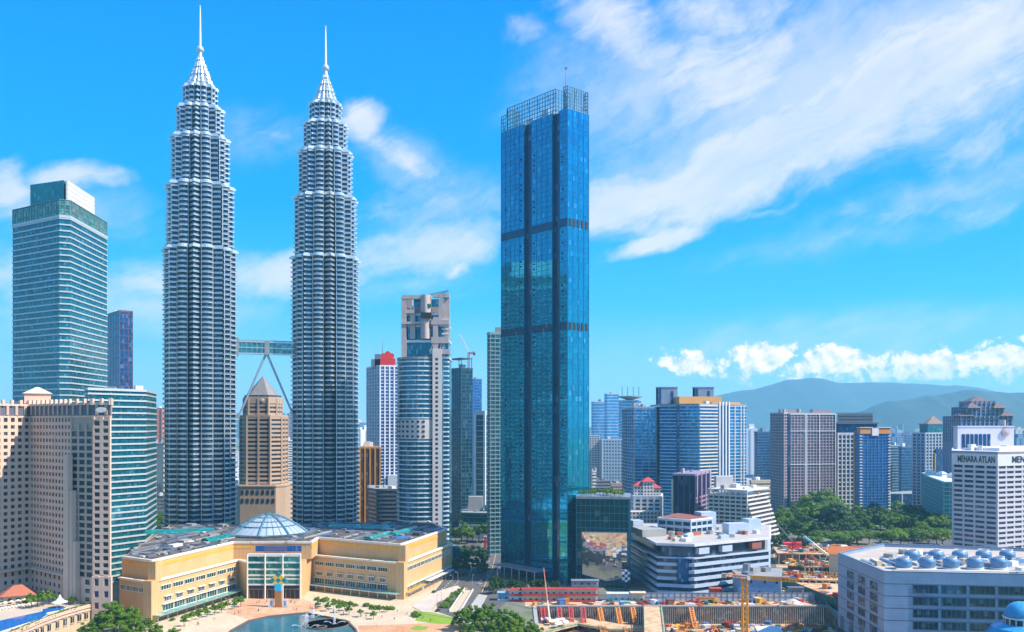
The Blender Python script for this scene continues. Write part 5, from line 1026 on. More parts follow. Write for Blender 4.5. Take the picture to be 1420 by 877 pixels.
# pyramid roofed tower
f_ = rect(1266, 1283, 1322, 1085, 60); zt = gz(602, 1085)
r, lp, c = tower('pyramid_tower', 'blue glass tower with pale piers and small brown pyramid roof', 'tower', f_, zt, fh=3.9, gl=glass((.02, .10, .22), .45, .1, 1.6, 3.9, .5), bm=plain((.42, .47, .54), .45), hb=1.2, bo=.5, pier=(plain((.42, .47, .54), .45), 6, 1.4, .9), bits=0)
q = [(p[0] * .68, p[1] * .68) for p in lp]; z2 = gz(588, 1085); mk('upper_storey', MB().prism(q, zt, z2), TEALG, r); mk('cornice', MB().prism(offs(q, .8), z2 - .8, z2 + .2), SLATE, r); q2 = offs(q, -2.5); mk('pyramid_roof', MB().prism(q2, z2 + .2, gz(577, 1085), top=[(p[0] * .05, p[1] * .05) for p in q2]), plain((.26, .16, .13), .6), r)
a, b = Vector(lp[1]), Vector(lp[2]); e = (b - a).normalized(); nn = Vector((e.y, -e.x)); p = a.lerp(b, .52) + nn * 1.2; mk('recessed_bay', MB().box((0, 0, zt * .42), ((b - a).length * .4, 1.6, zt * .78)), BGD, r, (p.x, p.y, 0), math.atan2(e.y, e.x)); p = a.lerp(b, .3) + nn * 1.3; mk('gold_strip', MB().box((0, 0, zt * .4), (.9, 2, zt * .72)), YELLOW, r, (p.x, p.y, 0), math.atan2(e.y, e.x))
f_ = [W(1278, 1075), W(1283, 1020), W(1309, 905), W(1325, 900), W(1345, 1010)]
r, lp, c = tower('green_glass_block', 'long low turquoise glass block with white vaulted roof lights', 'building', f_, gz(668, 930), fh=4.2, gl=glass((.03, .24, .26), .4, .1), bm=plain((.16, .42, .45), .4), hb=1.0, bo=.3, mull=(plain((.2, .45, .48), .4), 5, .7, .5), bits=0, roof=WP)
for k in range(4): p = lerp((0, -40), (2, 40), k / 3); mk('roof_light', MB().box((0, 0, 1.5), (7, 9, 3)).prism([(-4, -5), (4, -5), (4, 5), (-4, 5)], 3, 5.5, top=[(-1, -2), (1, -2), (1, 2), (-1, 2)]), WP if k % 2 else BWH, r, (p[0] + 4, p[1], r['top']), .3)
# oriental roofed apartment tower
D = 1000; px0, px1 = 1332, 1402; t = thing('tiered_roof_tower', 'apartment tower crowned by stacked dark hip roofs, behind the white sign block', 'apartment tower', (gx(1367, D), D + 20, 0))
OW = plain((.26, .30, .40), .6, .15); OR_ = plain((.16, .10, .09), .6); s_ = D / F
for px0, px1, y0, y1, dd in ((1333, 1403, 700, 577, 0), (1343, 1394, 577, 564, 4), (1352, 1384, 564, 556, 7)):
    x0, x1 = gx(px0, D) - gx(1367, D), gx(px1, D) - gx(1367, D); z0, z1 = gz(y0, D), gz(y1, D); pl = [(x0, -20 + dd), (x1, -20 + dd), (x1, 20 - dd), (x0, 20 - dd)]
    mk('wall', MB().prism(pl, max(0, z0), z1), OW, t); posts(t, [(p[0] + gx(1367, D), p[1] + D + 20) for p in pl], (gx(1367, D), D + 20), max(z0, 40), z1, 5, 1.6, 1.2, OW, 'pier', True); z = max(z0, 90)
    while z < z1 - 3: mk('window', MB().prism(offs(pl, .15), z + .8, z + 2.8), BGD, t); z += 3.6
for px, y0, y1, hw_ in ((1339, 577, 571, 9), (1397, 577, 571, 9), (1367, 556, 550, 12), (1350, 566, 559, 8), (1386, 566, 559, 8), (1367, 580, 576, 26)):
    x = gx(px, D) - gx(1367, D); q = [(-hw_, -9 if hw_ < 20 else -22), (hw_, -9 if hw_ < 20 else -22), (hw_, 9 if hw_ < 20 else 22), (-hw_, 9 if hw_ < 20 else 22)]; mk('hip_roof', MB().prism(q, gz(y0, D), gz(y1, D), top=[(p[0] * .15, p[1] * .15) for p in q]), OR_, t, (x, -14 if hw_ < 10 else 0, 0))
# white slab with dish and the lettered white office
f_ = rect(1322, 1328, 1406, 700, 82); zt = gz(592, 700); LAV = plain((.58, .57, .66), .6, .08)
r, lp, c = tower('white_slab', 'blank lavender white slab with a round grey dish on its face', 'building', f_, zt, gl=LAV, bits=1, roof=LAV, par=.6)
a, b = Vector(lp[1]), Vector(lp[2]); e = (b - a).normalized(); nn = Vector((e.y, -e.x)); rz = math.atan2(e.y, e.x)
for k in range(7): p = a.lerp(b, .10 + k * .075) + nn * .1; mk('tall_window', MB().box((0, 0, 0), (2.4, .6, 12)), BGD, r, (p.x, p.y, gz(613, 700)), rz)
p = a.lerp(b, .84) + nn * .8; o = mk('dish', MB().lathe([(3.4, 0), (3.3, .5), (1.5, .9), (.3, 1.2)], 24), plain((.45, .36, .36), .5), r, (p.x, p.y, gz(600, 700))); o.rotation_euler = (math.radians(90), 0, rz)
f_ = rect(1322, 1383, 1450, 640, 17); zt = gz(630, 640); f_[0] = W(1322, 655)
PUW = plain((.58, .54, .60), .55, .1, .15); gm_ = glass((.05, .055, .09), .3, .12, 1.6, 2, .5, .15)
f_ = [W(1322, 668), W(1383, 640), W(1470, 672), W(1470, 730), W(1322, 735)]
r, lp, c = tower('lettered_office', 'white banded office block with large dark lettering along its parapet', 'office building', f_, zt, fh=3.6, gl=gm_, bm=PUW, hb=1.7, bo=.9, pier=(PUW, 8.5, 1.5, .7), bits=5, boff=1.2)
mk('sign_parapet', MB().prism(offs(lp, 1.05), zt - 8.5, zt + 1.8), plain((.70, .68, .70), .5, .08), r)
def letters(root, txt, a, b, k, z, size, mat, wf, out=1.25):
    a, b = Vector(a), Vector(b); e = (b - a).normalized(); nn = Vector((e.y, -e.x)); wl_ = (b - a).length; cu = bpy.data.curves.new('lettering', 'FONT'); cu.body = txt; cu.size = size; cu.extrude = .12; cu.offset = .12; cu.space_character = 1.02
    o = bpy.data.objects.new('lettering', cu); COL.objects.link(o); bpy.context.view_layer.update(); me = bpy.data.meshes.new_from_object(o.evaluated_get(bpy.context.evaluated_depsgraph_get())); bpy.data.objects.remove(o)
    p = a.lerp(b, k) + nn * out; q = mk('lettering', me, mat, root, (p.x, p.y, z)); q.rotation_euler = (math.radians(90), 0, math.atan2(e.y, e.x)); xs = [v.co.x for v in me.vertices]; q.scale = (wl_ * wf / (max(xs) - min(xs)), 1, 1); return q
letters(r, 'MENARA ATLAN', lp[0], lp[1], .12, zt - 6.4, 6.6, DARK, .84); letters(r, 'MENARA ATLAN', lp[1], lp[2], .2, zt - 6.2, 6.4, DARK, .75)
mk('roof_wall', MB().prism([(p[0] * .7, p[1] * .7) for p in lp], zt + 1.7, zt + 4), WP, r)
# ------------------------------------------------------------------ near grey blue office with cooling towers
f_ = [W(1162, 492), W(1226, 430), W(1520, 418), W(1520, 500), (gx(1162, 492) + 40, 530)]; zt = 39.5; c = cen(f_); lp = loc_(f_, c)
t = thing('grey_office', 'grey blue panelled office block with cooling towers on its roof', 'office building', (*c, 0))
m, nt, b = newmat('panel_wall'); g, uu, zz = wallcoords(nt)
j1 = M_(nt, 'LESS_THAN', M_(nt, 'FRACT', M_(nt, 'DIVIDE', uu, 2.2)), .03); j2 = M_(nt, 'LESS_THAN', M_(nt, 'FRACT', M_(nt, 'DIVIDE', zz, 1.45)), .05); j3 = M_(nt, 'LESS_THAN', M_(nt, 'FRACT', M_(nt, 'DIVIDE', M_(nt, 'ADD', zz, .6), 5.8)), .06)
n1 = nz(nt, g.outputs['Position'], .1, 5, .6); bs = mixc(nt, rng(nt, n1.outputs[0], .3, .7), (.18, .28, .42), (.25, .36, .50)); bs = mixc(nt, M_(nt, 'MULTIPLY', M_(nt, 'MAXIMUM', j1, j2), .45), bs, (.08, .11, .18)); nt.links.new(mixc(nt, j3, bs, (.05, .06, .10)), b.inputs['Base Color']); b.inputs['Roughness'].default_value = .4
PAN = m
mk('wall', MB().prism(lp, 0, zt - 1.3), PAN, t); mk('roof', MB().prism(offs(lp, -1.4), zt - 1.25, zt - 1.0), plain((.50, .42, .34)), t)
s = MB()
for i in range(5):
    a, b = Vector(lp[i]), Vector(lp[(i + 1) % 5]); e = (b - a).normalized(); nn = Vector((-e.y, e.x)); m_ = (a + b) / 2 + nn * .7; s.box((m_.x, m_.y, zt - .2 + i * .003), ((b - a).length - .1, 1.4, 2.16), math.atan2(e.y, e.x))
mk('parapet', s, PAN, t)
OG = glass((.03, .06, .09), .4, .06, 2, 2, .5, .12, .03, (.06, .14, .18)); FRM = plain((.10, .12, .15), .4)
def winset(a, b, ks, rows, wd, h, pane):
    a, b = Vector(a), Vector(b); e = (b - a).normalized(); nn = Vector((e.y, -e.x)); rz = math.atan2(e.y, e.x); me = MB().box((0, 0, 0), (wd, .5, h)).mesh('window'); f = MB()
    for z in (-h / 2 - .1, h / 2 + .1): f.box((0, 0, z), (wd + .5, .8, .3))
    for x in [-wd / 2 - .1 + (wd + .2) * i / pane for i in range(pane + 1)]: f.box((x, 0, 0), (.18, .75, h))
    fme = f.mesh('window_frame')
    for z in rows:
        for k in ks: p = a.lerp(b, k) - nn * .13; o = mk('window', me, OG, t, (p.x, p.y, z), rz); mk('window_frame', fme, FRM, o)
winset(lp[0], lp[1], (.30, .55, .80), [zt - 8.2 - 5.4 * i for i in range(5)], 8.6, 3.4, 4)
winset(lp[1], lp[2], (.20, .335, .47, .605, .74, .87), [zt - 7.2 - 5.8 * i for i in range(6)], 11.0, 3.7, 5)
for k in (.1, .32, .55, .8):
    a, b = Vector(lp[0]), Vector(lp[1]); p = a.lerp(b, k); mk('base_recess', MB().box((0, 0, 3.5), (5, .5, 7)), SLATE, t, (p.x, p.y, 0), math.atan2((b - a).y, (b - a).x))
CTM = plain((.12, .27, .46), .4, .15, .3, .2)
ctn = 0
for row in range(2):
    for k in range(5 if row == 0 else 5):
        x, y = gx(1253 + 33 * k + row * 12, 448 + row * 24), 448 + row * 24
        q = thing('cooling_tower', 'white rimmed blue cooling tower in the twin rows on the grey office roof', 'cooling tower', (x, y, zt - .98), 0, 'cooling towers on the grey office roof')
        mk('casing', MB().lathe([(3.4, .8), (3.7, 1.4), (3.9, 4.2), (3.5, 5.0), (2.5, 5.2)], 20), CTM, q); mk('fan_ring', MB().lathe([(2.7, 5.0), (2.5, 5.9), (2.75, 6.3), (2.2, 6.3), (2.1, 5.4)], 20), WHITE, q); mk('basin', MB().lathe([(4.1, 0), (4.1, .9), (3.4, .9)], 20), WHITE, q)
        f = MB()
        for i in range(4): f.box((0, 0, 6.0), (4.4, .5, .08), i * math.pi / 4)
        mk('fan', f, SLATE, q); l = MB()
        for i in range(9): l.box((4.1, .0, .4 + i * .55), (.08, .7, .08))
        l.box((4.1, -.35, 2.6), (.08, .08, 5.2)).box((4.1, .35, 2.6), (.08, .08, 5.2)); mk('ladder', l, STEEL, q)
s = MB()
for k in range(3): x0, x1 = gx(1245, 438) - c[0], gx(1425, 432) - c[0]; s.bar((x0, 438 + k * .9 - c[1], zt + .3), (x1, 430 + k * .9 - c[1], zt + .3), .28, n=8)
mk('roof_pipe', s, plain((.6, .62, .62), .35), t); roofbits(t, lp, zt - 1, 34, [CONC, WHITE, CTM, CREAM, GREYM], 2.5, 5)
for k, (px0, px1, D, wd_, mt) in enumerate(((1178, 1212, 478, 9, CREAM), (1200, 1236, 462, 5, SLATE), (1240, 1420, 441, 2.2, CREAM), (1235, 1440, 462, 2.5, CREAM), (1250, 1440, 484, 3, CONC))): x0, x1 = gx(px0, D), gx(px1, D); mk('roof_walkway', MB().box((0, 0, .2), (x1 - x0, wd_, .4 + .06 * k)), mt, t, ((x0 + x1) / 2 - c[0], D - c[1], zt - 1), -.03 if k > 1 else -.25)
for k in range(12): x0 = gx(1232 + 16 * k, 440); mk('roof_duct', MB().box((0, 0, .7), (1.3, 16 + k % 4 * 3, 1.1)), [STEEL, WHITE, CTM][k % 3], t, (x0 - c[0], 466 - c[1], zt - .9))
for k in range(5): mk('roof_unit', MB().box((0, 0, 1.2), (5, 3, 2.4)), WHITE if k % 2 else CTM, t, (gx(1395 + 9 * k, 455 + 4 * k) - c[0], 455 + 4 * k - c[1], zt - 1), .4)
# small blue dome beside it
q = W(1416, 372); zb = gz(877, 372); t = thing('blue_dome', 'small blue tiled dome on a drum in front of the grey office', 'dome', (*q, 0))
TIL = tiles((.03, .22, .45), (.08, .38, .62), .5, .3)
mk('base', MB().lathe([(14, 0), (14, zb - 3), (11, zb + 2), (7.2, zb + 3.6)], 32), TIL, t, smooth=False); mk('drum', MB().lathe([(6.4, zb + 3), (6.4, zb + 6)], 24), OG, t); mk('drum_rim', MB().lathe([(6.8, zb + 5.9), (6.8, zb + 6.5)], 24), WP, t)
mk('cupola', MB().lathe([(6.5 * math.cos(a), zb + 6.5 + 6.2 * math.sin(a)) for a in [i * 1.5 / 9 for i in range(10)]], 28), TIL, t, smooth=True); s = MB()
for k in range(16): a = k * math.pi / 8; s.box((6.5 * math.cos(a), 6.5 * math.sin(a), zb + 4.5), (.4, .4, 3), a)
mk('drum_pier', s, WP, t)
# ------------------------------------------------------------------ far city
rr = random.Random(21)
FW = [winwall((.62, .62, .62), (.22, .28, .36)), winwall((.60, .54, .46), (.25, .26, .3), 5, 4), winwall((.42, .48, .56), (.12, .2, .3), 3, 3.6, .7, .6), winwall((.22, .36, .52), (.08, .18, .3), 3, 3.4, .8, .7), winwall((.66, .60, .54), (.3, .3, .32), 4, 3.2, .5, .5)]
FL = ['white', 'beige', 'grey', 'blue', 'cream']
protos = []
for i, (sx, sy, sz) in enumerate([(24, 18, 60), (34, 18, 42), (20, 20, 90), (46, 20, 30), (26, 22, 75), (60, 26, 16), (18, 16, 50), (40, 30, 22)]):
    m_ = MB().box((0, 0, sz / 2), (sx, sy, sz)); m_.box((sx * .1, 0, sz + 2), (sx * .4, sy * .5, 4)).box((-sx * .3, 2, sz + 1), (sx * .2, sy * .3, 2)).box((0, -sy / 2, sz * .5), (sx * .12, 1.2, sz * .96)); protos.append((m_.mesh('distant_building'), sx, sz))
SPANS = [(822, 870, 10), (1034, 1072, 22), (1200, 1330, 70), (1320, 1440, 45), (815, 1440, 95), (380, 408, 14), (490, 512, 6), (198, 230, 4), (655, 680, 3), (150, 230, 5)]
SZ = ['tiny', 'small', 'slim', 'long low', 'tall', 'flat low', 'narrow', 'squat']
for s0, s1, n in SPANS:
    for k in range(n):
        px = rr.uniform(s0, s1); D = 1500 * (4.7 / 1.5) ** rr.random() if s0 != 380 else rr.uniform(1100, 4500); i = rr.randrange(len(protos)); me, sx, sz = protos[i]
        if D < 2600 and sz > 45: i = rr.choice([1, 3, 5, 7]); me, sx, sz = protos[i]
        j = rr.randrange(5); key = (i, j)
        me2 = bpy.data.meshes.get('distant_%d_%d' % key)
        if not me2: me2 = me.copy(); me2.name = 'distant_%d_%d' % key; me2.materials.clear(); me2.materials.append(FW[j])
        o = bpy.data.objects.new('distant_building', me2); COL.objects.link(o); o.location = (gx(px, D), D, 0); o.rotation_euler = (0, 0, rr.uniform(-.6, .6)); q = rr.uniform(.7, 1.25); o.scale = (q, q, q * rr.uniform(.75, 1.2))
        tag(o, '%s %s distant building in the hazy city spread below the hills' % (SZ[i], FL[j]), 'building', 'distant %s %s buildings' % (SZ[i], FL[j]))
MT = [('white', 0), ('blue', 3), ('grey', 2), ('cream', 4)]
for k, (px, D, y) in enumerate(((1040, 1700, 588), (1056, 1900, 594), (1062, 1600, 604), (1216, 1900, 598), (1223, 2300, 594), (1241, 1800, 601), (1256, 2000, 598), (1300, 2500, 590), (1328, 1800, 598), (1410, 1700, 602), (1396, 2200, 594), (847, 2300, 577), (829, 2500, 582), (890, 2000, 566), (1212, 1500, 612), (1227, 1450, 616), (506, 1700, 590), (499, 2100, 586), (215, 2400, 576))):
    nm, j = MT[k % 4]; o = bpy.data.objects.new('distant_tower', bpy.data.meshes.get('distant_6_%d' % j) or protos[6][0]); COL.objects.link(o); o.location = (gx(px, D), D, 0); o.scale = (1.3, 1.3, gz(y, D) / 54); o.rotation_euler = (0, 0, R.uniform(-.5, .5)); tag(o, 'slim %s tower standing out above the hazy low city beyond the near towers' % nm, 'tower', 'distant slim %s towers' % nm)
for px, D, y, i, j, lb in ((392, 1900, 573, 2, 3, 'tall blue tower at the far end of the gap between the twin towers'), (402, 1950, 572, 2, 2, 'grey blue tower beside the tall blue one in the gap between the twin towers'), (385, 2100, 574, 2, 3, 'dim blue tower nearest the stone pyramid roofed office in the twin towers gap')):
    o = bpy.data.objects.new('distant_tower', bpy.data.meshes.get('distant_2_%d' % j) or protos[2][0]); COL.objects.link(o); o.location = (gx(px, D), D, 0); o.scale = (.8, .8, gz(y, D) / 94); tag(o, lb, 'tower')
o = tag(mk('orange_roof_hall', MB().box((0, 0, 5), (46, 20, 10)).prism([(-25, -12), (25, -12), (25, 12), (-25, 12)], 10, 15, top=[(-24, -.5), (24, -.5), (24, .5), (-24, .5)]), plain((.60, .20, .05), .7), None, (*W(398, 1250), 0)), 'low hall with a bright orange roof seen in the gap between the twin towers', 'building')
# ------------------------------------------------------------------ trees
LEAF = leafmat((.05, .14, .010), (.18, .29, .02)); LEAF2 = leafmat((.06, .17, .006), (.20, .34, .012)); LEAF3 = leafmat((.012, .06, .02), (.05, .13, .025)); BARK = plain((.12, .085, .06), .9, .3, 1)
def leaves(mb, c, r, n, s, rr):
    for _ in range(n):
        d = Vector((rr.gauss(0, 1), rr.gauss(0, 1), rr.gauss(0, 1))).normalized(); p = Vector(c) + Vector((d.x * r[0], d.y * r[1], d.z * r[2])) * (rr.random() ** .35)
        nn = (d + Vector((rr.uniform(-.7, .7), rr.uniform(-.7, .7), rr.uniform(-.2, .9)))).normalized(); u = nn.orthogonal().normalized(); v = nn.cross(u); a = rr.uniform(0, 6.3); u, v = u * math.cos(a) + v * math.sin(a), v * math.cos(a) - u * math.sin(a); k = s * rr.uniform(.6, 1.3)
        mb.add([p - u * k - v * k * .5, p + u * k * .4 - v * k * .6, p + u * k + v * k * .3, p - u * k * .3 + v * k * .6], [(0, 1, 2, 3)])
def make_tree(name, label, cat, h, w, flat, ncl, nleaf, ls, mat, seed, trunk=.35, group=None):
    rr = random.Random(seed); t = thing(name, label, cat, (0, -900, 0), 0, group); cr = MB(); tr = MB(); zc = h * (1 - flat / 2); tr.bar((0, 0, -.5), (0, 0, h * trunk), h * .03, h * .022, 7)
    for k in range(ncl):
        a = k * 2.4 + rr.random(); f = math.sqrt((k + .5) / ncl) * .8; zz = h * (1 - flat) + h * flat * (.25 + .6 * (1 - f * f) * rr.uniform(.7, 1.1)) if flat < .6 else h * (1 - flat) + h * flat * (.12 + .76 * (1 - f * f) * rr.uniform(.15, 1.05)); p = (math.cos(a) * f * w / 2, math.sin(a) * f * w / 2, zz); q = rr.uniform(.75, 1.25) * w / (ncl ** .5) * .62
        leaves(cr, p, (q, q, q * rr.uniform(.55, .8)), nleaf, ls, rr)
        if k % 2 == 0: tr.bar((0, 0, h * trunk * .9), (p[0] * .85, p[1] * .85, p[2] - q * .3), h * .014, h * .005, 5)
    mk('crown', cr, mat, t); mk('trunk', tr, BARK, t); return t
T_ = {'rain': [make_tree('tree', 'x', 'tree', 15, 24, .5, 15, 110, .75, LEAF2 if k else LEAF, 30 + k, .45) for k in range(2)],
      'round': [make_tree('tree', 'x', 'tree', 16, 15, .74, 20, 90, .6, LEAF, 40 + k) for k in range(3)],
      'dark': [make_tree('tree', 'x', 'tree', 14, 12, .78, 18, 80, .55, LEAF3, 50 + k) for k in range(2)],
      'near': [make_tree('tree', 'x', 'tree', 20, 20, .86, 46, 190, .42, LEAF2, 60 + k, .3) for k in range(3)],
      'small': [make_tree('tree', 'x', 'tree', 5.5, 4.2, .66, 12, 60, .28, LEAF2, 70 + k, .4) for k in range(2)],
      'bush': [make_tree('bush', 'x', 'bush', 1.6, 2.6, .95, 5, 60, .22, LEAF2, 80 + k, .2) for k in range(2)]}
used = set()
def plant(kind, px, py=None, D=None, sc=1, z=0, label='', group=None, xy=None):
    r0 = R.choice(T_[kind]); p = xy or (W(px, D) if D else G(px, py, z))
    k = sc * R.uniform(.88, 1.12)
    if r0.name not in used:
        used.add(r0.name); r0.location = (*p, z); r0.scale = (k, k, k * R.uniform(.9, 1.1)); r0.rotation_euler = (0, 0, R.uniform(0, 6)); r0['label'] = label; r0['group'] = group; return r0
    return dup(r0, (*p, z), R.uniform(0, 6), (k, k, k * R.uniform(.9, 1.1)), label, group)
PK_ = 'trees of the wooded park'
for px in range(1128, 1325, 13): plant('rain', px + R.uniform(-4, 4), D=R.uniform(792, 828), sc=R.uniform(.85, 1.1), label='broad umbrella crowned rain tree along the near edge of the park', group='rain trees along the park edge')
for k in range(105):
    D = R.uniform(830, 1035); px = R.uniform(1068, 1322); big = 1118 < px < 1165 and D > 880
    plant('round' if R.random() < .6 else 'dark', px, D=D, sc=2.3 if big else R.uniform(1.15, 1.6), label='green tree in the wooded park below the beige apartment tower', group=PK_)
for px, D, sc in ((1076, 770, 1.1), (1090, 775, 1.2), (1108, 780, 1.1), (1062, 775, .9), (1120, 770, .8)): plant('dark', px, D=D, sc=sc, label='dark tree between the banded block and the red crane', group='trees behind the banded block')
for px, D, sc in ((640, 840, 1.25), (648, 828, 1.0), (664, 845, 1.1), (677, 838, 1.3), (690, 842, 1.1), (655, 850, 1.0), (632, 850, 1.0)): plant('round', px, D=D, sc=sc, label='street tree beside the low green glass podium', group='street trees by the green glass podium')
for px, D, sc in ((641, 655, 1.1), (646, 690, 1.2), (664, 668, 1.15), (668, 700, 1.2), (660, 720, 1.0), (640, 720, 1.1), (669, 650, .8), (633, 668, .9)): plant('dark', px, D=D, sc=sc, label='dark tree on the shaded avenue beside the mall', group='trees on the shaded avenue')
for px, D, sc in ((684, 585, .7), (694, 588, .65), (703, 592, .6), (715, 590, .7), (727, 592, .5), (742, 590, .7), (753, 588, .7), (770, 592, .55), (686, 605, .7), (690, 598, .8)): plant('dark', px, D=D, sc=sc, label='dark low tree at the foot of the blue skyscraper', group='trees at the foot of the blue skyscraper')
for px, D, sc in ((206, 960, 1.1), (214, 940, 1.1), (222, 950, 1.2), (228, 945, 1.0), (200, 950, 1.0), (210, 930, .7), (219, 925, .6)): plant('round', px, D=D, sc=sc, label='green tree below the cream windowless slab', group='trees below the cream slab')
for px, D, sc in ((399, 838, 1.0), (404, 845, 1.0), (394, 842, .8), (408, 860, .9)): plant('round', px, D=D, sc=sc, label='bright tree at the foot of the stone pyramid roofed tower', group='trees by the stone tower')
near = [('near', 158, 474, 1.0, 'tallest bright tree at the hotel podium corner'), ('near', 142, 470, .72, 'bright green tree left of the tallest one by the hotel podium'), ('near', 176, 478, .85, 'bright green tree beside the tallest one in front of the mall end'), ('near', 121, 462, .55, 'low bright tree under the curved hotel podium wall'), ('near', 205, 482, .42, 'small bright tree at the mall canopy corner'), ('near', 187, 462, .6, 'leafy tree at the lower edge below the mall corner'), ('near', 215, 458, .5, 'leafy low tree near the lake promenade')]
for kd, px, D, sc, lb in near: plant(kd, px, D=D, sc=sc, label=lb)
for k in range(9): plant('near', 98 + k * 18, D=447 + (k % 3) * 5, sc=R.uniform(.36, .5), label='low leafy tree in the belt along the bottom of the hotel garden', group='hotel garden trees')
for px, D, sc in ((640, 482, .62), (655, 490, .7), (676, 486, .8), (696, 482, .72), (714, 474, .66), (735, 466, .6), (668, 470, .66), (690, 462, .7), (712, 456, .62), (650, 460, .6), (748, 452, .5), (678, 512, .36)): plant('near', px, D=D, sc=sc, label='leafy green tree in the grove beside the excavation pit', group='grove beside the excavation pit')
for px, py in ((255, 869), (266, 862), (276, 859), (287, 856), (298, 853), (307, 850), (316, 846), (325, 845), (334, 842), (441, 844), (455, 848), (470, 850), (484, 853), (500, 856), (518, 859), (448, 842), (463, 845), (478, 847), (516, 851), (526, 850), (537, 849)): plant('small', px, py, sc=R.uniform(.85, 1.25), label='small young plaza tree on the paved lake promenade', group='young trees on the lake promenade')
for k in range(46):
    a = R.random(); px, py = (lerp((235, 862), (338, 829), a) if k < 18 else lerp((432, 830), (545, 846), a)); plant('bush', px, py + R.uniform(0, 3), sc=R.uniform(1.0, 1.6), label='clipped green bush in the planting strip along the mall canopy', group='bushes along the mall canopy')
for k in range(34):
    a = R.random(); p = lerp((606, 845), (642, 816), a); plant('bush', p[0] + R.uniform(-4, 6) + (8 if a < .3 else 0), p[1] + R.uniform(-1, 1), sc=R.uniform(.8, 1.5), label='bright bush in the planted island between drive and ramp', group='bushes in the ramp island')
for k in range(12): plant('bush', 572 + R.uniform(0, 14), 851 + R.uniform(0, 6), sc=R.uniform(.9, 1.5), label='green bush at the edge of the bright lawn', group='bushes by the lawn')
ca, la, zr = ANNEX
for k in range(34):
    p = lerp(lerp(la[0], la[1], R.uniform(.05, .95)), lerp(la[3], la[2], R.uniform(.05, .95)), R.uniform(.02, .9)); plant('small', 0, xy=(p[0] + ca[0], p[1] + ca[1]), z=zr + .8, sc=R.uniform(.6, 1.0), label='small rooftop tree in the garden on the dark glass annex', group='rooftop trees on the glass annex')
for px, py, sc in ((52, 842, 1.5), (44, 844, 1.4), (60, 841, 1.2), (68, 838, 1.3), (76, 838, .9), (97, 838, .8), (102, 839, .8), (36, 843, .9)): plant('small', px, py, sc=sc * 1.15, z=TZ, label='green tree on the hotel terrace between pavilion and tent', group='trees on the hotel terrace')
for k in range(40): q_ = k / 39; q2 = lerp(arc[int(q_ * 5.99)], arc[int(q_ * 5.99) + 1], q_ * 5.99 % 1); plant('bush', 0, xy=(q2[0] - .5, q2[1] + 1.6), z=TZ, sc=R.uniform(.8, 1.2), label='green bush in the planter strip along the curved terrace rim', group='bushes along the terrace rim')
# palms
def palm():
    t = thing('palm_tree', 'tall palm tree in the row before the stone pyramid roofed tower', 'palm tree', (0, -900, 0), 0, 'palms before the stone tower'); mk('trunk', MB().bar((0, 0, 0), (.2, .1, 9), .3, .2, 7), BARK, t); f = MB()
    for k in range(16):
        a = k * 2.4; el = R.uniform(-.1, .9); p = Vector((.2, .1, 9)); d = Vector((math.cos(a), math.sin(a), el)); s = Vector((-math.sin(a), math.cos(a), 0)) * .55; q = p
        for j in range(5):
            n_ = q + d.normalized() * .85; w0, w1 = (1 - j / 6), (1 - (j + 1) / 6); f.add([q - s * w0, q + s * w0, n_ + s * w1, n_ - s * w1], [(0, 1, 2, 3)]); q = n_; d = d + Vector((0, 0, -.32))
    mk('frond', f, LEAF, t); return t
pm0 = palm()
for i, px in enumerate((335, 341, 357, 364, 367, 371, 348)):
    if i == 0: pm0.location = (*W(px, 822), 0)
    else: dup(pm0, (*W(px, 822 + i % 3 * 4), 0), i, R.uniform(.9, 1.15))
# woodland of the far plain, one mass
wd = MB()
for k in range(900):
    D = 1150 * (4.2) ** R.random(); px = R.choice([R.uniform(815, 1440), R.uniform(1190, 1440), R.uniform(190, 230), R.uniform(380, 415), R.uniform(490, 520), R.uniform(1030, 1075)]); x, y = W(px, D); s = R.uniform(8, 16) * (1 + D / 6000)
    for j in range(5): leaves(wd, (x + R.uniform(-s, s) * 1.2, y + R.uniform(-s, s), s * .35), (s * .6, s * .6, s * .35), 7, s * .22, R)
for k in range(700):
    D = 900 * 5.2 ** R.random(); x = R.uniform(-.95, .95) * D; s = R.uniform(9, 16) * (1 + D / 6000)
    if D < 1300 and abs(x) < .62 * D and not (.1 * D < x < .2 * D): continue
    for j in range(4): leaves(wd, (x + R.uniform(-s, s) * 1.2, D + R.uniform(-s, s), s * .35), (s * .6, s * .6, s * .35), 6, s * .24, R)
struct('far_woodland', wd, LEAF, 'stuff')
fc = MB()
for k in range(900):
    D = 1250 * 3.7 ** R.random(); x = R.uniform(-.95, .95) * D; h = R.choice([8, 12, 16, 22, 30, 46]) * R.uniform(.7, 1.2)
    if -.18 * D < x < .52 * D and D < 2000: h = min(h, 16)
    fc.box((x, D, h / 2), (R.uniform(14, 40), R.uniform(12, 26), h), R.uniform(-.6, .6))
struct('far_city', fc, FW[0], 'stuff')
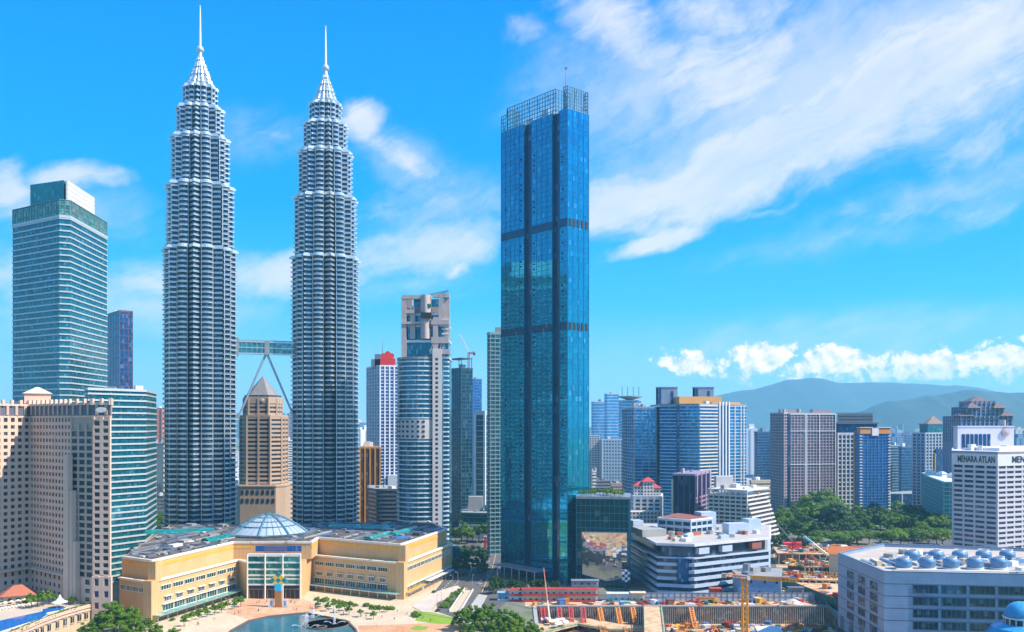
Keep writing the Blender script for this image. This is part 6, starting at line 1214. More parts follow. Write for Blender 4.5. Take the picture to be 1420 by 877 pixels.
# ------------------------------------------------------------------ lake fountain, totem, people, lamps
SPR = newmat('spray'); spm, nt, b = SPR; b.inputs['Base Color'].default_value = (.85, .9, .95, 1); b.inputs['Roughness'].default_value = .5; b.inputs['Alpha'].default_value = .75
for i, (px, py, h, wd_, lb) in enumerate(((424, 871, 8, 2.4, 'widest white fountain jet spraying up from the lake'), (434, 857, 6, 1.2, 'smaller white fountain jet toward the plaza side of the lake'), (464, 866, 8, .9, 'thin tall white fountain jet near the lake kerb'))):
    p = G(px, py); f = thing('fountain_jet', lb, 'fountain', (*p, .06)); s = MB(); rr = random.Random(i)
    for k in range(420):
        t_ = rr.random(); rad = wd_ * (.25 + .75 * (1 - t_)) * rr.random() ** .5; a = rr.uniform(0, 6.3); z = h * t_; q = (rad * math.cos(a) + wd_ * .5 * (t_ - .5), rad * math.sin(a), z); leaves(s, q, (.1, .1, .1), 1, .22, rr)
    for k in range(300):
        t_ = rr.random(); sg = rr.choice((-1, 1)); leaves(s, (sg * (wd_ + 5 * t_), rr.uniform(-.5, .5), 3.4 * t_ * (1.35 - t_)), (.1, .1, .1), 1, .18, rr)
    o = mk('spray', s, spm, f); o['kind'] = 'stuff'; mk('nozzle', MB().lathe([(.5, 0), (.4, .3)], 8), DARK, f)
for px, py, rx, lb in ((453, 866, 13, 'wide thin ring of brown nozzles on the lake surface'), (446, 870, 3, 'small brown nozzle ring inside the wide one on the lake')):
    p = G(px, py); tag(mk('fountain_ring', MB().lathe([(rx, .1), (rx, .5), (rx - .7, .5), (rx - .7, .1)], 40), plain((.2, .14, .1), .7), None, (*p, 0)), lb, 'fountain ring')
p = G(386, 842); tt = thing('totem', 'tall plaza totem with striped shaft and yellow teal diamond head', 'sculpture', (*p, 0)); m, nt, b = newmat('striped_shaft'); g, uu, zz = wallcoords(nt)
nt.links.new(mixc(nt, M_(nt, 'GREATER_THAN', M_(nt, 'FRACT', M_(nt, 'DIVIDE', zz, 1.5)), .5), (.50, .13, .03), (.20, .20, .08)), b.inputs['Base Color'])
k_ = p[1] / F; mk('shaft', MB().box((0, 0, 5), (9 * k_, 2.6, 10)), m, tt); mk('shaft_top', MB().box((0, 0, 12), (9 * k_, 2.6, 4)), plain((.02, .42, .70), .5), tt); e_ = 4.0 * k_; zc = gz(805, p[1])
for i in range(3):
    for j in range(3): x = (i - j) * e_; z = zc + (i + j - 2) * e_; mk('diamond', MB().add([(x, -.6, z - e_), (x + e_, -.6, z), (x, -.6, z + e_), (x - e_, -.6, z), (x, .6, z - e_), (x + e_, .6, z), (x, .6, z + e_), (x - e_, .6, z)], [(0, 1, 2, 3), (7, 6, 5, 4), (1, 0, 4, 5), (2, 1, 5, 6), (3, 2, 6, 7), (0, 3, 7, 4)]), plain((.80, .50, .02), .5) if (i + j) % 2 else plain((.02, .20, .22), .5), tt)
for s_, lb in ((-1, 'white display board on the totem side toward the hotel'), (1, 'white display board on the totem side toward the road')): b_ = thing('display_board', lb, 'board', (p[0] + s_ * 4.2, p[1] - .5, 0)); mk('panel', MB().box((0, 0, 2.6), (3.2, .4, 4.4)), WHITE, b_); mk('foot', MB().box((0, 0, .2), (3.6, 1.6, .4)), CONC, b_); mk('stripe', MB().box((0, -.22, 2.4), (1.4, .06, 3)), plain((.25, .3, .45), .6), b_)
def person_mesh(sh, st):
    m_ = bpy.data.meshes.new('person'); v = [(0, 0, .92), (0, 0, 1.2), (0, 0, 1.45), (0, 0, 1.55), (0, .02, 1.68), (.2, 0, 1.4), (.26, .05, 1.12), (.25, st * .5, .88), (-.2, 0, 1.4), (-.26, -.05, 1.12), (-.25, -st * .5, .88), (.1, 0, .88), (.11, -st * .6, .48), (.11, -st, .06), (.11, -st + .14, .04), (-.1, 0, .88), (-.11, st * .6, .48), (-.11, st, .06), (-.11, st + .14, .04)]
    e = [(0, 1), (1, 2), (2, 3), (3, 4), (2, 5), (5, 6), (6, 7), (2, 8), (8, 9), (9, 10), (0, 11), (11, 12), (12, 13), (13, 14), (0, 15), (15, 16), (16, 17), (17, 18)]; m_.from_pydata(v, e, []); r_ = [.16, .15, .16, .06, .11, .07, .05, .04, .07, .05, .04, .1, .075, .05, .04, .1, .075, .05, .04]
    o = bpy.data.objects.new('person', m_); COL.objects.link(o); md = o.modifiers.new('skin', 'SKIN'); sv = m_.skin_vertices[0].data
    for q, rad in zip(sv, r_): q.radius = (rad, rad)
    sv[0].use_root = True; bpy.context.view_layer.update(); me = bpy.data.meshes.new_from_object(o.evaluated_get(bpy.context.evaluated_depsgraph_get())); bpy.data.objects.remove(o); n = bpy.data.materials.new('clothing'); n = None
    mm = {'s': plain(sh, .8, .1, 2), 't': DARK, 'h': plain((.30, .17, .10), .6, .1, 2)}
    for q in 'sth': me.materials.append(mm[q])
    for f in me.polygons: z = f.center.z; f.material_index = 2 if z > 1.52 else (1 if z < .92 else 0)
    return me
SH = [((.7, .7, .7), 'white'), ((.55, .04, .04), 'red'), ((.04, .06, .2), 'navy'), ((.03, .03, .03), 'black'), ((.1, .3, .35), 'teal')]
PM = [person_mesh(s, st) for (s, _), st in zip(SH, (.2, .12, .24, .05, .16))]; hair = MB().lathe([(.02, 1.60), (.125, 1.64), (.125, 1.72), (.08, 1.79), (.01, 1.81)], 8).mesh('hair')
for k in range(34):
    a = R.random(); px, py = [lerp((345, 848), (450, 844), a), lerp((450, 848), (560, 862), a), lerp((250, 873), (340, 848), a), lerp((350, 836), (420, 836), a), lerp((540, 846), (600, 862), a)][k % 5]; q = G(px, py + R.uniform(-1.5, 1.5)); i = R.randrange(5)
    o = mk('person', PM[i], None, None, (*q, .03), R.uniform(0, 6.3)); tag(o, 'person in a %s top and dark trousers out on the sunny plaza' % SH[i][1], 'person', 'people in %s tops on the plaza' % SH[i][1]); mk('hair', hair, BLACKF, o)
def lamp():
    t = thing('street_lamp', 'slim grey street lamp post along the drive beside the mall', 'street lamp', (0, -900, 0), 0, 'street lamps along the drive'); mk('pole', MB().bar((0, 0, 0), (0, 0, 9), .12, .08, 8).bar((0, 0, 8.9), (1.6, 0, 9.3), .07, .06, 6), STEEL, t); mk('lamp_head', MB().box((1.9, 0, 9.3), (.9, .35, .16)), WHITE, t); return t
lp0 = lamp()
for i, (px, py) in enumerate(((606, 846), (612, 838), (628, 818), (635, 812), (655, 816), (640, 800), (690, 815), (783, 812), (816, 812), (930, 812), (998, 812), (1010, 812), (436, 846), (316, 852))):
    if i == 0: lp0.location = (*G(px, py), 0)
    else: dup(lp0, (*G(px, py), 0), i * 1.3, label=None if i < 6 else 'slim grey lamp post standing on the avenue behind the site offices' if i < 12 else 'slim grey lamp post on the lake promenade', group='street lamps along the drive' if i < 6 else 'lamp posts on the avenue' if i < 12 else 'promenade lamp posts')
# ------------------------------------------------------------------ vehicles
def car(colr, name, i):
    t = thing('car', 'x', 'car', (0, -900, 0)); m = plain(colr, .25, .05, 1, .2); b = MB(); n = 7; sec = [(-2.2, .35), (-2.2, .8), (-2.0, .92), (2.0, .88), (2.2, .7), (2.2, .35)]
    b.add([(x, -.86, z) for x, z in sec] + [(x, .86, z) for x, z in sec], [((i + 1) % 6, i, 6 + i, 6 + (i + 1) % 6)[::-1] for i in range(6)] + [tuple(range(6)), tuple(range(11, 5, -1))]); mk('body', b, m, t)
    mk('windows', MB().prism([(-1.5, -.8), (1.1, -.8), (1.1, .8), (-1.5, .8)], .88, 1.4, top=[(-1.1, -.66), (.5, -.66), (.5, .66), (-1.1, .66)]), plain((.02, .03, .04), .1, .1, 1), t); mk('roof', MB().prism([(-1.08, -.65), (.48, -.65), (.48, .65), (-1.08, .65)], 1.4, 1.46), m, t)
    wh = MB(); wh.bar((0, -.1, 0), (0, .1, 0), .33, .33, 12); me = wh.mesh('wheel')
    for x in (-1.35, 1.35):
        for y in (-.82, .82): mk('wheel', me, BLACKF, t, (x, y, .33))
    for y in (-.6, .6): mk('headlight', MB().box((2.21, y, .65), (.06, .3, .15)), WHITE, t)
    return t
CC = [((.75, .75, .75), 'white'), ((.05, .05, .06), 'black'), ((.35, .36, .38), 'silver'), ((.40, .03, .03), 'red'), ((.05, .1, .3), 'blue')]; CR_ = [car(c_, n_, i) for i, (c_, n_) in enumerate(CC)]; cu_ = set()
def put_car(i, p, rz, where, grp):
    lb = '%s car %s' % (CC[i][1], where)
    if i not in cu_: cu_.add(i); o = CR_[i]; o.location = (*p, .03); o.rotation_euler = (0, 0, rz); o['label'] = lb; o['group'] = '%s %s' % (CC[i][1], grp)
    else: dup(CR_[i], (*p, .03), rz, 1, lb, '%s %s' % (CC[i][1], grp))
for px, py, i in ((607, 848, 1), (602, 822, 1), (665, 811, 0), (668, 806, 2), (655, 790, 0), (662, 785, 4), (673, 782, 0), (680, 772, 2), (676, 765, 3), (684, 755, 0), (645, 797, 2), (650, 806, 1), (688, 790, 1), (671, 778, 2)): put_car(i, G(px, py), 1.25, 'driving along the avenue beside the mall', 'cars on the avenue')
for k in range(26): put_car(R.choice([0, 0, 0, 1, 2, 2, 4, 3]), (R.uniform(60, 190), 571 + R.choice([-6, -2, 2, 6])), R.choice([0, math.pi]), 'on the street behind the grey site fence', 'cars behind the site fence')
for k in range(40): put_car(R.choice([0, 0, 2, 1, 4, 3]), (gx(R.uniform(1095, 1325), 788), 784 + R.choice([-4, 0, 5])), R.choice([0, 1.57]), 'parked in the row under the rain trees', 'cars parked under the rain trees')
for k in range(14): put_car(R.choice([0, 2, 1, 3]), (gx(R.uniform(630, 700), 800), 800 + R.uniform(-6, 10)), R.choice([0, .2]), 'at the crossing near the green glass podium', 'cars at the crossing')
# ------------------------------------------------------------------ construction site
def portable(name, label, p, s, mat, band, rows, rz=0, cat='site office', group=None):
    t = thing(name, label, cat, p, rz, group); L_, d, h = s; fh = h / rows
    for k in range(rows):
        mk('wall', MB().box((0, 0, fh * (k + .5)), (L_, d, fh - .04)), mat, t); mk('walkway', MB().box((0, -d / 2 - .6, fh * k + .1), (L_, 1.4, .25)).box((0, -d / 2 - 1.25, fh * k + .75), (L_, .08, 1.0)), band, t)
        n = max(2, int(L_ / 3.5))
        for i in range(n): x = -L_ / 2 + L_ * (i + .5) / n; mk('window' if i % 3 else 'door', MB().box((x, -d / 2, fh * k + (1.6 if i % 3 else 1.2)), (1.5 if i % 3 else .9, .12, 1.0 if i % 3 else 2.0)), BGD if i % 3 else BLUEP, t)
    mk('roof', MB().prism([(-L_ / 2 - .4, -d / 2 - 1.4), (L_ / 2 + .4, -d / 2 - 1.4), (L_ / 2 + .4, d / 2 + .4), (-L_ / 2 - .4, d / 2 + .4)], h, h + .5, top=[(-L_ / 2 - .4, -.3), (L_ / 2 + .4, -.3), (L_ / 2 + .4, .3), (-L_ / 2 - .4, .3)]), band if rows > 1 else mat, t); return t
CRS = plain((.62, .50, .36), .7); BRM = plain((.22, .09, .07), .6)
y0 = 562.5
portable('site_office', 'long two storey red and cream site office at the rim of the pit', (gx(776, y0), y0, 0), (47, 5, 8), CRS, RED, 2)
portable('site_office', 'grey stacked site cabins towering behind the long red office', (gx(811, 575), 575, 0), (17, 5, 11), plain((.42, .38, .40), .6), GREYM, 3)
portable('site_office', 'short white and red site cabin at the grove end of the red office', (gx(716, y0 + 2), y0 + 2, 0), (9, 5, 7), WHITE, RED, 2)
portable('site_office', 'pale blue site cabin next to the grove end cabin', (gx(698, y0 + 4), y0 + 4, 0), (7, 5, 5), plain((.25, .42, .58), .6), WHITE, 1)
portable('site_office', 'blue roofed site cabin between red office and grey fence', (gx(858, y0 + 1), y0 + 1, 0), (15, 5, 5), plain((.55, .60, .64), .6), plain((.12, .34, .52), .5), 1)
portable('site_office', 'teal topped cabin touching the blue roofed one', (gx(884, y0), y0, 0), (9, 5, 5.6), CRS, GREENP, 1)
t = thing('container', 'big red orange container behind the grey site fence', 'container', (gx(992, 578), 578, 0)); mk('body', MB().box((0, 0, 2.7), (7.6, 5, 5.4)), plain((.55, .09, .03), .5), t); s = MB()
for i in range(14): s.box((-3.6 + 7.2 * i / 13, -2.55, 2.7), (.16, .12, 5))
mk('rib', s, plain((.45, .07, .03), .5), t)
def fence(label, a, b, h, mat, postm, sp, name='hoarding'):
    a, b = Vector(a), Vector(b); L_ = (b - a).length; m_ = (a + b) / 2; t = thing(name, label, 'fence', (m_.x, m_.y, 0), math.atan2((b - a).y, (b - a).x)); n = int(L_ / sp); pme = MB().box((0, -.12, h / 2), (.22, .22, h + .3)).mesh('post'); pl = MB().box((0, .05, h / 2 + .1), (L_ / n - .12, .1, h - .2)).mesh('panel')
    for k in range(n): mk('panel', pl, mat, t, (-L_ / 2 + (k + .5) * L_ / n, 0, 0)); mk('post', pme, postm, t, (-L_ / 2 + k * L_ / n, 0, 0))
    mk('rail', MB().box((0, -.1, h * .5), (L_, .12, .15)).box((0, -.1, h * .95), (L_, .12, .15)), postm, t); return t
fence('long grey panelled site fence along the avenue above the pit', (76, 561), (196, 561), 5.5, plain((.42, .46, .52), .5, .25, .3), SLATE, 3.6)
fence('green hoarding slanting up behind the blue annex', W(1083, 610), W(1166, 528), 7, plain((.01, .11, .09), .6, .2, .2), GREENP, 5)
fence('teal mesh fence beside the near corner of the grey office', (PX1 + 2, 556), W(1180, 470), 3, plain((.02, .22, .22), .5), GREYM, 4)
# ramp bridge into the pit
t = thing('site_ramp', 'sandy vehicle ramp with green railings running out over the pit', 'ramp', (gx(905, 547), 547, 0.05), math.radians(-8)); 
mk('deck', MB().prism([(-5.5, -70), (5.5, -70), (5.5, 1), (-5.5, 1)], -.9, 0), SAND, t)
for s_ in (-1, 1):
    rl = MB().bar((s_ * 5.4, -70, 1.1), (s_ * 5.4, 0, 1.1), .2).bar((s_ * 5.4, -70, .6), (s_ * 5.4, 0, .6), .07)
    for i in range(24): rl.bar((s_ * 5.4, -3 * i, 0), (s_ * 5.4, -3 * i, 1.1), .08)
    mk('railing', rl, plain((.05, .35, .25), .5), t); mk('girder', MB().box((s_ * 4.2, -35, -1.5), (.7, 70, 1.2)), BRM, t)
for i in range(4):
    for s_ in (-1, 1): mk('trestle', MB().bar((s_ * 4, -8 - 17 * i, PZ), (s_ * 4, -8 - 17 * i, -1.8), .4, n=8), STEEL, t)
# platform, struts and piles in the pit
def poly_slab(name, label, pts, z, th, mat, cat='platform'):
    pp = ccw(pts); c_ = cen(pp); t = thing(name, label, cat, (*c_, 0)); mk('deck', MB().prism(loc_(pp, c_), z - th, z), mat, t)
    for p in offs(loc_(pp, c_), -1.2): mk('support', MB().bar((*p, PZ), (*p, z - th), .35, n=8), CONC, t)
    return t
pl_ = lambda *l: [G(a, b, -6.5) for a, b in l]
poly_slab('working_platform', 'sandy working platform with green edge inside the pit', pl_((738, 866), (772, 856), (812, 857), (840, 862), (862, 866), (898, 868), (902, 874), (845, 874), (802, 866), (770, 874), (745, 880)), -6.5, .8, SAND)
ed = MB(); l = pl_((745, 880), (770, 874), (802, 866), (845, 874), (902, 874))
for a, b in zip(l, l[1:]): ed.bar((*a, -5.5), (*b, -5.5), .12).bar((*a, -6.2), (*b, -6.2), .25); [ed.bar((*lerp(a, b, i / 6), -6.5), (*lerp(a, b, i / 6), -5.5), .09) for i in range(6)]
tag(mk('guard_rail', ed, plain((.05, .35, .28), .5)), 'green guard rail around the working platform in the pit', 'railing')
for i, (px, y1, colr) in enumerate(((733, 862, RED), (752, 862, RED), (757, 862, RED), (775, 858, RED), (791, 866, RED), (808, 864, RED), (831, 872, ORANGE), (856, 872, ORANGE), (877, 870, ORANGE), (958, 858, ORANGE))):
    a = (gx(px, 545), 545, -1.2); D = 530 - i % 3 * 3; b = (gx(px + (3 if i < 6 else 6), D), D, -10.4)
    o = mk('raking_strut', MB().lattice((0, 0, 0), tuple(Vector(b) - Vector(a)), 2.2, 1.7, .38), colr, None, a); tag(o, '%s lattice strut propping the brown retaining wall of the pit' % ('red' if i < 6 else 'orange'), 'strut', '%s struts along the retaining wall' % ('red' if i < 6 else 'orange'))
for i, (px, d0) in enumerate(((832, 522), (838, 520), (866, 518), (874, 516))):
    a = (gx(px, d0), d0, -6.5); b = (gx(px + 8, d0 - 26), d0 - 26, -10.4); tag(mk('inclined_strut', MB().lattice((0, 0, 0), tuple(Vector(b) - Vector(a)), 1.5, 1.7, .28), ORANGE, None, a), 'orange inclined strut below the platform edge in the pit', 'strut', 'orange struts below the platform')
for i, (px, py) in enumerate(((757, 864), (767, 867), (776, 865), (773, 871), (783, 869))):
    p = G(px, py, -6.5); tag(mk('site_canopy', MB().prism([(-3, -2), (3, -2), (3, 2), (-3, 2)], 2.4, 3.2, top=[(-3, -.2), (3, -.2), (3, .2), (-3, .2)]).bar((-2.8, -1.8, 0), (-2.8, -1.8, 2.5), .1).bar((2.8, -1.8, 0), (2.8, -1.8, 2.5), .1).bar((2.8, 1.8, 0), (2.8, 1.8, 2.5), .1).bar((-2.8, 1.8, 0), (-2.8, 1.8, 2.5), .1), plain((.62, .70, .64), .6), None, (*p, -6.5), i * .3), 'pale shelter canopy standing on the pit working platform', 'shelter', 'shelters on the pit platform')
# piles of material in the pit and along its rim
rr = random.Random(9); MC = [(ORANGE, 'orange'), (plain((.70, .30, .06), .7), 'amber'), (RED, 'red'), (WHITE, 'white'), (YELLOW, 'yellow'), (BLUEP, 'blue'), (CONC, 'grey'), (plain((.60, .48, .32), .8), 'sandy'), (BRM, 'rusty'), (GREENP, 'green')]
stk = MB()
for i in range(6): stk.bar((-3, -.9 + .36 * i, .2), (3, -.9 + .36 * i, .2), .17, n=6)
for i in range(4): stk.bar((-3, -.6 + .36 * i, .5), (3, -.6 + .36 * i, .5), .17, n=6)
crt = MB().box((0, 0, .9), (2.6, 2, 1.8)).box((0, 0, 1.9), (2.8, 2.2, .2)).box((-1, -1.05, .9), (.2, .15, 1.7)).box((1, -1.05, .9), (.2, .15, 1.7))
def mat_mesh(nm, mb, mt): m_ = mb.mesh(nm); m_.materials.append(mt); return m_
KM = {(k, n): mat_mesh('stock_' + n, mb, m_) for m_, n in MC for k, mb in (('steel_bundle', stk), ('crate', crt))}
def clutter(n, fx, where, grp):
    for k in range(n):
        p = fx(); kd = rr.choice(['steel_bundle', 'crate', 'steel_bundle']); m_, nm = rr.choice(MC); o = bpy.data.objects.new(kd, KM[(kd, nm)]); COL.objects.link(o); o.location = p; o.rotation_euler = (0, 0, rr.uniform(0, 3.1)); s = rr.uniform(.8, 1.7); o.scale = (s, s, s)
        tag(o, '%s %s lying %s' % (nm, 'bundle of steel bars' if kd == 'steel_bundle' else 'site crate', where), 'building material', '%s %s %s' % (nm, kd.replace('_', ' ') + 's', grp))
clutter(200, lambda: (gx(rr.uniform(925, 1165), 520), rr.uniform(500, 541), PZ), 'on the sandy floor of the pit', 'on the pit floor')
clutter(80, lambda: (rr.uniform(12, 190), rr.uniform(548.5, 558), .03), 'along the rim of the pit beside the grey fence', 'along the pit rim')
clutter(22, lambda: (gx(rr.uniform(760, 895), 520), rr.uniform(522, 538), -6.5 if rr.random() < .01 else PZ), 'in the shade under the pit platform', 'under the platform')
t = thing('tin_shed', 'pale tin roofed shed on the pit floor right of the yellow crane mast', 'shed', (gx(1066, 508), 508, PZ)); mk('wall', MB().box((0, 0, 2.2), (13, 7, 4.4)), CONC, t); mk('roof', MB().prism([(-7, -4.2), (7, -4.2), (7, 4.2), (-7, 4.2)], 4.4, 6.2, top=[(-7, 3.9), (7, 3.9), (7, 4.2), (-7, 4.2)]), plain((.62, .64, .60), .5), t)
# pump truck on the rim
t = thing('pump_truck', 'orange concrete pump truck parked at the pit rim before the grey fence', 'truck', (gx(980, 555), 555, .03)); mk('chassis', MB().box((0, 0, 1.0), (13, 2.5, .5)), DARK, t); mk('boom', MB().box((-.5, 0, 3.6), (12, .7, .6)).box((-.2, .3, 3.0), (11, .6, .5)).box((-.8, -.5, 2.6), (10, .5, .5)), ORANGE, t); mk('cab', MB().prism([(4.6, -1.2), (7, -1.2), (7, 1.2), (4.6, 1.2)], .8, 3.2, top=[(4.6, -1.2), (6.6, -1.2), (6.6, 1.2), (4.6, 1.2)]), YELLOW, t); mk('hopper', MB().box((-5.6, 0, 1.9), (2, 2.2, 1.4)), RED, t)
for x in (-5, -3.6, 3, 5.6):
    for y in (-1.15, 1.15): mk('wheel', MB().bar((0, -.2, 0), (0, .2, 0), .5, .5, 12), BLACKF, t, (x, y, .5))
def rubble(label, p, r, h, mat, seed): 
    q = random.Random(seed); s = MB(); n = 18
    for k in range(90): a = q.uniform(0, 6.3); d = q.random() ** .6 * r; z = h * (1 - d / r) * q.random(); e = q.uniform(.3, .9); s.box((d * math.cos(a), d * math.sin(a), z + e * .3), (e * 1.6, e, e * .8), q.uniform(0, 3))
    s.lathe([(r, 0), (r * .7, h * .4), (r * .3, h * .85), (.2, h)], 14); o = mk('rubble_heap', s, mat, None, p); return tag(o, label, 'rubble heap')
rubble('pale rubble heap at the pit rim beside the fence corner', (gx(1100, 554), 554, 0), 7, 3, plain((.60, .52, .46), .9, .4, 1), 1)
t = thing('gate_house', 'dark brown site gate house at the corner of the grey fence', 'gate house', (gx(1108, 557.5), 564, 0)); mk('wall', MB().box((0, 0, 4), (9, 4, 8)), plain((.30, .27, .28), .7), t); mk('roof', MB().box((0, 0, 8.2), (10, 5, .5)), SLATE, t)
for x in (-2.5, 0, 2.5): mk('window', MB().box((x, -2.02, 5), (1.4, .2, 2)), BLACKF, t)
def excavator(label, p, rz, m_):
    t = thing('excavator', label, 'excavator', p, rz); mk('track', MB().box((0, -1.3, .5), (4.2, .7, 1)).box((0, 1.3, .5), (4.2, .7, 1)), DARK, t); mk('body', MB().prism([(-2.2, -1.4), (1.4, -1.4), (1.4, 1.4), (-2.2, 1.4)], 1.05, 2.4, top=[(-2, -1.3), (1.2, -1.3), (1.2, 1.3), (-2, 1.3)]), m_, t); mk('cab', MB().prism([(.2, .3), (1.8, .3), (1.8, 1.4), (.2, 1.4)], 1.4, 3.2, top=[(.3, .4), (1.3, .4), (1.3, 1.3), (.3, 1.3)]), BGD, t)
    mk('arm', MB().bar((1.2, -.3, 1.8), (4, -.3, 4.6), .35, .3).bar((4, -.3, 4.6), (6.4, -.3, 2.2), .3, .22), m_, t); mk('bucket', MB().prism([(5.9, -.9), (6.9, -.9), (6.9, .3), (5.9, .3)], 1.2, 2.3, top=[(6.1, -.8), (6.7, -.8), (6.7, .2), (6.1, .2)]), DARK, t); return t
excavator('orange excavator digging on the pit floor beside the vehicle ramp', (gx(935, 520), 520, PZ), 2.4, ORANGE); excavator('yellow excavator on the pit floor between the ramp and crane mast', (gx(985, 512), 512, PZ), .6, YELLOW); excavator('yellow excavator on the lowest sandy deck of the far site', (gx(1130, 634), 634, 2.55), 2.9, YELLOW); excavator('orange excavator on the sandy middle deck of the far site', (gx(1112, 672), 672, 5.55), .2, ORANGE)
def frame(label, p, nx, ny, nz_, st, m_, rz, grp):
    s = MB()
    for i in range(nx + 1):
        for j in range(ny + 1): s.bar((i * st, j * st, 0), (i * st, j * st, nz_ * 2.2), .09, n=3)
    for k in range(1, nz_ + 1):
        for i in range(nx + 1): s.bar((i * st, 0, k * 2.2), (i * st, ny * st, k * 2.2), .08, n=3)
        for j in range(ny + 1): s.bar((0, j * st, k * 2.2), (nx * st, j * st, k * 2.2), .08, n=3)
    return tag(mk('scaffold_frame', s, m_, None, p, rz), label, 'scaffold', grp)
for k, (px, D, z, nx, ny, m_, nm, wh) in enumerate(((945, 534, PZ, 7, 2, ORANGE, 'orange', 'on the pit floor against the retaining wall'), (1010, 530, PZ, 6, 2, RED, 'red', 'on the pit floor behind the crane mast'), (1090, 528, PZ, 8, 2, ORANGE, 'wide orange', 'in the pit under the rubble heap'), (1076, 690, 5.5, 9, 3, BRM, 'rusty brown', 'on the middle deck beside the banded block'), (1105, 664, 5.5, 8, 2, plain((.30, .12, .06), .7), 'brick red', 'on the middle deck near its green edge'), (1125, 712, 9, 6, 2, RED, 'crimson', 'on the pale deck beside the red crane'), (1140, 628, 2.5, 9, 2, YELLOW, 'yellow', 'on the lowest deck above the green hoarding'), (1098, 632, 2.5, 8, 2, ORANGE, 'pale orange', 'on the lowest deck above the blue annex'))): frame('%s scaffold frame standing %s' % (nm, wh), (gx(px, D), D, z), nx, ny, 2, 1.9, m_, -.2, None)
# cranes
t = thing('tower_crane', 'yellow tower crane standing in the pit before the blue annex', 'crane', (gx(1033, 505), 505, PZ)); zt = gz(806, 505) - PZ
mk('mast', MB().lattice((0, 0, 0), (0, 0, zt), 2.8, 2.8, .36), plain((.85, .36, .01), .45), t); mk('foot', MB().box((0, 0, .6), (6, 6, 1.2)).bar((2.5, 0, 1), (1, 0, 9), .25).bar((-2.5, 0, 1), (-1, 0, 9), .25), YELLOW, t); mk('turntable', MB().lathe([(1.7, zt), (1.7, zt + 1.6), (1.3, zt + 1.8)], 14), ORANGE, t)
jd = Vector((.90, -.44, 0)); mk('jib', MB().lattice((1.6 * jd.x, 1.6 * jd.y, zt + 2.2), (29 * jd.x, 29 * jd.y, zt + 2.6), 1.7, 1.9, .28), plain((.85, .36, .01), .45), t); mk('counter_jib', MB().lattice((-1.6 * jd.x, -1.6 * jd.y, zt + 2.2), (-12 * jd.x, -12 * jd.y, zt + 2.6), 1.5, 1.8, .2), ORANGE, t); mk('counterweight', MB().box((0, 0, 0), (2.6, 2.2, 2.4)), CONC, t, (-11.6 * jd.x, -11.6 * jd.y, zt + 2.2), -.45); mk('cab', MB().box((0, 0, 0), (1.8, 1.6, 2)), WHITE, t, (1.6, -1.8, zt + 1.8))
mk('hook_rope', MB().bar((18 * jd.x, 18 * jd.y, zt + 1.6), (18 * jd.x, 18 * jd.y, zt - 12), .06).box((18 * jd.x, 18 * jd.y, zt - 12.4), (.6, .6, .9)), DARK, t)
t = thing('mobile_crane', 'mobile crane with red cream telescopic boom standing at the grove end of the pit', 'crane', (gx(764, 522), 522, PZ)); a = (0, 0, 2); b = tuple(Vector((gx(754, 548), 548, gz(789, 548))) - Vector(t.location)); m1 = lerp(a, b, .45); m2 = lerp(a, b, .75)
mk('boom', MB().bar(a, m1, .75, .65, 4), CREAM, t); mk('boom_section', MB().bar(m1, m2, .5, .42, 4), plain((.50, .20, .12), .5), t); mk('boom_tip', MB().bar(m2, b, .34, .26, 4).box(b, (.8, .8, 1.0)), plain((.50, .16, .10), .5), t); mk('carrier', MB().box((0, 0, 1.2), (8, 2.8, 1.2)).box((3, 0, 2.4), (2, 2.4, 1.4)), YELLOW, t)
for x in (-3, -1.2, 1.2, 3):
    for y in (-1.3, 1.3): mk('wheel', MB().bar((0, -.2, 0), (0, .2, 0), .6, .6, 12), BLACKF, t, (x, y, .6))
# second site behind: slabs, cranes
SITE = blotch([(.34, .15, .06), (.54, .34, .17), (.62, .46, .28), (.44, .19, .08), (.58, .40, .22)], .07)
struct('site_ground', MB().sheet(ccw([W(1072, 760), W(1180, 760), W(1180, 545), W(1085, 604)]), .012), SITE)
sl = [(1072, 1165, 742, 700, 9.0), (1085, 1170, 690, 655, 5.5), (1078, 1168, 646, 622, 2.5)]
for i, (a, b, d1, d0, z) in enumerate(sl):
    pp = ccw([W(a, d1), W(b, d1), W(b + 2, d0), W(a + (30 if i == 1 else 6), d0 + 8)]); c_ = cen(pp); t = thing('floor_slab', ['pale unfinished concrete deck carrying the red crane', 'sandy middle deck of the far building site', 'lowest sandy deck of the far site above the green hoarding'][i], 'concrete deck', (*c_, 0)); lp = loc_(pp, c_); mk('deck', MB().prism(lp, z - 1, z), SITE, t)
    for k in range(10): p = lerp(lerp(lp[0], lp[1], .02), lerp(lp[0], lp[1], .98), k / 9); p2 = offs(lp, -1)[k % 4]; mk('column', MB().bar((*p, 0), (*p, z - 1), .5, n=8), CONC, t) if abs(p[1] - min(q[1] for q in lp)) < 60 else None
    mk('shade_fill', MB().prism(offs(lp, -2.5), 0, z - 1.01), plain((.10, .09, .09)), t)  # solid fill under the deck, dark colour painted in for the shade there
def on2(i): a, b, d1, d0, z = sl[i]; d = rr.uniform(d0 + 10, d1 - 2); return (gx(rr.uniform(a + 10, b), d), d, z + .02)
clutter(75, lambda: on2(0), 'on the pale deck under the red crane', 'on the pale deck'); clutter(80, lambda: on2(1), 'on the sandy middle deck of the far site', 'on the middle deck'); clutter(80, lambda: on2(2), 'on the lowest deck above the green hoarding', 'on the lowest deck'); clutter(24, lambda: (gx(rr.uniform(1092, 1165), 590), rr.uniform(570, 612), .03), 'on the ground behind the green hoarding', 'behind the green hoarding')
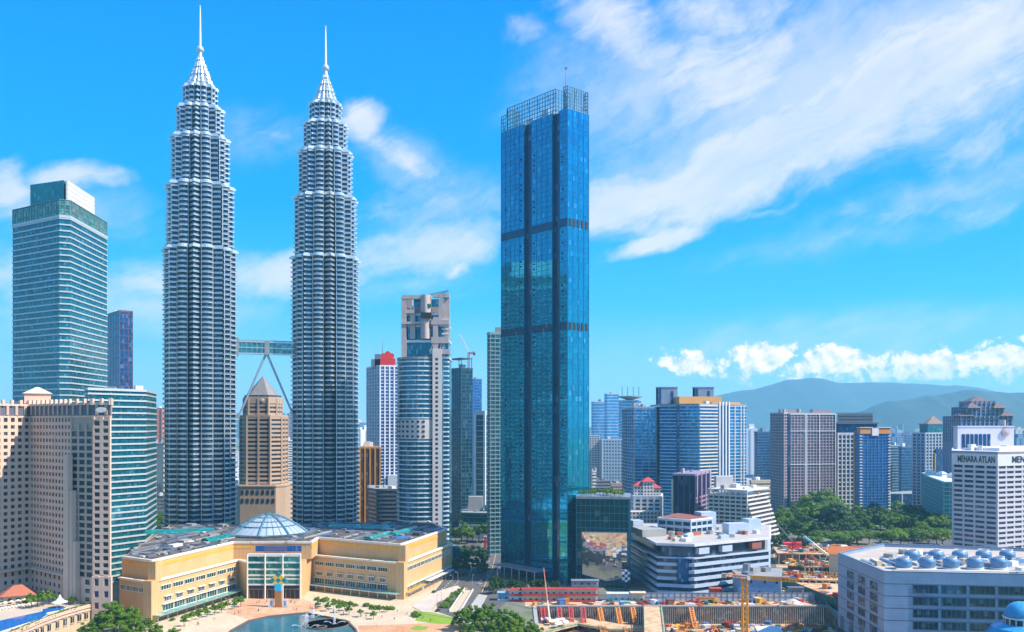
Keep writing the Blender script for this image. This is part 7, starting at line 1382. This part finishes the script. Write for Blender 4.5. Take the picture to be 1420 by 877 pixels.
t = thing('luffing_crane', 'red crane with dark thin boom on the pale unfinished deck', 'crane', (gx(1100, 715), 715, 9.0)); t.scale = (.8, .8, .8); rb = plain((.60, .03, .05), .45)
mk('tripod', MB().lattice((-7, 0, 0), (-1, 0, 8), 1, 1.3, .2).lattice((7, 0, 0), (1, 0, 8), 1, 1.3, .2).lattice((0, 4, 0), (0, 0, 8), 1, 1.3, .2).bar((-4, 0, 4), (4, 0, 4), .25), rb, t); mk('machinery', MB().box((1, 0, 8.8), (4, 2, 1.6)).lattice((3, 0, 9), (1, 0, 13), .9, 1, .16), rb, t); mk('boom', MB().lattice((-1, 0, 10), (-15, 6, 27), 1.1, 1.4, .18), SLATE, t); mk('back_stay', MB().bar((3, 0, 12), (-15, 6, 27), .12), DARK, t)
t = thing('crawler_crane', 'crawler crane with long blue and white boom on orange carrier', 'crane', (gx(1152, 690), 690, 5.5)); a = Vector((0, 0, 2.5)); b = Vector((gx(1115, 700), 700, gz(744, 700))) - Vector(t.location); m1 = a.lerp(b, .68)
mk('boom', MB().lattice(a, m1, 1.3, 1.6, .24), plain((.62, .62, .40), .5), t); mk('boom_tip', MB().lattice(m1, b, 1.2, 1.6, .24), plain((.04, .30, .60), .4), t); mk('carrier', MB().box((1, 0, 2.6), (5, 3, 2.6)), ORANGE, t); mk('track', MB().box((0, -1.6, .6), (6, .9, 1.2)).box((0, 1.6, .6), (6, .9, 1.2)), DARK, t)
t = thing('lattice_boom', 'rusty brown lattice boom leaning across the middle deck of the far site', 'boom', (gx(1147, 652), 652, 5.5)); b = Vector((gx(1120, 712), 712, gz(770, 712))) - Vector(t.location); mk('boom', MB().lattice((0, 0, .8), b, 2.0, 2, .3), plain((.30, .10, .06), .6), t); mk('base', MB().box((0, 0, .6), (5, 3, 1.4)), BRM, t)
o = tag(mk('red_cabin', MB().box((0, 0, 2), (14, 5, 4)).prism([(-7.3, -2.8), (7.3, -2.8), (7.3, 2.8), (-7.3, 2.8)], 4, 4.8, top=[(-7.3, -.2), (7.3, -.2), (7.3, .2), (-7.3, .2)]), plain((.60, .04, .07), .5), None, (*W(1098, 738), 9.0)), 'long crimson site cabin on the pale deck behind the red crane', 'site cabin')
for px, D, wd_, lb in ((1172, 640, 20, 'orange tiled roof house beyond the grey office corner'), (1188, 655, 16, 'smaller orange tiled house behind the cooling towers'), (1212, 640, 30, 'long low house with dull red roof behind the cooling towers')):
    t = thing('tiled_house', lb, 'house', (*W(px, D), 0), -.5); zz = gz(768, D); mk('wall', MB().box((0, 0, zz / 2), (wd_, 12, zz)), CREAM, t); mk('roof', MB().prism([(-wd_ / 2 - 1, -7.5), (wd_ / 2 + 1, -7.5), (wd_ / 2 + 1, 7.5), (-wd_ / 2 - 1, 7.5)], zz, zz + 5, top=[(-wd_ / 2, -.3), (wd_ / 2, -.3), (wd_ / 2, .3), (-wd_ / 2, .3)]), plain((.60, .17, .04), .7) if px < 1200 else plain((.36, .10, .08), .7), t)
for k, (px, D, wd_) in enumerate(((1130, 800, 20), (1160, 792, 16), (1285, 790, 26), (1235, 795, 18))): tag(mk('market_shed', MB().box((0, 0, 1.6), (wd_, 8, 3.2)).prism([(-wd_ / 2 - 1, -5), (wd_ / 2 + 1, -5), (wd_ / 2 + 1, 5), (-wd_ / 2 - 1, 5)], 3.2, 4.6, top=[(-wd_ / 2, -.3), (wd_ / 2, -.3), (wd_ / 2, .3), (-wd_ / 2, .3)]), [CREAM, WHITE, WHITE, TERRA][k], None, (*W(px, D), 0)), 'low %s roofed shed by the parked cars under the rain trees' % ['cream', 'small white', 'long white', 'red'][k], 'shed')
t = thing('sign_column', 'slim red roadside column at the crossing near the street trees', 'column', (gx(673, 800), 800, 0)); mk('post', MB().box((0, 0, 5), (2, 2, 10)), RED, t); mk('cap', MB().box((0, 0, 10.4), (2.4, 2.4, .8)), WHITE, t)
# low blocks filling the middle distance
for px0, px1, D, y, mt, lb in ((820, 846, 1150, 668, GREYM, 'low grey curved roof hall behind the glass annex'), (846, 870, 1180, 672, plain((.4, .3, .26)), 'low brown hall beside the grey roofed hall behind the annex'), (1036, 1050, 900, 690, WP, 'low white house beside the beige apartment tower'), (820, 824, 1100, 655, WP, 'thin white block at the edge of the blue skyscraper'), (385, 400, 1000, 672, plain((.42, .26, .2)), 'low red brown block between the twin towers'), (388, 406, 1500, 612, WP, 'low white block in the twin towers gap'), (1040, 1068, 1000, 668, CREAM, 'low cream hall before the dark navy slab tower')):
    tower('low_building', lb, 'building', rect(px0, px0 + 2, px1, D, 78), gz(y, D), fh=4, gl=glass((.08, .1, .12), .2, .2), bm=mt, hb=2.2, bits=2)
# ------------------------------------------------------------------ haze
if HAZE > 0:
    m = bpy.data.materials.new('haze'); m.use_nodes = True; nt = m.node_tree; nt.nodes.remove(nt.nodes['Principled BSDF']); v = nt.nodes.new('ShaderNodeVolumePrincipled')
    v.inputs['Color'].default_value = (.30, .75, 1.0, 1); v.inputs['Density'].default_value = HAZE; v.inputs['Anisotropy'].default_value = .1; nt.links.new(v.outputs[0], nt.nodes['Material Output'].inputs['Volume'])
    hz = mk('haze', MB().prism([(-11000, -2500), (11000, -2500), (11000, 12500), (-11000, 12500)], -20, 655), m); hz['kind'] = 'stuff'
